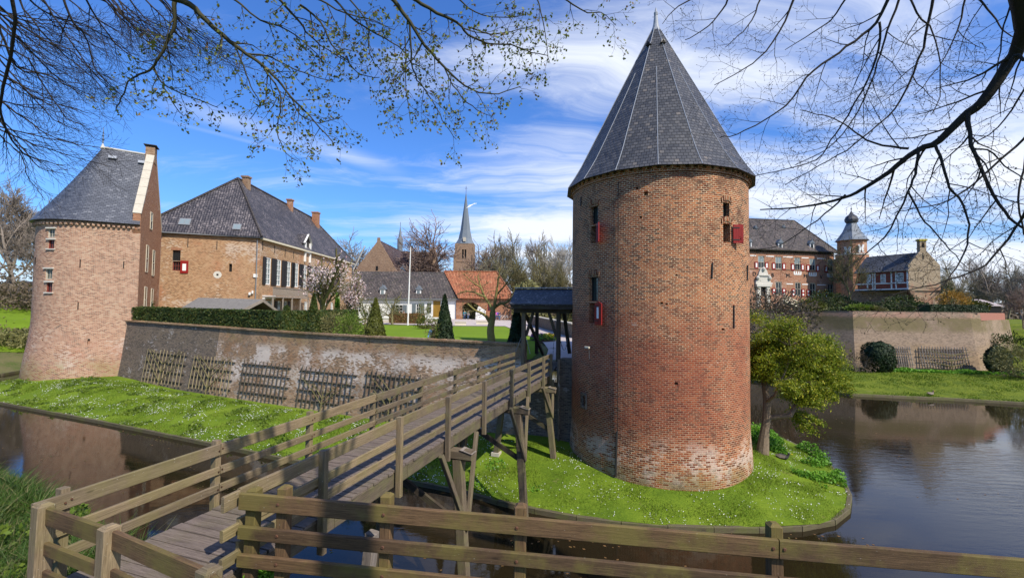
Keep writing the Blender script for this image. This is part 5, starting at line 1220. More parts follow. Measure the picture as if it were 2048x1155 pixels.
q = MB(); q.extr([FG.at(0, UT-.2), FG.at(FG.L, UT-.2), FG.at(FG.L, gE), FG.at(uA+.5, gA-.2), FG.at(uA-.5, gA-.2), FG.at(0, gE)], -FG.n*.45); q.extr([FG.at(.75, 7.0, .15), FG.at(FG.L+.1, 7.0, .15), FG.at(FG.L+.1, UT-.2, .15), FG.at(.75, UT-.2, .15)], -FG.n*.45)
q.build('gable_wall', M['brick_cream'], tb)
q = MB(); 
for k in range(5): FG.bx(q, .15+.12*k, .3+.12*k, UT-.45-.22*k, UT-.2, .02, .4)
q.build('corbel', M['brick_far'], tb)
q = MB(); w_ = .42; FG.bx(q, uA-w_, uA-.2, gA-.25, gA+1.1, .0, .6); FG.bx(q, uA+.2, uA+w_, gA-.25, gA+1.1, .0, .6); FG.bx(q, uA-w_, uA+w_, gA+1.1, gA+1.35, .0, .6); FG.bx(q, uA-.2, uA+.2, gA-.25, gA+.35, .0, .6); bc = q.build('bell_cote', M['brick_cream'], tb)
q = MB(); FG.bx(q, uA-w_-.1, uA+w_+.1, gA+1.35, gA+1.62, -.1, .7); q.build('lichened_cap', M['yellow'] if False else plain('lichen', (.42, .34, .06), .9, .4, 6), bc)
q = MB(); q.lathe(tuple(FG.at(uA, gA+.35, .3)), [(.19, .05), (.13, .2), (.09, .45), (0, .5)], 10); q.build('bell', M['iron'], bc)
u, v = FG.hit(1846, 512); q = MB(); FG.bx(q, u-.04, u+.04, v-.5, v+.5, -.05, 0); q.build('wall_anchor', M['iron'], tb)
rA = FG.at(uA, gA-.25, .45); Ls = 7.2; bk = -FT.d
q = MB(); e_ = FT.at(FT.L, ET-.1, -.35); slab(q, [e_, e_+bk*Ls, rA+bk*Ls, rA], .15); e2_ = FG.at(FG.L+.1, gE-.2, .45); slab(q, [e2_, e2_+bk*Ls, rA+bk*Ls, rA], .15); q.build('roof', M['slate_dark'], tb)
f = Face(T2, (T2[0]-2.6, T2[1]+6.6)); q = MB(); f.wall(q, 0, f.L, 7, gE-.2); q.build('side_wall', M['brick_cream'], tb)

# ================================================================== BASTION WALL (right)
bwl = thing('bastion_wall', 'high battered castle wall with mossy and salt-whitened bricks across the moat', 'wall', (46, 51, .8))
def top_b(x): return 7.62
def strip2(mb, pts, zb, zt_, batter, th=.9):
    cum = 0
    for i in range(len(pts)-1):
        a, b_ = V(pts[i]), V(pts[i+1]); d = (b_-a).normalized(); L = (b_-a).length; k = max(1, int(L/2))
        def nrm(j):
            n = V((0, 0)); 
            for s_ in (j-1, j):
                if 0 <= s_ < len(pts)-1: dd = (V(pts[s_+1])-V(pts[s_])).normalized(); n += V((dd.y, -dd.x))
            return n.normalized()
        na, nb_ = nrm(i), nrm(i+1)
        def pt(f, t): p = a.lerp(b_, f); n = na.lerp(nb_, f); off = batter*(1-t)**1.1-batter*.8; return V((p.x+n.x*off, p.y+n.y*off, zb+(zt_-zb)*t))
        for j in range(k):
            for r_ in range(5):
                q_ = [(j/k, r_/5), ((j+1)/k, r_/5), ((j+1)/k, (r_+1)/5), (j/k, (r_+1)/5)]; P = [pt(*x) for x in q_]; mb.poly(P, [(cum+L*x[0], P[m_].z) for m_, x in enumerate(q_)])
        A, B = pt(0, 1), pt(1, 1); mb.poly([A, B, B-V((nb_.x, nb_.y, 0))*th, A-V((na.x, na.y, 0))*th]); cum += L
q = MB(); strip2(q, BA[:4], .3, 7.45, 1.1); q.build('brickwork', M['brick_bastion'], bwl)
q = MB(); strip2(q, [(53.6, 51.2), BA[4], BA[5]], .3, 6.65, .9); q.build('corner_bastion', M['brick_bastion'], bwl)
q = MB(); strip2(q, [(54.0, 52.1), (63.8, 58.25), (65.1, 65.9)], 6.6, 7.5, 0.02, .5); q.build('parapet', plain('parapet_brick', (.34, .15, .11), .9, .3, 5), bwl)
q = MB()
q.beam((BA[0][0]+.9, BA[0][1]+.9, 7.50), (BA[1][0]+.5, BA[1][1]+1.3, 7.50), .9, .10); q.build('coping', M['brick_dark'], bwl)
q = MB(); q.beam((BA[1][0]+.5, BA[1][1]+1.3, 7.505), (53.6, 52.0, 7.505), .9, .10)
q.build('coping', M['brick_dark'], bwl)
FBW = Face((BA[1][0], BA[1][1]-.25), (BA[2][0], BA[2][1]-.25))
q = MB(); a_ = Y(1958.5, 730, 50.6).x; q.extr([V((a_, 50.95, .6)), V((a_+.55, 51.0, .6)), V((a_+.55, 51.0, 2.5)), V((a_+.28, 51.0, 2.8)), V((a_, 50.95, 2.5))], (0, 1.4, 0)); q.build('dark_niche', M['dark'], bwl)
for lab, a, b_, n_ in (('small grey trellis beside the square clipped bush on the bastion wall', (1779, 694), (1823, 696), 11), ('wider grey trellis with a bare trained tree on the bastion wall', (1842, 694), (1936, 696), 18)):
    u0, v1 = FBW.hit(*a); u1, _ = FBW.hit(*b_); v0 = 1.3; t = thing('trellis', lab, 'trellis', FBW.at((u0+u1)/2, 1.0), 'trellises fixed to the bastion wall')
    for i in range(n_): u = u0+(u1-u0)*i/(n_-1); q = MB(); q.tube([FBW.at(u, v0, -.20), FBW.at(u, v1+rng.uniform(0, .15), .32)], .05, 5); q.build('upright', M['wood_grey'], t)
    for v in np.linspace(v0+.3, v1-.2, 4): q = MB(); dd = -.17+(v-v0)/(v1-v0)*.5; q.tube([FBW.at(u0-.15, v, dd-.03), FBW.at(u1+.15, v, dd-.03)], .05, 5); q.build('rail', M['wood_trellis_dark'], t)
    if n_ > 12:
        um = (u0+u1)/2+.5; q = MB(); q.tube([FBW.at(um, .8, -.45), FBW.at(um, 2.4, -.2)], [.08, .04], 6)
        for s_ in (-1, 1):
            for h_ in (1.5, 2.1, 2.7): q.tube([FBW.at(um, h_, -.3), FBW.at(um+s_*1.1, h_+.25, -.2), FBW.at(um+s_*2.4, h_+.55, -.1)], [.06, .045, .02], 5)
        q.build('trained_tree', M['bark_orchard'], t)
# ================================================================== small far buildings
wb = thing('white_outbuilding', 'small white building among the bare trees at the far left edge', 'building', (-128, 115, 9))
q = MB(); o = [Y(x, 586, 115) for x in (2, 20, 56)]; o = [V((p.x, 115, 9.0)) for p in o]
for (xa, xb) in ((o[0].x, o[1].x+.5), (o[1].x+.5, o[2].x)):
    q.extr([V((xa, 115, 7)), V((xb, 115, 7)), V((xb, 115, 11.0)), V(((xa+xb)/2, 115, 12.4)), V((xa, 115, 11.0))], (0, 10, 0))
q.build('wall', M['white'], wb); q = MB()
for (xa, xb) in ((o[0].x, o[1].x+.5), (o[1].x+.5, o[2].x)):
    for s_, t_ in ((xa-.2, (xa+xb)/2), (xb+.2, (xa+xb)/2)): slab(q, [(s_, 114.7, 11.0), (t_, 114.7, 12.55), (t_, 125, 12.55), (s_, 125, 11.0)], .15)
q.build('roof', M['tile_brown'], wb)
q = MB()
for k in range(8): q.box((o[0].x+1+k*(o[2].x-o[0].x-1)/8, 114.95, 9.6), (.6, .08, 1.6))
q.build('window', M['glass'], wb)
pr = thing('low_outhouse', 'dark outhouse with a pale lichened roof behind the bastion hedge', 'outhouse', (70, 84, 7.4))
a = Y(1968, 606, 80); b_ = Y(2004, 612, 80); q = MB(); q.box(((a.x+b_.x)/2, 82, 8.0), (b_.x-a.x-.4, 4, 1.6)); q.build('wall', M['dark'], pr); q = MB(); slab(q, [(a.x, 79.8, 8.7), (b_.x+.3, 79.8, 8.7), (b_.x-1.0, 82.5, 9.9), (a.x+.4, 82.5, 9.9)], .1); slab(q, [(a.x, 85, 8.7), (b_.x+.3, 85, 8.7), (b_.x-1.0, 82.5, 9.9), (a.x+.4, 82.5, 9.9)], .1); q.build('roof', plain('pale_roof', (.36, .30, .29), .9, .4, 3), pr)
# ================================================================== FOOTBRIDGE
LA, LB = V((-5.40, 5.15, 0)), V((.42, 22.9, 0)); RA_, RB_ = V((-2.90, 6.92, 0)), V((1.93, 21.8, 0))
bd = (LB-LA).normalized(); bn = V((bd.y, -bd.x, 0))      # along the bridge, to its right
def on_line(px, py, A, d):
    n = V((d.y, -d.x, 0)); r_ = ray(px, py); t = (A-CO).dot(n)/r_.dot(n); return CO+r_*t
LP = [(135, 976), (440, 883), (625, 835), (751, 791), (846, 754), (914.7, 734), (961, 722), (1001, 713)]
RP = [(641, 908), (794.6, 840), (892, 797), (965, 765), (1020, 740), (1055, 726.5), (1084.5, 715), (1099, 709)]
Lp = [on_line(*p, LA, bd) for p in LP]; Rp = [on_line(*p, RA_, bd) for p in RP]
def fitz(pts): 
    A = np.array([[1, (p-LA).dot(bd)/10, ((p-LA).dot(bd)/10)**2] for p in pts]); c = np.linalg.lstsq(A, np.array([p.z for p in pts]), rcond=None)[0]
    return lambda s: float(c[0]+c[1]*s/10+c[2]*(s/10)**2)
zt = fitz(Lp+Rp)
def zdeck(s): return zt(min(max(s, 1.0), 19))-.99
def sof(p): return (p-LA).dot(bd)
W_R = (RA_-LA).dot(bn); 
def BP(s, o, dz=0.0): return LA+bd*s+bn*o+V((0, 0, zdeck(s)+dz))
S_END = 18.2
fb = thing('footbridge', 'weathered wooden footbridge on splayed trestles crossing the moat', 'bridge', tuple(BP(9, W_R/2, -3)))
q = MB(); rng = random.Random(5); s = -1.9; i = 0
while s < S_END:
    j = rng.uniform(-.006, .006); q.beam(BP(s, .02+rng.uniform(-.02, .02), -.02+j), BP(s, W_R-.02+rng.uniform(-.02, .02), -.02+j), .142, .045, off=i*.37); s += .155; i += 1
q.build('deck', M['wood_deck'], fb)
for o in (.10, W_R-.10):
    q = MB(); 
    for a in np.arange(-1.5, S_END-.5, 2.2): q.beam(BP(a, o, -.19), BP(min(a+2.19, S_END), o, -.19), .13, .28, bev=.01)
    q.build('stringer', M['wood_bridge'], fb)
q = MB(); 
for o in (.7, 1.2): q.beam(BP(-1.4, o, -.16), BP(9, o, -.16), .1, .2); q.beam(BP(9.01, o, -.16), BP(S_END, o, -.16), .1, .2)
q.build('joist', M['wood_dark'], fb)
def railing(posts, side, s0, s1):
    o_p = -.07 if side < 0 else W_R+.07; o_r = -.0 if side < 0 else W_R-.015
    for p in posts:
        s_ = sof(p); top = zt(s_)+(.03 if s_ > 5 else .05); c = LA+bd*s_+bn*o_p; q = MB(); q.beam(V((c.x, c.y, zdeck(s_)-(.50 if side > 0 else .25))), V((c.x+rng.uniform(-.01, .01), c.y, top)), .095, .115, up=bn, bev=.008); q.build('rail_post', M['wood_rail'] if s_ < 5 else M['wood_bridge'], fb)
    cuts = [s0]+[sof(p) for p in posts[1::2]]+[s1]
    for (dz, h) in ((-.09, .185), (-.42, .125), (-.70, .125)):
        for k, (a, b_) in enumerate(zip(cuts[:-1], cuts[1:])):
            q = MB(); A = LA+bd*(a+.01)+bn*o_r+V((0, 0, zt(a)+dz)); B = LA+bd*(b_-.005)+bn*o_r+V((0, 0, zt(b_)+dz)); q.beam(A, B, .05, h, bev=.008); r_ = q.build('rail', M['wood_rail'] if a < 6 else M['wood_bridge'], fb)
            for p in posts:
                s_ = sof(p)
                if a-.05 <= s_ <= b_+.05 and s_ < 9:
                    for dy in (-.03, .03): c = LA+bd*(s_+dy)+bn*(o_r+(.028))+V((0, 0, zt(s_)+dz+dy*.4)); bl = MB(); bl.beam(c, c+bn*.012, .022, .022, bev=.007); bl.build('bolt', M['rust'], r_)
railing(Lp, -1, .02, 17.9); railing(Rp, 1, 1.1, 17.3)
# trestles
def trestle(s0, zfoot_r, zfoot_l, splay=.35, brace=True):
    q = MB(); a = BP(s0, -.45, -.50); b_ = BP(s0, W_R+.50, -.50); q.beam(a, b_, .26, .27, bev=.05); cb = q.build('crossbeam', M['wood_bridge'], fb)
    for e_, sg in ((a, -1), (b_, 1)): q = MB(); q.extr([e_+bd*-.15+V((0, 0, .14))-bn*sg*.3, e_+bd*.15+V((0, 0, .14))-bn*sg*.3, e_+bd*.15+V((0, 0, .06))+bn*sg*.03, e_+bd*-.15+V((0, 0, .06))+bn*sg*.03], (0, 0, .012)); q.build('lead_cap', M['wood_grey'], cb)
    for sg, o, zf in ((1, W_R+.10, zfoot_r), (-1, -.10, zfoot_l)):
        t = BP(s0, o, -.62); f = t+bn*sg*splay; f.z = zf; q = MB(); q.beam(f, t, .24, .24, up=bd, bev=.015); l_ = q.build('leg', M['wood_bridge'], fb)
        if zf > .2: q = MB(); q.box((f.x, f.y, zf-.02), (.38, .38, .16), Matrix.Rotation(math.atan2(bd.y, bd.x), 3, 'Z')); q.build('footing', M['stone'], l_)
        if brace:
            m_ = t.lerp(f, .36)+bn*sg*.14
            for e_ in (-1.05, 1.05): q = MB(); top = BP(s0+e_, o+sg*.05, -.22); q.beam(m_, top, .12, .10, up=bn, bev=.01); q.build('brace', M['wood_bridge'], fb)
    q = MB(); p = BP(s0, W_R+.3, -2.3); r_ = BP(s0, -.3, -1.0); q.beam(p, r_, .09, .16); q.build('cross_brace', M['wood_dark'], fb)
def s_at(px, py, z): p = Z(px, py, z); return sof(p)
trestle(s_at(901, 915, 3.75), -1.0, -1.0); trestle(s_at(1012, 825, 3.75), -.8, -.6); trestle(s_at(1090, 782, 3.75)-.25, .72, .80)
q = MB(); p = Z(745, 1064, 2.7); q.beam(p, p+V((-.35, .1, -3.5)), .24, .24, up=bd, bev=.02); q.build('pile', M['wood_grey'], fb)

# ================================================================== FENCES in the foreground
def fence_post(root, p, ztop, zbot, w_=.14, lean=V((0, 0, 0)), rot=V((1, 0, 0)), mat=None):
    q = MB(); a = V((p.x, p.y, zbot)); b_ = V((p.x, p.y, ztop))+lean; q.beam(a, b_, w_, w_, up=rot, bev=.012)
    d = (b_-a).normalized(); s1 = rot.normalized(); s2 = d.cross(s1); c = w_/2-.004; k = w_*.22
    B = [b_+s1*x*c+s2*y*c for x, y in ((-1, -1), (1, -1), (1, 1), (-1, 1))]; T = [b_+d*.03+s1*x*k+s2*y*k for x, y in ((-1, -1), (1, -1), (1, 1), (-1, 1))]
    for i in range(4): q.poly([B[i], B[(i+1) % 4], T[(i+1) % 4], T[i]])
    q.poly(T); return q.build('post', mat or M['wood_fence'], root)
def bolts(pts, n_, parent, r_=.018):
    for p in pts:
        q = MB(); t = n_.orthogonal().normalized(); b_ = n_.cross(t)
        ring = [p+(t*math.cos(a)+b_*math.sin(a))*r_ for a in np.arange(0, 6.28, .785)]; top = [x+n_*.010-(x-p)*.35 for x in ring]
        for i in range(8): q.poly([ring[i], ring[(i+1) % 8], top[(i+1) % 8], top[i]])
        q.poly(top); q.build('bolt', M['rust'], parent)
fa = thing('corner_fence', 'corner post-and-rail fence of mossy square posts at the near left end of the bridge', 'fence', (-4.5, 4.8, 4.2))
zT = 5.33
PA, PB, PC = Z(84, 1004, zT+.03), Z(216, 1048, zT+.03), Z(414, 1130, zT+.03)
for p, r_ in ((PA, (PB-PA)), (PB, (PC-PB)), (PC, (PC-PB))): rr = V((r_.x, r_.y, 0)).normalized(); fence_post(fa, p, p.z-.03, 3.7, .155, V((.02, 0, 0)), rr, M['wood_rail'])
def seg_rails(root, a, b_, mat, out, hs=((-.11, .19), (-.46, .14), (-.76, .14)), ext=(0, 0)):
    d = (b_-a); d.z = 0; L = d.length; d.normalize(); n_ = V((d.y, -d.x, 0)); P = []
    for dz, h in hs:
        A = V((a.x, a.y, a.z+dz))+n_*out-d*ext[0]; B = V((b_.x, b_.y, b_.z+dz))+n_*out+d*ext[1]; q = MB(); q.beam(A, B, .05, h, bev=.009); P.append(q.build('rail', mat, root))
    return P, d, n_
zz_ = lambda p, dz=0: V((p.x, p.y, zT+dz))
seg_rails(fa, zz_(PA), zz_(PB), M['wood_fence'], -.02); seg_rails(fa, zz_(PB), zz_(PC), M['wood_fence'], -.02)
PC2 = V((PC.x+1.6, PC.y-1.3, 0)); seg_rails(fa, zz_(PC), zz_(PC2), M['wood_fence'], -.02); fence_post(fa, PC2, zT, 3.7)

rf_ = thing('near_fence', 'long post-and-rail fence of dark brown planks with rusty bolts running across the front', 'fence', (0, 5.2, 4.1))
FA, FBp = V((-3.33, 5.56, 0)), V((5.2, 4.62, 0)); fd = (FBp-FA).normalized(); fn = V((fd.y, -fd.x, 0))
top_pts = [on_line(x, y, FA, fd) for x, y in ((484, 984), (759, 1010), (1030, 1036), (1556, 1077), (2046, 1118))]
fs = [(p-FA).dot(fd) for p in top_pts]; fz = [p.z for p in top_pts]
def ftop(s_): return float(np.interp(s_, fs+[fs[-1]+3], fz+[fz[-1]-.03]))
for px, pt_, ln in ((490, .0, -.06), (557, .06, -.02), (768, .08, 0), (1040, .10, 0), (1556, .10, 0), (2210, .1, 0)):
    s_ = (on_line(px, 1000, FA, fd)-FA).dot(fd); c = FA+fd*s_-fn*.10; fence_post(rf_, c, ftop(s_)+pt_, 3.0, .135, V((ln*-.8, 0, 0)), fd)
s_j = (on_line(1556, 1080, FA, fd)-FA).dot(fd)
for dz, h in ((-.10, .20), (-.47, .155), (-.80, .155)):
    for a, b_ in ((fs[0]-.02, s_j-.006), (s_j+.006, s_j+4.2)):
        A = FA+fd*a+V((0, 0, ftop(a)+dz*(1 if dz > -.2 else 1.0))); B = FA+fd*b_+V((0, 0, ftop(b_)+dz)); q = MB(); q.beam(A, B, .055, h, bev=.010); r_ = q.build('rail', M['wood_fence'], rf_)
        bp = [FA+fd*s2+fn*.029+V((0, 0, ftop(s2)+dz+dd)) for px in (557, 768, 1034, 1544, 1566) for s2, dd in [((on_line(px, 1050, FA, fd)-FA).dot(fd), .01)] if a < s2 < b_]
        if bp: bolts(bp, fn, r_, .021)
# short return rails at the bridge end of that fence
A0 = FA+fd*.02
for dz, h in ((-.10, .19), (-.47, .14), (-.80, .14)): 
    q = MB(); A = V((A0.x-.05, A0.y-.02, ftop(0)+dz)); B = V((RA_.x-.25, RA_.y-.5, zt(1.5)+dz)); q.beam(A-bd*.12, B+bd*.9, .05, h, bev=.009); q.build('return_rail', M['wood_rail'], rf_)

# ================================================================== GATE SHELTER
gt_ = thing('gate_shelter', 'small open timber gate shelter with slate saddle roof at the bridge end', 'gate', (1.9, 23.6, 4.3))
ga_ = V((.95, -.31, 0)).normalized(); gb_ = V((.31, .95, 0)).normalized()      # across, inward
g0 = V((.62, 22.95, 0)); g1 = V((2.33, 22.38, 0)); 
ev = Y(1022, 607, 22.3); zE_ = ev.z; rz = Y(1030, 577, 24.2).z
q = MB()
def zz(p, z): return V((p.x, p.y, z))
for p, z0 in ((g0, 4.0), (g1, 4.9)): q2 = MB(); q2.beam(zz(p, z0), zz(p, zE_-.3), .2, .2, up=ga_, bev=.02); q2.build('post', M['wood_bridge'] if p is g0 else M['wood_dark'], gt_)
h0 = g0+gb_*3.0+ga_*-.1; h1 = g1+gb_*3.0
for p, z0, tp_ in ((h0, 4.9, h0), (h1, 5.0, h1-ga_*.35)): q2 = MB(); q2.beam(zz(p, z0), zz(tp_, zE_-.3), .18, .18, up=ga_); q2.build('post', M['wood_dark'], gt_)
for a, b_, z0, z1 in ((g0+gb_*.15+ga_*.05, h0-gb_*.1+ga_*.4, zE_-.55, 4.9), (g0-gb_*.0+ga_*.12, g0+ga_*.5, 6.1, zE_-.4), (g1-ga_*.1, g1-ga_*.5, 6.1, zE_-.4)):
    q2 = MB(); q2.beam(zz(a, z0), zz(b_, z1), .13, .13, up=ga_); q2.build('brace', M['wood_dark'], gt_)
q2 = MB(); 
for o in (0, 3.0): q2.beam(zz(g0+gb_*o-ga_*.5, zE_-.32), zz(g1+gb_*o+ga_*.6, zE_-.32), .22, .26)
for a in (g0, g1): q2.beam(zz(a-gb_*.5, zE_-.10), zz(a+gb_*3.4, zE_-.10), .2, .2)
q2.beam(zz(g0-ga_*.55-gb_*.42, zE_-.14), zz(g1+ga_*.8-gb_*.42, zE_-.14), .12, .22)
q2.build('beam', M['wood_dark'], gt_)
def rl(px): # point along the eave
    e_ = on_line(px, 607, zz(g0-gb_*.55, 0), ga_); return e_
eL, eR = rl(1019), rl(1158); rr0 = on_line(1031, 577, zz(g0+gb_*1.5, 0), ga_); rr1 = on_line(1147, 577.5, zz(g0+gb_*1.5, 0), ga_)
eL = zz(eL, zE_); eR = zz(eR, zE_); zR = (rr0.z+rr1.z)/2; rr0 = zz(rr0, zR); rr1 = zz(rr1, zR); bL = eL+(rr0-zz(eL, 0))*1.0; bL = zz(g0, 0)+ (rr0-zz(g0, 0))*1; bL = rr0+V((rr0.x-eL.x, rr0.y-eL.y, zE_-zR))+ga_*-.6; bR = rr1+V((rr0.x-eL.x, rr0.y-eL.y, zE_-zR))+ga_*.2
for P in (bL, bR): P.z = zE_
q = MB(); slab(q, [eL, eR, rr1, rr0], .09); slab(q, [bL, bR, rr1, rr0], .09); gr2 = q.build('roof', M['slate_dark'], gt_)
q = MB(); q.beam(rr0+V((0, 0, .05)), rr1+V((0, 0, .05)), .28, .05); q.beam(rr1+V((0, 0, .03)), eR+V((0, 0, .03)), .1, .08); q.build('ridge_lead', M['lead_light'], gr2)
for a, z0, b_, z1, sag in ((g1-ga_*.14, zE_-.6, g1-ga_*.3+V((0, -.1, 0)), 4.9, .0), (g1+ga_*.12, 5.9, h1-ga_*.1, 5.9, .55), (g0-ga_*.05, 6.2, g0-ga_*.42, 5.3, .0), (g0+ga_*.08, 6.2, g0+ga_*.36, 5.2, 0)):
    q = MB(); A, B = zz(a, z0), zz(b_, z1); pts = [A.lerp(B, t)-V((0, 0, sag*4*t*(1-t))) for t in np.linspace(0, 1, 13)]
    for i in range(12): q.beam(pts[i], pts[i].lerp(pts[i+1], .8), .035 if i % 2 else .018, .018 if i % 2 else .035)
    q.build('chain', M['zinc'], gt_)
# sloping deck end beyond the rails
q = MB(); 
for k in range(16): a = BP(S_END+.08+k*.155, -.05, -.02); b_ = BP(S_END+.08+k*.155, W_R-.1, -.02); q.beam(a+V((0, 0, .022*k)), b_+V((0, 0, .022*k)), .142, .045, off=k)
q.build('threshold_boards', M['wood_deck'], gt_)

# ================================================================== flag pole, lamp, small garden things
fp = thing('flagpole', 'tall white flagpole standing on the lawn edge', 'flagpole', tuple(V((*zc(815.5, 650), 5.0))))
b_ = V((*zc(815.5, 650), 5.0)); t_ = Y(819.5, 497, b_.y); q = MB(); q.tube([b_, V((t_.x+.1, t_.y, t_.z))], [.10, .05], 8); q.build('pole', M['white'], fp); q = MB(); q.lathe((t_.x+.1, t_.y, t_.z), [(.0, 0), (.1, .1), (0, .2)], 8); q.build('knob', M['white'], fp)
def limb(pts, d0, d1, mid=0.0):
    """picture points with distances from d0 to d1 -> points in space"""
    n = len(pts); o = []
    for i, (x, y) in enumerate(pts):
        d = d0+(d1-d0)*i/(n-1)+mid*math.sin(math.pi*i/(n-1)); o.append(np.array(Y(x, y, d)))
    return o
def resample(P, k):
    P = np.array(P); 
    if len(P) < 3: return P
    Q = [P[0]]
    for i in range(len(P)-1):
        p0 = P[max(i-1, 0)]; p1 = P[i]; p2 = P[i+1]; p3 = P[min(i+2, len(P)-1)]
        for j in range(1, k+1):
            t = j/k; Q.append(.5*((2*p1)+(-p0+p2)*t+(2*p0-5*p1+4*p2-p3)*t*t+(-p0+3*p1-3*p2+p3)*t**3))
    return np.array(Q)
def twigs(rng, out, pts, rad, dens, L, lev, ang, grav, tips, rmin, side=None, first=.05, flat=.45, wob=.12, spread=1.0):
    seg = np.linalg.norm(np.diff(pts, axis=0), axis=1); cum = np.concatenate([[0], np.cumsum(seg)]); tot = cum[-1]; n = max(1, int(tot*dens)); sgn = 1
    view = unit((pts[0]+pts[-1])/2-np.array([0, 0, EYE]))
    for k in range(n):
        s_ = tot*(first+(1-first)*(k+rng.random())/n); i = min(len(pts)-2, int(np.searchsorted(cum, s_)-1)); i = max(i, 0); f = (s_-cum[i])/(seg[i]+1e-9); p = pts[i]*(1-f)+pts[i+1]*f; d = unit(pts[i+1]-pts[i]); sgn = -sgn
        sd = unit(np.cross(d, view))*sgn; a = R(rng.uniform(*ang)); nd_ = unit(d*math.cos(a)+sd*math.sin(a)*spread+view*rng.normal()*flat+np.array([0, 0, grav])); LL = L*rng.uniform(.55, 1.25)*(1-.35*s_/tot); r_ = max(rmin, min(rad[i]*.55, .012*LL*2))
        m_ = 5; q_ = [p]; dd = nd_; rr = [r_]
        for j in range(m_): dd = unit(dd+rng.normal(size=3)*wob+np.array([0, 0, grav*.35])); q_.append(q_[-1]+dd*LL/m_); rr.append(max(rmin*.8, r_*(1-.75*(j+1)/m_)))
        q_ = np.array(q_); out.append((q_, np.array(rr), 4 if lev > 1 else 3))
        if lev > 1: twigs(rng, out, q_, rr, dens*1.9, L*.46, lev-1, ang, grav, tips, rmin, flat=flat, wob=wob, first=.15, spread=spread)
        else: tips.append((q_[-1], dd)); tips.append((q_[2], dd))
# ================================================================== VEGETATION
def unit(v): return v/(np.linalg.norm(v)+1e-9)
def rdir(rng, d, ang):
    """tilt d by ang in a random direction"""
    a = unit(np.cross(d, rng.normal(size=3))); return unit(d*math.cos(ang)+a*math.sin(ang))
def grow(rng, out, p, d, L, r, lev, maxlev, up=.10, ang=(25, 50), nch=(3, 5), shrink=.62, wob=.12, sides=(7, 5, 4, 3, 3, 3), rmin=.006, seg=5, tips=None, taper=.45):
    n = max(3, seg-lev//2); pts = [np.array(p, float)]; dd = unit(np.array(d, float)); rr = [r]
    for i in range(n):
        dd = unit(dd + rng.normal(size=3)*wob + np.array([0, 0, up*(1 if lev else .3)])); pts.append(pts[-1]+dd*L/n); rr.append(max(rmin, r*(1-(1-taper)*(i+1)/n)))
    out[min(lev, 1) if lev else 0].append((np.array(pts), np.array(rr), sides[min(lev, 5)]))
    if lev >= maxlev:
        if tips is not None: tips.append((pts[-1], dd)); tips.append((pts[n//2], dd))
        return
    k = rng.integers(nch[0], nch[1]+1)
    for j in range(k):
        f = .3+.7*(j+rng.random()*.6)/k if lev else .45+.55*(j+rng.random()*.5)/k; f = min(f, .98); x = f*n; i = int(x); q_ = pts[i]+(pts[min(i+1, n)]-pts[i])*(x-i)
        cd = unit(pts[min(i+1, n)]-pts[i]); nd_ = rdir(rng, cd, R(rng.uniform(*ang)))
        grow(rng, out, q_, nd_, L*shrink*(1.15-.4*f)*rng.uniform(.8, 1.2), max(rmin, rr[i]*rng.uniform(.5, .68)), lev+1, maxlev, up, ang, nch, shrink, wob, sides, rmin, seg, tips, taper)
    grow(rng, out, pts[-1], rdir(rng, dd, R(12)), L*shrink*1.05, rr[-1], lev+1, maxlev, up, ang, nch, shrink, wob, sides, rmin, seg, tips, taper)
def tree_meshes(seed, H=10, levels=4, trunk=.30, up=.12, ang=(25, 50), nch=(3, 5), shrink=.66, rmin=.02, r0=.28, wob=.1):
    rng = np.random.default_rng(seed); out = [[], []]
    grow(rng, out, (0, 0, 0), (0, 0, 1), H*trunk, r0, 0, levels, up, ang, nch, shrink, wob, rmin=rmin, taper=.7); return out
TREELIB = {}
def lib(key, **kw):
    if key not in TREELIB:
        o = tree_meshes(**kw); H = max(l[0][:, 2].max() for l in o[1]); P0, F0 = tubes_np(o[0]); P1, F1 = tubes_np(o[1]); TREELIB[key] = (P0/H, F0, P1/H, F1, {})
    return TREELIB[key]
def place_tree(key, kw, mat, x, y, z, h, label, rot=0, sx=1.0, group=None, name='bare_tree', cat='tree'):
    P0, F0, P1, F1, cache = lib(key, **kw)
    t = thing(name, label, cat, (x, y, z), group); t.rotation_euler = (0, 0, rot); t.scale = (h*sx, h*sx, h)
    if mat.name not in cache:
        a = npmesh('trunk', P0, F0, mat, origin=(0, 0, 0), smooth=True); c = npmesh('crown', P1, F1, mat, origin=(0, 0, 0)); cache[mat.name] = (a, c)
    else: a, c = [o.copy() for o in cache[mat.name]]; COL.objects.link(a); COL.objects.link(c)
    for o in (a, c): o.parent = t; o.location = (0, 0, 0)
    return t
KA = dict(seed=1, H=10, levels=5, trunk=.30, up=.05, ang=(24, 52), nch=(3, 5), shrink=.68, rmin=.012, r0=.15)
KB = dict(seed=7, H=10, levels=5, trunk=.22, up=.02, ang=(25, 55), nch=(4, 5), shrink=.74, rmin=.011, r0=.10)
KC = dict(seed=12, H=10, levels=5, trunk=.40, up=.09, ang=(18, 42), nch=(3, 5), shrink=.62, rmin=.012, r0=.12)
KD = dict(seed=23, H=10, levels=5, trunk=.26, up=.06, ang=(20, 48), nch=(3, 5), shrink=.68, rmin=.012, r0=.11)
G_ = 'bare trees beyond the castle grounds'
def TR(key, px, ytop, ybase, dist, mat, label, zbase=4.6, sx=1.0, rot=0.0):
    kw = {'A': KA, 'B': KB, 'C': KC, 'D': KD}[key]; p = Y(px, 560, dist); ht = Y(px, ytop, dist).z-zbase
    place_tree(key, kw, M[mat], p.x, dist, zbase, ht, label, rot, sx, G_)
TR('B', 745, 452, 640, 118, 'bark_far', 'wide grey bare tree whose crown spreads behind the brick barn gable', sx=1.6, rot=.6)
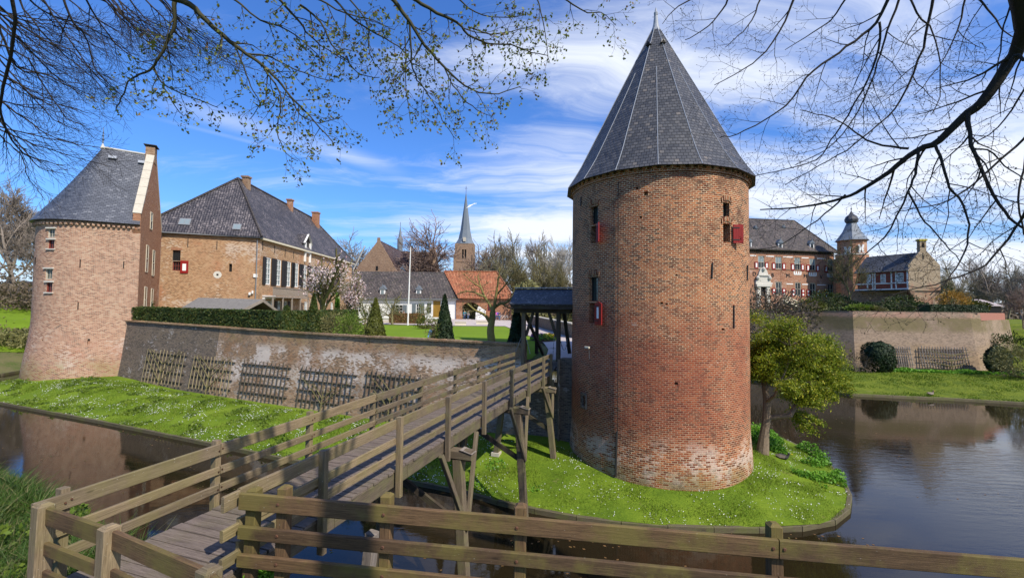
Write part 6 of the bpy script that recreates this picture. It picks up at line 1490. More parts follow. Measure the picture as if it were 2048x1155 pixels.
TR('B', 872, 428, 640, 112, 'bark_red', 'large round-crowned bare tree just left of the church tower', sx=1.55, rot=2.2)
TR('B', 950, 458, 640, 122, 'bark_red', 'reddish bare tree in front of the church tower', sx=1.5, rot=4.0)
for i, (px, yt, ds, k, mt, lb) in enumerate(((985, 475, 120, 'D', 'bark_grey', 'grey bare tree rising over the left half of the orange barn roof'), (1012, 468, 112, 'C', 'bark_grey', 'slim bare tree over the right end of the orange roof'), (1042, 463, 118, 'A', 'bark_grey', 'bare tree with a forked top between the orange roof and the gate shelter'),
    (1068, 458, 126, 'C', 'bark_far', 'tall grey bare tree with an upright top above the gate shelter'), (1092, 470, 108, 'D', 'bark_grey', 'yellowish bushy bare tree above the slate gate roof'), (1118, 466, 112, 'C', 'bark_birch', 'pale-stemmed birch close to the round tower'), (1136, 472, 104, 'D', 'bark_birch', 'white birch nearest the left edge of the round tower'),
    (1030, 500, 98, 'D', 'bark_orchard', 'olive bare tree low behind the orange barn roof'), (1078, 505, 96, 'D', 'bark_orchard', 'olive shrubby tree low behind the gate shelter roof'), (1122, 512, 94, 'D', 'bark_orchard', 'olive shrubby tree against the round tower'))):
    TR(k, px, yt, 640, ds, mt, lb, rot=i*1.3, sx=1.0 if k != 'C' else 1.2)
for i, (px, yt, ds, k, sx) in enumerate(((8, 345, 100, 'C', 1.1), (34, 372, 92, 'A', 1.0), (68, 388, 104, 'C', 1.1), (-40, 350, 98, 'A', 1.0), (90, 400, 120, 'D', 1.0))):
    TR(k, px, yt, 590, ds, 'bark_far', ['tall upright bare tree at the far left edge', 'bare tree just left of the horseshoe tower roof', 'bare tree partly behind the horseshoe tower roof', 'bare tree cut by the left picture edge', 'low bare tree showing between the horseshoe tower and the left trees'][i], zbase=8.0, sx=sx, rot=i*2.1)
for i, (px, yt, ds, k) in enumerate(((1890, 520, 120, 'B'), (1915, 512, 110, 'A'), (1942, 508, 118, 'D'), (1966, 516, 112, 'B'), (1992, 506, 108, 'A'), (2016, 512, 115, 'D'), (2040, 498, 100, 'B'))):
    TR(k, px, yt, 620, ds, ['bark_far', 'bark_grey'][i % 2], ['round bare tree right beside the pale castle gable', 'second bare tree to the right of the pale castle gable', 'grey bushy bare tree over the middle of the bastion hedge', 'bare tree left of the pale-roofed outhouse', 'tall bare tree behind the pale-roofed outhouse', 'grey bare tree near the right picture edge', 'bare tree cut by the right picture edge'][i], zbase=5.5, rot=i*1.7)
TR('D', 2044, 560, 640, 58, 'bark_red', 'low reddish bare tree on the lawn at the right edge', zbase=5.5, rot=1.0)
TR('D', 1702, 470, 620, 66, 'bark_orchard', 'spreading olive bare tree in front of the castle turret', zbase=7.5, rot=.4, sx=.8)
# far-off woods that read as one mass
def thicket(name, label, x0, x1, y, z0, zt_f, n, mat, seed, size=.5, dy=6):
    rng = np.random.default_rng(seed); xs = rng.uniform(x0, x1, n); zz__ = rng.random(n)**1.2; H = np.array([zt_f(x) for x in xs]); C = np.stack([xs, y+rng.normal(size=n)*dy, z0+zz__*(H-z0)], 1); keep = np.array([noise.noise(V((c[0]*.18, c[2]*.3, seed)))+.35-.55*q_ > -.1 for c, q_ in zip(C, zz__)])
    P, F = leaf_quads(C[keep], size, rng, 2.4); o = npmesh(name, P, F, mat); return tag(o, label, 'woodland', kind='stuff')
thicket('far_woods', 'low belt of bare brownish woodland along the horizon', -70, 210, 150, 4.0, lambda x: 14+3*math.sin(x*.11)+2*math.sin(x*.31), 110000, M['leaf_brown'], 3, .38, 8)
thicket('far_thicket', 'yellow-green budding thicket behind the low path wall', 0, 17, 90, 4.6, lambda x: 11+1.5*math.sin(x*.5), 9000, M['leaf_haze'], 5, .35, 4)
thicket('left_undergrowth', 'brownish brushwood along the top of the far left bank', -135, -62, 84, 6.0, lambda x: 14, 42000, M['leaf_brown'], 8, .26, 5)
thicket('bank_brushwood', 'brown and green brushwood on the slope of the far left bank', -75, -56, 56, 2.2, lambda x: 5.6, 12000, M['leaf_haze'], 9, .20, 2.2)

def foliage(name, parent, C, size, mat, seed, nrm=None, aspect=1.6):
    P, F = leaf_quads(C, size, np.random.default_rng(seed), aspect, nrm); return npmesh(name, P, F, mat, parent)
def blob_pts(rng, n, c, rad, shell=.55, lump=.25, seed=0, flat=0.0):
    D_ = rng.normal(size=(n, 3)); D_ /= np.linalg.norm(D_, axis=1, keepdims=True)
    if flat: D_[:, 2] = np.abs(D_[:, 2])*(1-flat)+D_[:, 2]*flat
    s_ = np.array([1+lump*noise.noise(V((d[0]*1.8+seed, d[1]*1.8, d[2]*1.8)))+lump*.6*noise.noise(V((d[0]*4.5+seed, d[1]*4.5, d[2]*4.5))) for d in D_])
    r_ = (shell+(1-shell)*rng.random(n)**.6); return np.array(c)+D_*np.array(rad)*(s_*r_)[:, None]
def stems(seed, base, n, h, spread, r_=.02, lev=1):
    rng = np.random.default_rng(seed); o = [[], []]
    for i in range(n): grow(rng, o, (base[0]+rng.normal()*.08, base[1]+rng.normal()*.08, base[2]), unit(np.array([rng.normal()*spread, rng.normal()*spread, 1])), h*rng.uniform(.55, .8), r_, 0, lev, .1, (20, 45), (3, 5), .5, .1, rmin=.006, sides=(4, 3, 3, 3, 3, 3))
    return tubes_np(o[0]+o[1])
def shrub(label, base, w_, h, mat, leaf, n, seed, bark='bark_orchard', name='shrub', cat='shrub', ns=9, lump=.3, shell=.4, group=None, dpth=None):
    t = thing(name, label, cat, tuple(base), group); P, F = stems(seed, base, ns, h*.9, .45*w_/h, .02); npmesh('stem', P, F, M[bark], t)
    rng = np.random.default_rng(seed); foliage('foliage', t, blob_pts(rng, n, (base[0], base[1], base[2]+h*.52), (w_/2, (dpth or w_)/2, h*.5), shell, lump, seed), leaf, mat, seed); return t
def conifer(label, px, ybase, ytop, dist, wpx, mat, n=5200, seed=0, group='clipped conifers behind the garden wall', zb=5.15, power=.85, leaf=.07):
    b_ = Y(px, ybase, dist); zb_ = z_court(b_.x, b_.y) if zb is None else zb; H_ = Y(px, ytop, dist).z-zb_; W_ = wpx/FPX*dist; t = thing('conifer', label, 'conifer', (b_.x, b_.y, zb_), group)
    q = MB(); q.tube([(b_.x, b_.y, zb_-.1), (b_.x, b_.y, zb_+H_*.9)], [.10, .02], 6); q.build('trunk', M['bark'], t)
    rng = np.random.default_rng(seed+50); f = rng.random(n)**.9; a = rng.random(n)*6.283; rad = W_/2*(1-f)**power; rad = rad*np.array([1+.16*noise.noise(V((math.cos(q_)*1.6, math.sin(q_)*1.6, ff*5+seed)))+.10*noise.noise(V((math.cos(q_)*5, math.sin(q_)*5, ff*14+seed))) for q_, ff in zip(a, f)])*(.72+.28*rng.random(n)**.5)+.02
    C = np.stack([b_.x+rad*np.cos(a), b_.y+rad*np.sin(a), zb_+.03+f*H_], 1); N_ = np.stack([np.cos(a), np.sin(a), .5+0*a], 1)
    P, F = leaf_quads(C, leaf, rng, 2.2, N_, 1.4); npmesh('foliage', P, F, mat, t)
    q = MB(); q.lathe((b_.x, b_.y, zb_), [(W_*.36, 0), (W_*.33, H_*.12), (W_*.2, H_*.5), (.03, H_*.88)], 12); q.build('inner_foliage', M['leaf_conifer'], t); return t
conifer('broad golden-green clipped conifer cone, second from the flagpole', 750, 672, 597, 28.5, 45, M['leaf_gold'], 6500, 1)
conifer('dark narrow conifer beside the blue-clad person', 888, 681, 590, 26.9, 44, M['leaf_conifer'], 6500, 2)
conifer('very dark conifer in front of the gate shelter posts', 1033, 688, 612, 25.2, 42, M['leaf_conifer'], 6000, 3)
conifer('green conifer rising from the hedge below the blossom tree', 626, 664, 588, 31.3, 33, M['leaf_hedge'], 6000, 4, leaf=.08)
conifer('low dark conifer standing against the hedge near the shed', 572, 661, 612, 32.3, 42, M['leaf_hedge'], 5200, 5, power=.6, leaf=.08)
# light-green young conifer far behind
conifer('bright fresh-green conifer behind the blossom tree', 674, 625, 578, 58, 14, M['leaf_bright'], 2200, 6, None, zb=5.0, leaf=.16)
# hedges
def hedge(label, a, b_, w_, z0, z1, mat, n, seed, leaf=.09, zt2=None, name='hedge'):
    a, b_ = V(a), V(b_); d = (b_-a).normalized(); n_ = V((d.y, -d.x)); L = (b_-a).length; zt2 = zt2 or z1; t = thing(name, label, 'hedge', (a.x, a.y, z0)); rng = np.random.default_rng(seed)
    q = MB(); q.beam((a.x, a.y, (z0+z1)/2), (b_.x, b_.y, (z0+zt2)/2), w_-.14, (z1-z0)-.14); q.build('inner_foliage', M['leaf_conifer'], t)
    m_ = n; u = rng.random(m_); top = rng.random(m_) < .3; side = np.where(rng.random(m_) < .7, 1, -1); v = rng.random(m_); ztp = z1+(zt2-z1)*u
    ow = np.where(top, (rng.random(m_)*2-1)*w_/2, side*w_/2); zz__ = np.where(top, ztp, z0+v*(ztp-z0)); jit = rng.normal(size=(m_, 3))*.035; bul = np.array([.05*noise.noise(V((u_*L*.9, z_*1.3, seed))) for u_, z_ in zip(u, zz__)])
    ow = ow+np.sign(ow)*bul; zz__ = zz__+np.where(top, bul, 0)
    C = np.stack([a.x+d.x*u*L+n_.x*ow, a.y+d.y*u*L+n_.y*ow, zz__], 1)+jit; N_ = np.where(top[:, None], np.array([0, 0, 1.0]), side[:, None]*np.array([n_.x, n_.y, .15])); P, F = leaf_quads(C, leaf, rng, 1.6, N_, 1.1); npmesh('foliage', P, F, mat, t); return t
hA = Y(246, 640, 40.2); hB = Y(556, 650, 32.4)
zh0 = Y(246, 614, 40.2).z; zh1 = Y(556, 623, 32.4).z
hedge('long clipped dark green hedge running behind the garden wall beside the horseshoe tower', (hA.x, hA.y+.7), (hB.x, hB.y+.7), 1.2, 5.0, zh0, M['leaf_hedge'], 26000, 1, zt2=zh1, leaf=.085)
hC = Y(706, 640, 38); hedge('clipped hedge continuing right behind the conifers towards the blossom tree', (hB.x+.05, hB.y+.9), (hC.x, hC.y), 1.3, 5.0, zh1, M['leaf_hedge'], 16000, 2, zt2=Y(706, 620, 38).z, leaf=.085)
q1, q2_ = Y(782, 645, 62), Y(846, 645, 61); hedge('low russet beech hedge in front of the white cottage terrace', (q1.x, q1.y), (q2_.x, q2_.y), 1.0, 4.95, Y(800, 627, 62).z, M['leaf_beech'], 6000, 3, .14)
hedge('dark yew hedge along the top of the bastion wall', (50, 54.6), (58, 55.6), 1.4, 7.3, 8.35, M['leaf_conifer'], 9000, 4, .12)
hedge('low dark hedge in front of the castle link', (48, 62), (56.5, 62), 2, 7.3, 8.7, M['leaf_conifer'], 6000, 5, .15)
# columnar evergreen against the horseshoe tower
b_ = V((*[c for c in Y(238, 638, 40.0).xy], 5.2)); t = thing('climbing_evergreen', 'ragged green evergreen shrub growing up against the horseshoe tower', 'shrub', tuple(b_))
P, F = stems(31, b_, 6, 2.6, .22, .03); npmesh('stem', P, F, M['bark_orchard'], t); rng = np.random.default_rng(3); Cs = []
for i, (dx, h) in enumerate(((-.45, 2.0), (0, 3.1), (.4, 2.4), (.2, 1.6), (-.2, 2.0))):
    f = rng.random(900); Cs.append(np.stack([b_.x+dx*f*1.25+rng.normal(size=900)*.15*(1-f*.7), b_.y+rng.normal(size=900)*.15, b_.z-.2+f*h], 1))
foliage('foliage', t, np.concatenate(Cs), .09, M['leaf_fresh'], 4)
shrub('small dark climbing shrub at the foot of the gable wall', Y(287, 614, 44.5)-V((0, 0, .6)), 1.5, 2.0, M['leaf_hedge'], .10, 1500, 12)
# blossom trees
def blossom(label, px, dist, ytop, wpx, seed, zb=5.1, n=3):
    b_ = Y(px, 620, dist); b_.z = zb; H_ = Y(px, ytop, dist).z-zb; rng = np.random.default_rng(seed); out = [[], []]; tips = []
    grow(rng, out, tuple(b_), (0, 0, 1), H_*.28, .16, 0, 4, .10, (25, 50), (3, 4), .74, .1, rmin=.014, tips=tips, taper=.8)
    S_ = np.array([wpx/FPX*dist/2/3.0]); t = thing('magnolia_tree', label, 'blossom tree', tuple(b_)); P0, F0 = tubes_np(out[0]); P1, F1 = tubes_np(out[1]); top = P1[:, 2].max()-zb; kx = (wpx/FPX*dist)/(P1[:, 0].max()-P1[:, 0].min())
    def fit(P): Q = P.copy(); Q[:, 2] = zb+(Q[:, 2]-zb)*H_/top; Q[:, 0] = b_.x+(Q[:, 0]-b_.x)*kx; Q[:, 1] = b_.y+(Q[:, 1]-b_.y)*kx; return Q
    npmesh('trunk', fit(P0), F0, M['bark_orchard'], t); npmesh('branches', fit(P1), F1, M['bark_orchard'], t); C = np.array([p for p, _ in tips]); C = np.repeat(C, n, 0); C = fit(C)+rng.normal(size=C.shape)*.16; foliage('blossom', t, C, .125, M['blossom'], seed)
blossom('large pale pink magnolia in bloom in front of the manor house facade', 645, 47, 505, 120, 3, n=3)
blossom('smaller white-pink magnolia at the far corner of the manor house', 700, 56, 535, 62, 4, n=3)
# orchard trees on the lawn
def orchard(label, px, ybase, ytop, dist, wpx, seed, lean=0, leaves=0, lev=4, zb=5.2, mat='bark_orchard', tr=.33, r_=.16):
    b_ = Y(px, ybase, dist); b_.z = zb; H_ = Y(px, ytop, dist).z-zb; rng = np.random.default_rng(seed); out = [[], []]; tips = []
    grow(rng, out, tuple(b_), unit(np.array([lean, 0, 1.0])), H_*tr, r_, 0, lev, .03, (35, 68), (3, 4), .78, .16, rmin=.010, tips=tips, taper=.75)
    t = thing('orchard_tree', label, 'fruit tree', tuple(b_), 'fruit trees on the lawn'); P0, F0 = tubes_np(out[0]); P1, F1 = tubes_np(out[1]); top = P1[:, 2].max()-zb; kz = H_/top; kx = min(2.2, (wpx/FPX*dist)/(P1[:, 0].max()-P1[:, 0].min()))
    def fit(P): Q = P.copy(); Q[:, 2] = zb+(Q[:, 2]-zb)*kz; f = np.clip((P[:, 2:3]-zb)/(H_*tr), 0, 1); Q[:, :2] = np.array([b_.x, b_.y])+(Q[:, :2]-np.array([b_.x, b_.y]))*(1+(kx-1)*f); return Q
    npmesh('trunk', fit(P0), F0, M[mat], t); npmesh('crown', fit(P1), F1, M[mat], t)
    if leaves: C = np.repeat(np.array([p for p, _ in tips]), leaves, 0); C = fit(C)+rng.normal(size=C.shape)*.08; foliage('leaf_buds', t, C, .05, M['leaf_fresh'], seed)
t = thing('orchard_tree', 'gnarled mossy fruit tree with a forked yellowish trunk right of the dark conifer', 'fruit tree', tuple(Y(983, 690, 26.0)), 'fruit trees on the lawn')
def L3(pts, d, r0, r1, dd=0): P = np.array([np.array(Y(x, y, d+dd*k)) for k, (x, y) in enumerate(pts)]); P = resample(P, 3); return P, np.linspace(r0, r1, len(P))
mains = [L3(((984, 700), (983, 680), (981, 660), (984, 640), (986, 622)), 26, .26, .17), L3(((980, 645), (972, 632), (962, 625), (950, 620), (935, 607)), 26, .10, .04, -.15), L3(((986, 622), (978, 606), (970, 594), (962, 575), (955, 550)), 26, .11, .03, .15), L3(((986, 622), (990, 605), (992, 590), (996, 565), (1000, 535)), 26, .12, .03, -.1),
    L3(((988, 615), (1000, 607), (1012, 605), (1022, 596), (1036, 585), (1046, 562)), 26, .10, .03, .1), L3(((1005, 608), (1018, 615), (1030, 620)), 26, .05, .02, .1), L3(((970, 594), (950, 585), (930, 582), (912, 590)), 26, .06, .02, .2), L3(((992, 590), (1010, 570), (1026, 545)), 26, .06, .02, -.2), L3(((962, 575), (940, 560), (925, 545)), 26, .04, .015, -.2), L3(((950, 620), (940, 625), (930, 622)), 26, .035, .015)]
rng = np.random.default_rng(15); tw_ = []; tips = []
for P_, r_ in mains[1:]: twigs(rng, tw_, P_, r_, 5.5, .75, 2, (25, 70), .06, tips, .008, flat=.8, wob=.2)
P, F = tubes_np([(p_, r_, 8) for p_, r_ in mains]); npmesh('trunk', P, F, plain('bark_lichen', (.22, .19, .06), .9, .5, 5, bump=.6), t, smooth=True); P, F = tubes_np(tw_); npmesh('crown', P, F, M['bark_orchard'], t)
foliage('leaf_buds', t, np.array([p_ for p_, _ in tips]), .045, M['leaf_haze'], 5)
orchard('wide low pruned fruit tree behind the golden conifer', 735, 664, 592, 34, 62, 8, .1, 1, tr=.3, r_=.10)
orchard('flat-topped pruned fruit tree in front of the cottage terrace', 785, 640, 583, 56, 66, 9, 0, 1, tr=.45, r_=.17)
orchard('spreading fruit tree in front of the left half of the cottage', 716, 640, 582, 58, 56, 10, 0, 1, tr=.4, r_=.15)
orchard('small leaning young fruit tree on the lawn left of the blue-clad person', 862, 680, 630, 26.8, 44, 13, -.4, 2, lev=3, tr=.3, r_=.06)
orchard('slender young tree with fresh leaves in front of the orange cottage door', 850, 646, 585, 55, 40, 14, 0, 4, lev=3, tr=.25, r_=.06)
shrub('loose light-green shrub at the right end of the hedge', Y(700, 668, 30.5)-V((0, 0, .9)), 2.2, 2.5, M['leaf_fresh'], .075, 1800, 41, ns=12, shell=.15)
shrub('bushy green shrub between the hedge and the golden conifer', Y(668, 665, 32)-V((0, 0, .9)), 2.4, 2.4, M['leaf_haze'], .075, 2200, 42, ns=12, shell=.15)
shrub('yellow-flowering bush behind the blue-clad person', Y(850, 655, 45)-V((0, 0, .4)), 2.0, 1.6, M['leaf_gold'], .09, 900, 43)
# border plants behind the parapet of the castle
for i, (px, yb, d, w_, h, lm, lb) in enumerate(((1652, 616, 56, 4.0, 2.7, 'leaf_hedge', 'rounded dark evergreen bush below the castle shutters'), (1622, 618, 54, 3.0, 1.6, 'leaf_gold', 'low yellow-green bush on the wall top left of the dark bush'), (1680, 612, 60, 3.2, 2.3, 'leaf_conifer', 'dark evergreen bush at the foot of the castle link'),
    (1722, 616, 54, 3.2, 1.0, 'leaf_fresh', 'low bright green plants on the wall top below the turret'), (1746, 617, 53.5, 2.6, 0.8, 'leaf_haze', 'pale yellow flowering plants along the wall top'), (1806, 612, 58, 4.2, 2.3, 'leaf_hedge', 'dark bush under the jutting timbered floor'), (1906, 612, 58, 3.2, 3.0, 'leaf_orange', 'orange-tinted bush above the bastion wall'),
    (1950, 614, 58, 3.0, 1.8, 'leaf_gold', 'olive bush near the corner of the bastion'), (1878, 606, 66, 4.2, 4.4, 'leaf_hedge', 'olive-green bush right of the castle gable'))):
    p = Y(px, yb, d); p.z = 7.35; shrub(lb, p, w_, h, M[lm], .13, 1500, 60+i, ns=5)
# clipped bushes at the foot of the bastion wall
def bushc(label, px, ybase, ytop, wpx, mat, n, seed, sq=3.0, dist=48.6, zb=.95, group='clipped bushes at the foot of the bastion wall'):
    b_ = Y(px, ybase, dist); W_ = wpx/FPX*dist/2; H_ = Y(px, ytop, dist).z-zb; rng = np.random.default_rng(seed); D_ = rng.normal(size=(n, 3)); k = (np.abs(D_)**sq).sum(1)**(1/sq); D_ /= k[:, None]; D_ *= (.82+.18*rng.random((n, 1))**.5)*np.array([1+.1*noise.noise(V((d[0]*2.5+seed, d[1]*2.5, d[2]*2.5))) for d in D_])[:, None]
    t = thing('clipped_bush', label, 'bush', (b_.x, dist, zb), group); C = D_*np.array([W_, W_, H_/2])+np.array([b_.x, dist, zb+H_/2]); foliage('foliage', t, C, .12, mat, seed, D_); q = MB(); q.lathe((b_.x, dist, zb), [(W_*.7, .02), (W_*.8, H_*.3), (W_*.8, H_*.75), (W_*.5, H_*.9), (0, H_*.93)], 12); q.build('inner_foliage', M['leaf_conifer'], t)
bushc('dark squarish clipped yew bush left of the bastion trellises', 1757, 748, 684, 50, M['leaf_conifer'], 6500, 1); bushc('dark rounded clipped yew bush before the bastion corner', 1997, 748, 692, 38, M['leaf_conifer'], 5000, 2, 2.4)
shrub('greyish leafless bush left of the square clipped yew', V((Y(1718, 745, 48.5).x, 48.5, .9)), 3.4, 2.2, M['leaf_brown'], .08, 1400, 71, ns=16, bark='bark_far'); shrub('loose light green bush at the right edge below the bastion', V((Y(2036, 745, 45).x, 45, 1.0)), 4.6, 3.4, M['leaf_haze'], .11, 3200, 72, ns=14); shrub('dark green bush behind the bastion corner', V((Y(2036, 705, 52).x, 53, 1.4)), 4, 3.8, M['leaf_hedge'], .12, 2200, 73)
# bare mound of brush right of the round tower
p = Y(1545, 640, 47); p = V((p.x, 48, 3.0)); shrub('dense mound of bare purplish-brown twigs with pale blossom right of the round tower', p, 9.5, 6.6, M['leaf_brown'], .13, 9000, 75, ns=34, lump=.35, bark='bark_far', shell=.3)
# fountain of strip plants under the bastion wall
rng = np.random.default_rng(9); n = 9000; u = rng.random(n); x = 31+u*25; yb_ = 50.9-(x-39.5)*.10; C = np.stack([x, yb_-.9-rng.random(n)*1.3, 1.0+rng.random(n)*.45*np.array([.6+.6*noise.noise(V((a*.5, 0, 0))) for a in x])], 1); P, F = leaf_quads(C, .15, rng, 1.6); tag(npmesh('ground_cover', P, F, M['leaf_bright']), 'low green ground cover along the foot of the bastion wall', 'ground cover', kind='stuff')

# ---------------------------------------------------------------- yew-like tree beside the round tower
b_ = Z(1524, 903, .82); T0_ = b_; t = thing('leaning_yew', 'spreading yellow-green yew with a bare leaning trunk at the water beside the round tower', 'tree', tuple(T0_))
yd_ = b_.y
def yp(px, py, dy=0): return np.array(Y(px, py, yd_+dy))
q = MB()
q.tube([T0_-V((0, 0, .2)), V(yp(1528, 872)), V(yp(1533, 838)), V(yp(1533, 800)), V(yp(1530, 772)), V(yp(1524, 740, .3)), V(yp(1518, 700, .5)), V(yp(1528, 672, .2))], [.30, .22, .19, .15, .14, .12, .09, .04], 9)
q.tube([V(yp(1534, 836)), V(yp(1556, 832, -.2)), V(yp(1580, 831, -.4)), V(yp(1590, 812, -.3)), V(yp(1600, 800, -.2)), V(yp(1615, 770)), V(yp(1622, 745, .2)), V(yp(1640, 715, .3))], [.12, .11, .12, .11, .10, .08, .06, .02], 7)
q.tube([V(yp(1531, 805)), V(yp(1550, 790, -.6)), V(yp(1562, 760, -1.0)), V(yp(1575, 730, -1.2)), V(yp(1580, 690, -1))], [.08, .07, .06, .05, .02], 6)
q.tube([V(yp(1526, 760)), V(yp(1505, 745, .4)), V(yp(1490, 720, .6)), V(yp(1480, 700, .6))], [.07, .05, .04, .02], 6)
q.tube([V(yp(1618, 760)), V(yp(1645, 752, .5)), V(yp(1670, 760, .8))], [.05, .035, .015], 5)
q.build('trunk', M['bark_yew'], t, smooth=True)
rng = np.random.default_rng(77); out = [[], []]; tips = []
for (px, py, dy, L) in ((1518, 700, .5, 1.3), (1528, 672, .2, 1.2), (1575, 730, -1.2, 1.3), (1580, 690, -1, 1.3), (1640, 715, .3, 1.1), (1622, 745, .2, 1.1), (1490, 720, .6, 1.0), (1600, 780, -.2, .9), (1562, 760, -1.0, 1.1), (1550, 700, .4, 1.3), (1600, 700, .3, 1.3), (1510, 740, .3, 1.0), (1640, 755, .6, 1.1), (1585, 720, 1.2, 1.3), (1540, 730, 1.5, 1.3), (1615, 790, -.3, .8)):
    p = yp(px, py, dy)
    for k in range(7): grow(rng, out, p, unit(rng.normal(size=3)*np.array([1, 1, .5])+np.array([0, 0, .15])), L*rng.uniform(.45, .82), .03, 1, 3, -.02, (25, 55), (3, 4), .62, .16, rmin=.006, seg=4, tips=tips, sides=(4, 4, 3, 3, 3, 3))
P, F = tubes_np(out[0]+out[1]); npmesh('branches', P, F, M['bark_yew'], t)
C = np.array([p for p, _ in tips if noise.noise(V((p[0]*1.5, p[1]*1.5, p[2]*1.9)))+.3*rng.random() > -.22]); C = np.repeat(C, 20, 0)
# sprays: flat layered tufts
C = C+rng.normal(size=C.shape)*np.array([.17, .17, .075]); 
foliage('foliage', t, C, .045, M['leaf_yew'], 8, aspect=2.4)
# hanging tips at lower right
C2 = []
for (px, py, dx, dz) in ((1590, 830, 1.0, -.65), (1585, 820, .5, -.8), (1600, 825, 1.1, -.35), (1660, 765, .9, .05), (1650, 750, 1.2, .1), (1640, 780, .7, -.2)):
    p = yp(px, py); f = rng.random(420); C2.append(p+np.stack([dx*f, rng.normal(size=420)*.2, dz*f-.25*f*f], 1)+rng.normal(size=(420, 3))*.09)
foliage('hanging_sprays', t, np.concatenate(C2), .055, M['leaf_yew'], 9, aspect=2.4)

# ---------------------------------------------------------------- grass, daisies and herbs
def scatter(poly, n, rng):
    xs = [p[0] for p in poly]; ys = [p[1] for p in poly]; o = []
    while len(o) < n:
        x = rng.uniform(min(xs), max(xs), n); y = rng.uniform(min(ys), max(ys), n)
        o += [(a, b2) for a, b2 in zip(x, y) if inpoly(a, b2, poly)]
    return np.array(o[:n])
def blades(name, label, XY_, zf, h, w_, mat, rng, lean=.35, hs=None, kind='stuff'):
    n = len(XY_); z = np.array([zf(a, b2) for a, b2 in XY_]); B = np.column_stack([XY_, z-.01]); a = rng.random(n)*6.283; t = np.stack([np.cos(a), np.sin(a), 0*a], 1)*w_/2; ln = rng.normal(size=(n, 3))*lean; ln[:, 2] = 0; hh = h*(.5+rng.random(n))
    if hs is not None: hh = hh*hs
    top = B+ln*hh[:, None]; top[:, 2] = B[:, 2]+hh; mid = (B*.55+top*.45); mid[:, 2] = B[:, 2]+hh*.55
    P = np.stack([B-t, B+t, mid+t*.7, top, mid-t*.7], 1).reshape(-1, 3); i = np.arange(n)[:, None]*5; F = np.concatenate([np.concatenate([i, i+1, i+2, i+4], 1)]); T_ = np.concatenate([i+4, i+2, i+3, i+3], 1)
    # tips as narrow quads
    P2 = np.stack([mid-t*.7, mid+t*.7, top+t*.08, top-t*.08], 1).reshape(-1, 3); F2 = np.arange(4*n).reshape(-1, 4)
    P1 = np.stack([B-t, B+t, mid+t*.7, mid-t*.7], 1).reshape(-1, 3); PP, FF = merge((P1, F2), (P2, F2)); return tag(npmesh(name, PP, FF, mat), label, 'grass', kind=kind)
rng = np.random.default_rng(21)
front = [p for p in K[9:25]]+[(10, 30), (8.4, 25.3), (10.9, 22.5), (10.4, 19.5), (8.4, 17.8), (5.5, 17.7), (3.6, 19.0), (2.7, 21.0), (-1.5, 23.2), (-6, 25)]
strip = K[3:11]+[(-3, 23.9), (-8.2, 26.2), (-18.8, 31.2), (-30, 36.3), (-34.5, 37.6), (-38, 36.6), (-43, 38)]
bl1 = scatter(front, 70000, rng); blades('grass_blades', 'short grass on the tongue of land round the round tower', bl1, z_island, .06, .018, M['blade'], rng, hs=np.array([.35+1.5*max(0, noise.noise(V((x*.9, y*.9, 7)))+.3*noise.noise(V((x*4, y*4, 7)))+.25) for x, y in bl1]))
bl2 = scatter(strip, 45000, rng); blades('grass_blades', 'short grass on the long strip below the garden wall', bl2, z_island, .08, .03, M['blade'], rng, hs=np.array([.35+1.5*max(0, noise.noise(V((x*.6, y*.6, 7)))+.25) for x, y in bl2]))
right_strip = [RK[2], RK[3], RK[4], RK[5], (56, 36), (60, 50), (40, 50.5), (33, 52)]
bl3 = scatter(right_strip, 30000, rng); blades('grass_blades', 'rough grass on the bank below the bastion wall', bl3, z_right, .10, .07, M['blade'], rng, hs=np.array([.3+1.6*max(0, noise.noise(V((x*.5, y*.5, 7)))+.2) for x, y in bl3]))
def daisies(name, label, poly, n, size, thr, seed):
    rng = np.random.default_rng(seed); A = scatter(poly, n*5, rng); k = [i for i, (x, y) in enumerate(A) if noise.noise(V((x*.55, y*.55, seed)))+.6*noise.noise(V((x*1.9, y*1.9, seed))) > thr-rng.random()**2*.55][:n]; A = A[k]
    C = np.column_stack([A, [z_island(x, y)+.05 for x, y in A]]); m_ = len(C); r_ = size*(.6+.7*rng.random(m_)); an = rng.random(m_)*6.28; P = []
    for j in range(4): P.append(C+np.stack([r_*np.cos(an+j*1.571), r_*np.sin(an+j*1.571), .012*np.cos(an*3+j)], 1))
    P = np.stack(P, 1).reshape(-1, 3); tag(npmesh(name, P, np.arange(4*m_).reshape(-1, 4), M['daisy']), label, 'daisies', kind='stuff')
daisies('daisies', 'white daisies scattered over the grass round the round tower', front, 2300, .016, .30, 5)
daisies('daisies', 'white daisies scattered over the grass strip below the garden wall', strip, 4000, .026, .36, 6)
def herb(poly, n, zf, h, size, mat, name, label, seed, thr=.0):
    rng = np.random.default_rng(seed); A = scatter(poly, n, rng); m_ = np.array([noise.noise(V((x*.8, y*.8, seed))) for x, y in A]); A = A[m_ > thr]; m_ = m_[m_ > thr]
    C = np.column_stack([A, [zf(x, y) for x, y in A]]); C[:, 2] += rng.random(len(A))*h*np.clip(m_-thr+.15, 0, .6)*2; P, F = leaf_quads(C, size, rng, 1.5); tag(npmesh(name, P, F, mat), label, 'ground cover', kind='stuff')
herb(strip, 30000, z_island, .22, .09, M['leaf_fresh'], 'weeds', 'patches of leafy weeds in the long grass strip', 31, .18)
isl_r = [K[20], K[21], K[22], K[23], (15.1, 27), (12.8, 26), (12.6, 22.5), (12.2, 19.6), (12.9, 18.4)]
herb(isl_r, 9000, z_island, .5, .08, M['leaf_bright'], 'nettles', 'bright nettles along the shore beside the yew', 33, .05)
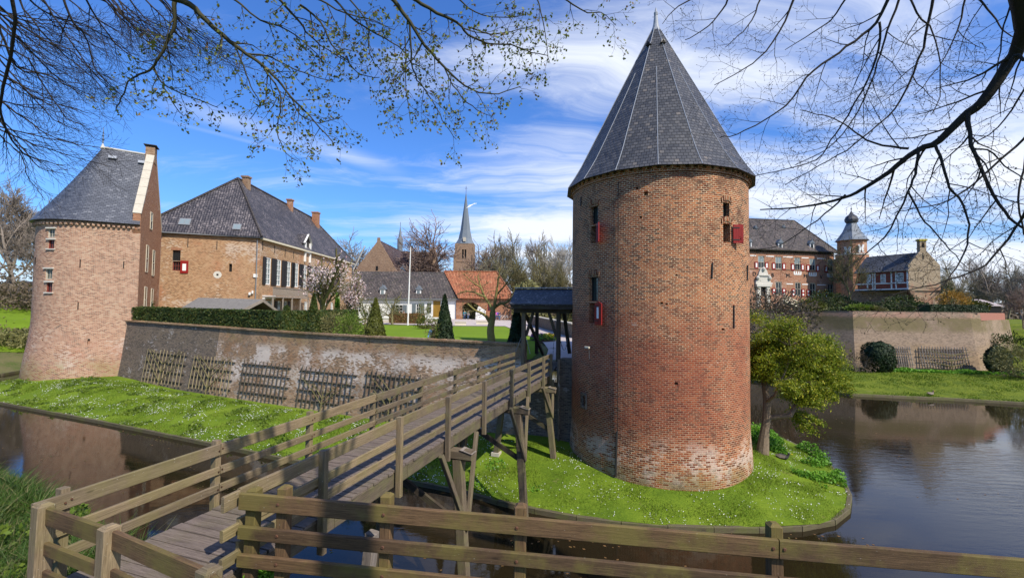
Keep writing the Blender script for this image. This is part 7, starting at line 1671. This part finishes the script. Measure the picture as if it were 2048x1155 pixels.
herb([(-1.8, 18.2), (.0, 17.4), (1.8, 17.2), (2.0, 19), (.5, 20.4), (-1.8, 20.6)], 1800, z_island, .3, .06, M['leaf_bright'], 'weeds', 'green weeds round the feet of the last trestle', 35, .2)
# near bank: long grass left, ferny herbs under the fence
nl = [(-14, 13.2), (-11.2, 11.7), (-8.2, 10.1), (-5.9, 8.7), (-5.4, 5.6), (-6, 4.2), (-14, 3.5)]
bl = scatter(nl, 60000, rng); hs = np.array([.6+1.1*max(0, noise.noise(V((x*.9, y*.9, 4)))+.25) for x, y in bl]); blades('long_grass', 'tussocky long grass on the near bank left of the bridge', bl, z_near, .26, .018, M['blade_dark'], rng, .7, hs)
nr = [(-4.9, 8.0), (-3.4, 7.4), (-1.2, 6.8), (1.5, 7.1), (4, 7.2), (4, 5.0), (-2.4, 4.6), (-3.0, 5.6)]
bl = scatter(nr, 12000, rng); blades('long_grass', 'long grass under the near fence and the bridge end', bl, z_near, .22, .016, M['blade_dark'], rng, .7)
herb([(-3.1, 6.6), (-2.5, 5.5), (-.9, 5.6), (-.7, 6.7), (-1.9, 7.0)], 9000, z_near, .75, .06, M['leaf_bright'], 'herbs', 'bright green leafy herbs growing beneath the near fence', 37, -.25)
herb([(-3.3, 5.85), (-3.1, 5.3), (-2.4, 5.3), (-1.3, 5.4), (-1.1, 6.2), (-2.9, 6.5)], 30000, z_near, .85, .05, M['leaf_bright'], 'ferns', 'ferny green leaves tucked under the end of the near fence', 38, -.4)
herb([(-14, 12.8), (-9, 10.5), (-6.5, 8.8), (-6.5, 6.0), (-14, 6.5)], 16000, z_near, .4, .06, M['leaf_fresh'], 'weeds', 'leafy weeds in the long grass on the near left bank', 39, .1)
# ---------------------------------------------------------------- overhanging trees in the foreground
def overhang(name, label, trunk_xy, ztop, limbs, mat, seed, dens, L, lev, ang, grav, rmin, r_trunk, leafm=None, leafn=0, leafs=.03, budm=None, flat=.45, wob=.12, join_z=None, zb=4.1):
    rng = np.random.default_rng(seed); tx_, ty_ = trunk_xy; t = thing(name, label, 'tree', (tx_, ty_, zb)); main = []; tw_ = []; tips = []
    for pts, d0, d1, w0, w1, mid in limbs:
        P = np.array(limb(pts, d0, d1, mid)); n0 = len(P)
        dep = np.linspace(d0, d1, n0); tt_ = np.linspace(0, 1, n0); r_ = (.4*(w0+(w1-w0)*tt_)+.6*w0*(w1/w0)**tt_)/FPX/2*dep; P = resample(P, 3); P[1:-1] += rng.normal(size=P[1:-1].shape)*.008*d0/8; r_ = np.interp(np.linspace(0, 1, len(P)), np.linspace(0, 1, n0), r_)
        main.append((P, r_, 7 if w0 > 8 else 5)); twigs(rng, tw_, P, r_, dens, L, lev, ang, grav, tips, rmin, flat=flat, wob=wob)
        x0, y0 = pts[0]
        if x0 <= 2 or x0 >= 2045 or y0 <= 2:      # carry the limb on to the trunk outside the picture
            a = P[0]; dirn = unit(P[0]-P[1]); jz = (join_z or ztop*.75); jz = max(jz, a[2]+.8); J = np.array([tx_, ty_, min(jz, ztop-.5)]); dist = np.linalg.norm(J-a); b2 = a+dirn*dist*.35; c2 = J+(a-J)*.25+np.array([0, 0, .4]); Q = resample([a, b2, c2, J], 5); rr = np.linspace(r_[0], max(r_[0]*2.2, .05), len(Q)); main.append((Q, rr, 6))
    P, F = tubes_np(main); npmesh('limbs', P, F, mat, t, smooth=True); P, F = tubes_np(tw_); npmesh('twigs', P, F, mat, t)
    q = MB(); q.tube([(tx_, ty_, zb-.6), (tx_+.05, ty_, zb+1), (tx_-.05, ty_+.1, zb+5), (tx_, ty_, ztop)], [r_trunk*1.5, r_trunk, r_trunk*.8, r_trunk*.3], 12); q.build('trunk', mat, t, smooth=True)
    C = np.array([p for p, _ in tips]); D_ = np.array([d for _, d in tips])
    if leafm: C2 = np.repeat(C, leafn, 0)+np.repeat(D_, leafn, 0)*.02+rng.normal(size=(len(C)*leafn, 3))*leafs*.8; P, F = leaf_quads(C2, leafs, rng, 1.5); npmesh('young_leaves', P, F, leafm, t)
    if budm is not None: P, F = leaf_quads(np.repeat(C, 2, 0), .012, rng, 2.6); npmesh('buds', P, F, budm, t)
    return len(tw_), len(tips)
RL = [([(2048, 55), (2036, 95), (2010, 140), (1962, 205), (1925, 235), (1880, 280), (1832, 302), (1780, 342), (1735, 372), (1700, 390), (1650, 405), (1590, 415), (1520, 419)], 7.0, 9.5, 29, 2.2, 0),
 ([(1937, 226), (1944, 290), (1965, 345), (2000, 410), (2030, 445), (2060, 462)], 7.5, 7.0, 8, 4, 0),
 ([(1870, 287), (1885, 330), (1897, 375), (1925, 410), (1937, 470), (1920, 520), (1895, 560), (1860, 590)], 7.8, 7.0, 6, 2, 0),
 ([(1837, 301), (1830, 350), (1817, 383), (1783, 456), (1740, 500), (1690, 540)], 8.0, 8.0, 6, 1.8, 0), ([(1817, 385), (1840, 430), (1870, 465), (1900, 500), (1930, 530)], 8, 7.4, 4, 1.5, 0),
 ([(1817, 297), (1764, 291), (1720, 272), (1691, 248), (1650, 232), (1600, 220)], 8, 8.5, 5, 1.5, 0), ([(1776, 0), (1754, 44), (1710, 82), (1662, 116), (1613, 155), (1575, 209), (1531, 238), (1473, 269), (1440, 275)], 8, 9, 7, 1.8, 0),
 ([(1759, 44), (1757, 97), (1735, 160), (1696, 228), (1662, 281), (1633, 320), (1560, 340), (1510, 352)], 8, 9, 5, 1.5, 0), ([(1798, 0), (1774, 63), (1762, 107), (1740, 170), (1700, 250), (1650, 300), (1590, 330)], 8.6, 9.4, 5, 1.5, 0),
 ([(1866, 0), (1856, 53), (1837, 121), (1803, 199), (1759, 247), (1691, 301), (1640, 330), (1570, 370)], 8.2, 9, 6, 1.6, 0), ([(1822, 0), (1842, 39), (1866, 63), (1880, 126), (1878, 194), (1862, 230)], 8.2, 8, 4, 1.5, 0),
 ([(1587, 0), (1570, 44), (1531, 102), (1492, 136), (1429, 170)], 9, 9.4, 5, 1.5, 0), ([(2024, 0), (2007, 53), (1997, 121), (1990, 160)], 7, 7, 4, 1.5, 0), ([(1960, 0), (1985, 30), (2005, 60), (2030, 75)], 7.5, 7.2, 4, 2, 0),
 ([(2048, 277), (1982, 335), (1934, 379), (1880, 408), (1827, 417), (1790, 425)], 6.6, 7.4, 5, 1.5, 0), ([(2048, 430), (2031, 456), (1972, 529), (1895, 560), (1820, 580), (1740, 600)], 6.4, 7.2, 6, 1.5, 0),
 ([(1691, 389), (1662, 417), (1618, 451), (1560, 490), (1510, 500)], 8.8, 9.2, 4, 1.2, 0), ([(2012, 142), (2031, 110), (2048, 121)], 7, 6.8, 8, 6, 0), ([(2048, 340), (2035, 400), (2048, 470)], 6.5, 6.5, 4, 3, 0),
 ([(1455, 0), (1438, 30), (1405, 62), (1370, 80)], 9, 9.3, 4, 1.5, 0), ([(1380, 0), (1345, 22), (1325, 48)], 9, 9, 3, 1.2, 0), ([(1520, 0), (1505, 40), (1478, 70), (1450, 95)], 9.2, 9.2, 3.5, 1.3, 0), ([(1690, 0), (1660, 40), (1610, 75), (1570, 100)], 8.6, 9, 4, 1.3, 0),
 ([(1930, 0), (1915, 60), (1880, 130), (1830, 190)], 8.6, 8.8, 4, 1.3, 0), ([(2048, 180), (2010, 240), (1960, 280), (1900, 300)], 7.2, 7.6, 4, 1.3, 0), ([(1942, 300), (1975, 300), (2010, 330), (2048, 360)], 7.4, 7.0, 4, 2, 0)]
print('right', overhang('overhanging_bare_tree', 'bare tree reaching in from the right with one thick dark limb and thin twigs', (11.5, 3.0), 19, RL, M['bark'], 5, 3.0, 1.05, 3, (28, 62), .0, .0026, .5, budm=M['bark_moss'], flat=.35, wob=.13))
ML = [([(350, 0), (350, 38), (341, 69), (326, 104), (308, 132), (281, 149), (256, 163), (242, 197), (232, 218)], 8.5, 9, 9, 1.8, 0), ([(308, 135), (322, 163), (346, 180), (391, 197), (436, 215)], 8.8, 9, 4, 1.5, 0), ([(326, 166), (343, 201), (367, 232)], 9, 9, 3, 1.3, 0),
 ([(360, 0), (391, 17), (426, 55), (461, 83), (492, 107), (526, 132), (554, 159), (582, 194), (610, 222), (641, 256), (668, 287)], 8, 9, 13, 1.8, 0), ([(526, 133), (561, 187), (561, 225), (554, 263), (568, 301), (596, 322)], 8.5, 8.8, 4, 1.3, 0), ([(468, 90), (488, 135), (502, 173), (520, 208), (499, 239)], 8.3, 8.8, 3.5, 1.3, 0),
 ([(492, 107), (540, 114), (589, 139), (641, 156), (670, 165)], 8.4, 9, 4, 1.3, 0), ([(787, 0), (819, 44), (851, 92), (886, 130), (917, 162), (956, 184), (997, 187), (1041, 173)], 8, 9, 9, 1.6, 0), ([(819, 46), (822, 105), (830, 150), (848, 178), (873, 216), (892, 251), (913, 279)], 8.3, 9, 4.5, 1.3, 0),
 ([(832, 0), (873, 25), (914, 44), (936, 70), (975, 86), (1022, 89), (1063, 105), (1095, 111)], 8.2, 9.2, 8, 1.6, 0), ([(936, 54), (981, 68), (1022, 63), (1067, 51)], 8.6, 9.2, 3.5, 1.3, 0), ([(600, 10), (641, 44), (663, 89), (692, 120), (720, 149), (759, 155)], 8.5, 9, 5, 1.4, 0), ([(560, 0), (600, 44), (619, 70), (657, 101), (700, 128)], 8.5, 8.8, 6, 1.4, 0),
 ([(670, 0), (708, 41), (752, 67), (797, 92), (822, 124), (850, 140)], 8.2, 8.6, 4.5, 1.4, 0), ([(1075, 0), (1086, 41), (1092, 82), (1100, 127)], 9, 9, 3, 1.2, 0), ([(1133, 0), (1175, 25), (1203, 25), (1232, 51)], 9.3, 9.5, 3.5, 1.2, 0), ([(810, 73), (810, 137), (816, 206), (822, 248)], 8.5, 8.6, 3, 1.2, 0),
 ([(700, 0), (735, 50), (740, 110), (770, 150)], 8.6, 9, 3.5, 1.3, 0), ([(470, 0), (520, 40), (575, 60), (620, 95), (650, 130)], 8.4, 9, 4.5, 1.4, 0), ([(640, 0), (690, 25), (745, 40), (790, 60)], 8.4, 9, 4, 1.3, 0), ([(886, 130), (905, 170), (935, 205), (960, 225), (985, 232)], 8.6, 9, 3.5, 1.2, 0), ([(582, 194), (600, 230), (640, 245), (685, 232)], 8.8, 9, 3, 1.2, 0), ([(920, 0), (950, 25), (1000, 35), (1050, 30)], 8.6, 9, 3.5, 1.3, 0)]
print('maple', overhang('budding_maple', 'maple hanging in from the top with mossy limbs and small yellow-green young leaves', (4.2, -1.2), 16.5, ML, M['bark_moss'], 8, 4.2, .78, 2, (28, 62), -.10, .0034, .48, M['leaf_maple'], 4, .042, flat=.45, wob=.18))
LL_ = [([(128, 0), (145, 45), (170, 69), (187, 132), (215, 166), (263, 208)], 9, 10, 5, 1.3, 0), ([(0, 14), (45, 52), (87, 80), (139, 100), (180, 139), (225, 180)], 8.5, 10, 5, 1.3, 0), ([(0, 62), (35, 135), (87, 149), (139, 173), (194, 204)], 8.5, 10, 5, 1.3, 0), ([(0, 90), (55, 118), (90, 175), (132, 235), (173, 253)], 8.5, 10, 4, 1.3, 0),
 ([(0, 215), (14, 263), (45, 305), (90, 322), (128, 332)], 8.5, 9.6, 5, 1.3, 0), ([(0, 201), (52, 239), (97, 270), (152, 287)], 9, 10, 4, 1.3, 0), ([(0, 149), (40, 170), (69, 194), (139, 215), (175, 226)], 9, 10, 4, 1.3, 0), ([(173, 0), (215, 69), (263, 114), (312, 132)], 9, 10, 4, 1.3, 0), ([(87, 0), (120, 50), (160, 110), (200, 160), (240, 200)], 9.3, 10.2, 4, 1.2, 0),
 ([(40, 0), (80, 60), (130, 110), (190, 160), (215, 195)], 9.3, 10.2, 4, 1.2, 0), ([(215, 0), (255, 40), (300, 80), (330, 120)], 9.3, 10, 4, 1.2, 0), ([(0, 120), (60, 190), (110, 240), (160, 262)], 9.2, 10, 3.5, 1.2, 0), ([(260, 0), (290, 35), (340, 60), (390, 90)], 9.3, 10, 3.5, 1.2, 0), ([(0, 270), (20, 290), (45, 318), (60, 360), (90, 400)], 9.2, 9.5, 3, 1, 0), ([(0, 35), (70, 110), (120, 160), (180, 190)], 9.6, 10.3, 4, 1.2, 0), ([(60, 0), (100, 30), (170, 50), (240, 90), (280, 130)], 9.6, 10.3, 4, 1.2, 0), ([(0, 240), (40, 290), (80, 335), (120, 345)], 9, 9.6, 3.5, 1.2, 0)]
rx = random.Random(3)
for k in range(26):
    if k % 2: x0, y0 = 0, rx.uniform(10, 270)
    else: x0, y0 = rx.uniform(5, 330), 0
    L_ = rx.uniform(120, 250); a_ = R(rx.uniform(32, 62) if k % 2 == 0 else rx.uniform(12, 45)); pts = [(x0+L_*t*math.cos(a_*(1-.25*t)), y0+L_*t*math.sin(a_*(1-.25*t))) for t in (0, .25, .5, .75, 1)]
    if pts[-1][1] < 340: LL_.append((pts, rx.uniform(9, 11), rx.uniform(9.5, 11.5), 3.2, 1.0, 0))
print('left', overhang('drooping_bare_tree', 'fine-twigged bare tree sweeping in from the top left corner', (-15.5, 4.5), 21, LL_, M['bark'], 13, 6.0, .9, 2, (14, 36), -.01, .0032, .45, flat=.5, wob=.06))

# ---------------------------------------------------------------- people, birds, small things
def skin_body(name, joints, edges, mat, root, sub=1, rootv=0):
    me = bpy.data.meshes.new(name); org = root_loc(root); me.from_pydata([tuple(V(p)-org) for p, _ in joints], edges, []); me.materials.append(mat)
    o = bpy.data.objects.new(name, me); COL.objects.link(o); o.parent = root
    md = o.modifiers.new('skin', 'SKIN'); sk = me.skin_vertices[0].data
    for i, (_, r_) in enumerate(joints): sk[i].radius = (r_, r_) if not isinstance(r_, tuple) else r_
    sk[rootv].use_root = True
    s2 = o.modifiers.new('sub', 'SUBSURF'); s2.levels = sub; s2.render_levels = sub
    dg = bpy.context.evaluated_depsgraph_get(); dg.update(); me2 = bpy.data.meshes.new_from_object(o.evaluated_get(dg)); o.modifiers.clear(); o.data = me2
    return o
SKIN = rgb('skin', (.50, .30, .22)); HAIR = rgb('hair', (.06, .04, .03))
def person(label, x, y, z, face, jacket, legs, h=1.72, sit=False, group=None):
    """face: heading angle; arms slightly bent, weight on both feet, one foot forward"""
    t = thing('person', label, 'person', (x, y, z), group); k = h/1.72; c, s_ = math.cos(face), math.sin(face)
    def T(a, b_, z_): return V((x+(a*c-b_*s_)*k, y+(a*s_+b_*c)*k, z+z_*k))       # a right, b forward
    if not sit: foot = [(.10, .12), (-.11, -.10)]; hip = .93; kn = [(.10, .09, .50), (-.11, -.01, .50)]; an = [(.10, .08, .09), (-.11, -.14, .09)]; toe = [(.11, .24, .04), (-.12, .02, .04)]
    else: hip = .50; kn = [(.11, .42, .50), (-.12, .40, .50)]; an = [(.11, .44, .09), (-.12, .38, .09)]; toe = [(.12, .58, .04), (-.13, .52, .04)]
    d = hip-.93; J = [(T(0, 0, hip), .13), (T(0, 0, 1.15+d), .125), (T(0, .01, 1.38+d), .135), (T(0, 0, 1.48+d), .055), (T(0, .02, 1.55+d), .06), (T(0, .035, 1.64+d), .092), (T(0, .025, 1.70+d), .06),
      (T(.19, 0, 1.40+d), .055), (T(.26, .03, 1.13+d), .042), (T(.22, .20, .95+d), .032), (T(.20, .27, .92+d), .035), (T(-.19, 0, 1.40+d), .055), (T(-.27, 0, 1.13+d), .042), (T(-.24, .14, .92+d), .032), (T(-.23, .20, .87+d), .035),
      (T(kn[0][0], kn[0][1]*.15, hip-.08), .09), (T(*kn[0]), .06), (T(*an[0]), .042), (T(*toe[0]), .035), (T(kn[1][0], kn[1][1]*.15, hip-.08), .09), (T(*kn[1]), .06), (T(*an[1]), .042), (T(*toe[1]), .035)]
    E_ = [(0, 1), (1, 2), (2, 3), (3, 4), (4, 5), (5, 6), (2, 7), (7, 8), (8, 9), (9, 10), (2, 11), (11, 12), (12, 13), (13, 14), (0, 15), (15, 16), (16, 17), (17, 18), (0, 19), (19, 20), (20, 21), (21, 22)]
    skin_body('body', J, E_, SKIN, t)
    g = lambda L, q_: [(J[i][0], J[i][1]+q_) for i in L]
    skin_body('jacket', g([0, 1, 2, 7, 8, 9, 11, 12, 13], .024), [(0, 1), (1, 2), (2, 3), (3, 4), (4, 5), (2, 6), (6, 7), (7, 8)], jacket, t); skin_body('trousers', g([0, 15, 16, 17, 19, 20, 21], .020), [(0, 1), (1, 2), (2, 3), (0, 4), (4, 5), (5, 6)], legs, t)
    skin_body('hair', [(T(0, -.01, 1.66+d), .095), (T(0, .0, 1.73+d), .07), (T(0, -.05, 1.60+d), .06)], [(0, 1), (0, 2)], HAIR, t)
    for i, sd in ((18, 1), (22, 1)): pass
    skin_body('shoe', [(J[17][0], .05), (J[18][0], .045)], [(0, 1)], HAIR, t); skin_body('shoe', [(J[21][0], .05), (J[22][0], .045)], [(0, 1)], HAIR, t)
    return t
BLUE = rgb('cloth_blue', (.22, .42, .62)); NAVY = rgb('cloth_navy', (.03, .04, .07)); PINK = rgb('cloth_pink', (.62, .12, .38)); VIOLET = rgb('cloth_violet', (.12, .07, .45)); TEAL = rgb('cloth_teal', (.03, .22, .28)); DENIM = rgb('cloth_denim', (.07, .11, .2)); GREY = rgb('cloth_grey', (.3, .3, .3)); PALEPINK = rgb('cloth_pale_pink', (.70, .38, .36)); WHT = rgb('cloth_white', (.7, .7, .7))
p = Y(866, 668, 26.9); person('person in a light blue patterned top half hidden behind the dark conifer on the lawn', p.x, 26.9, 4.75, R(160), BLUE, NAVY, 1.66)
p = Y(929, 637, 84); person('person in a teal jacket standing in the arched gateway', p.x, 84, 5.0, R(180), TEAL, DENIM)
for px, dy, cl, lb in ((990.5, 0, PINK, 'person in a bright pink jacket before the orange-roofed barn'), (995, .5, VIOLET, 'person in a violet jacket standing right of the one in pink'), (999, -.3, NAVY, 'person in dark clothes at the right of the group before the barn'), (936, 1.5, GREY, 'person in grey at the right side of the gateway')):
    p = Y(px, 637, 82+dy); person(lb, p.x, 82+dy, 5.0, R(170+px % 7*9), cl, DENIM, 1.7)
for i, (px, lb) in enumerate(((790, 'seated person in pale pink at the left of the cottage terrace'), (797, 'seated person in pale pink in the middle of the cottage terrace'), (804, 'seated person in pale pink at the right of the cottage terrace'))):
    p = Y(px, 630, 66); person(lb, p.x, 66+i*.5, 5.4, R(150+40*i), PALEPINK if i != 1 else WHT, GREY, 1.7, sit=True)
    q = MB(); c = V((p.x, 66+i*.5, 5.4)); q.box(c+V((0, .0, .40)), (.5, .5, .06)); q.box(c+V((0, -.0 if i else .0, .2)), (.44, .44, .03))
    for a in (-.2, .2):
        for b2 in (-.2, .2): q.beam(c+V((a, b2, 0)), c+V((a, b2, .4)), .04, .04, up=(0, 1, 0))
    tag(q.build('garden_stool', M['wood_grey']), ['left', 'middle', 'right'][i]+' garden stool under a seated person on the cottage terrace', 'stool', 'stools on the terrace')
tag((lambda q: (q.box((Y(797, 634, 66).x, 66.5, 5.15), (9, 5, .5)), q.build('terrace', M['stone']))[1])(MB()), 'low raised terrace in front of the white cottage', 'terrace')
def bicycle(label, x, y, z, rot, mat):
    t = thing('bicycle', label, 'bicycle', (x, y, z), 'bicycles parked by the barn'); c, s_ = math.cos(rot), math.sin(rot)
    def T(a, z_, b_=0): return V((x+a*c-b_*s_, y+a*s_+b_*c, z+z_))
    for cx_ in (-.53, .53):
        q = MB(); q.tube([T(cx_+.33*math.cos(a), .35+.33*math.sin(a)) for a in np.linspace(0, 2*math.pi, 19)], .022, 5, cap=False)
        for a in np.arange(0, 3.14, .52): q.beam(T(cx_+.32*math.cos(a), .35+.32*math.sin(a)), T(cx_-.32*math.cos(a), .35-.32*math.sin(a)), .008, .008)
        q.build('wheel', M['iron'], t)
    q = MB()
    for a, b_ in (((-.53, .35), (-.1, .33)), ((-.53, .35), (-.2, .85)), ((-.1, .33), (-.22, .92)), ((-.1, .33), (.38, .82)), ((-.2, .82), (.36, .9)), ((.53, .35), (.34, 1.02))): q.tube([T(*a), T(*b_)], .02, 5)
    q.build('frame', mat, t); q = MB(); q.box(T(-.23, .96), (.24, .14, .06), Matrix.Rotation(rot, 3, 'Z')); q.build('saddle', M['iron'], t); q = MB(); q.tube([T(.28, 1.06, -.26), T(.36, 1.05, 0), T(.28, 1.06, .26)], .016, 5); q.build('handlebar', M['zinc'], t)
for px, mt, lb, r_ in ((1005, 'white', 'white bicycle at the left of the bicycles by the barn wall', .3), (1010, 'white', 'second white bicycle leaning among the bicycles by the barn', -.2), (1016, 'zinc', 'grey bicycle in the middle of the parked bicycles', .15), (1021, 'iron', 'dark bicycle right of the grey one by the barn', -.1), (1027, 'iron', 'dark bicycle at the right end of the row by the barn', .25)):
    p = Y(px, 637, 83.5); bicycle(lb, p.x, 83.5, 5.0, r_, M[mt])
# flower bed by the gate
b_ = V((*zc(1086, 687), 0)); b_.z = z_court(b_.x, b_.y); t = thing('flower_bed', 'small mound of purple and yellow spring flowers beside the gravel path', 'flower bed', tuple(b_)); rng = np.random.default_rng(2)
q = MB(); q.lathe((b_.x, b_.y, b_.z-.1), [(1.0, 0), (.8, .25), (.3, .38), (0, .4)], 16); q.build('soil', M['soil'], t)
C = blob_pts(rng, 900, (b_.x, b_.y, b_.z+.2), (.95, .95, .28), .7, .1, 1, .0); foliage('foliage', t, C, .08, M['leaf_bright'], 3); C = blob_pts(rng, 260, (b_.x-.35, b_.y, b_.z+.34), (.5, .6, .2), .8, .1, 2); foliage('purple_flowers', t, C, .09, M['purple'], 4); C = blob_pts(rng, 260, (b_.x+.35, b_.y-.1, b_.z+.32), (.5, .6, .2), .8, .1, 3); foliage('yellow_flowers', t, C, .09, M['yellow'], 5)
for a, b2, lb in ((970, 648, 'pale stone bench block on the lawn edge right of the forked fruit tree'), (921, 650, 'low stone block on the lawn edge left of the forked fruit tree')):
    x, y = zc(a, b2); q = MB(); q.box((x, y, z_court(x, y)+.2), (2.4 if a > 950 else 1.4, .6, .42)); q.box((x, y, z_court(x, y)+.44), (2.6 if a > 950 else 1.55, .75, .07)); tag(q.build('stone_bench', M['cream']), lb, 'bench')
# ducks and gull
def duck(label, x, y, z, rot, bodym, k=1.0, head=True):
    t = thing('duck', label, 'duck', (x, y, z)); c, s_ = math.cos(rot), math.sin(rot)
    def T(a, z_, b_=0): return V((x+(a*c-b_*s_)*k, y+(a*s_+b_*c)*k, z+z_*k))
    skin_body('body', [(T(-.28, .14), .03), (T(-.16, .12), .09), (T(0, .11), .125), (T(.14, .13), .10), (T(.20, .22), .045), (T(.22, .30), .055), (T(.26, .31), .04)], [(i, i+1) for i in range(6)], bodym, t, 2, 2)
    q = MB(); q.beam(T(.28, .30), T(.36, .285), .035, .018); q.build('bill', M['yellow'], t)
    q = MB()
    for sd in (-1, 1): q.extr([T(-.30, .16, sd*.05), T(-.12, .09, sd*.125), T(.08, .10, sd*.135), T(.10, .19, sd*.10), T(-.1, .22, sd*.07)], V((0, 0, .01)))
    q.build('wing', M['bark_far'], t); q = MB()
    for sd in (-.05, .05): q.beam(T(0, 0, sd), T(0, .08, sd), .02, .02, up=(0, 1, 0)); q.beam(T(0, .01, sd), T(.08, .005, sd), .05, .01)
    q.build('leg', M['rust'], t)
p = Z(1866, 789, .5); duck('brown duck resting on the edge boards of the far right bank', p.x, p.y+.2, .42, R(10), rgb('duck_brown', (.16, .11, .08)), 1.25)
p = Z(1566, 910, .75); duck('dark goose-like bird lying in the grass below the yew', p.x, p.y, z_island(p.x, p.y)-.02, R(-35), rgb('duck_dark', (.05, .045, .045)), 1.1)
p = Y(941, 411, 70); t = thing('gull', 'white gull gliding near the church spire', 'bird', tuple(p))
skin_body('body', [(p+V((-.35, 0, 0)), .04), (p+V((0, 0, .03)), .10), (p+V((.3, 0, .08)), .07), (p+V((.42, 0, .1)), .03)], [(0, 1), (1, 2), (2, 3)], M['daisy'], t, 1, 1)
q = MB()
for pts in ([(-.12, 0, .05), (.15, 0, .07), (.5, .6, .5), (.95, 1.1, .62), (.4, .8, .42)], [(-.12, 0, .05), (.15, 0, .07), (.05, -.6, -.25), (-.5, -1.2, -.65), (-.3, -.6, -.3)]): q.extr([p+V(a) for a in pts], (0, 0, .025))
q.build('wing', M['daisy'], t)

rng = np.random.default_rng(91); C = []
for (x0, y0, x1, y1, n) in ((-30, 28, -3, 17.6, 160), (0, 15.5, 12, 14.2, 120), (-16, 14, 6, 8.5, 200), (15, 18, 30, 36, 120), (30, 40, 60, 30, 90)):
    C.append(np.stack([rng.uniform(min(x0, x1), max(x0, x1), n), rng.uniform(min(y0, y1), max(y0, y1), n), np.full(n, .138)], 1))
C = np.concatenate(C); P, F = leaf_quads(C, .06, rng, 1.5, np.tile([0, 0, 1.0], (len(C), 1)), .05); P[:, 2] = .137
tag(npmesh('floating_leaves', P, F, M['leaf_beech']), 'dead leaves floating on the moat', 'leaves', kind='stuff')
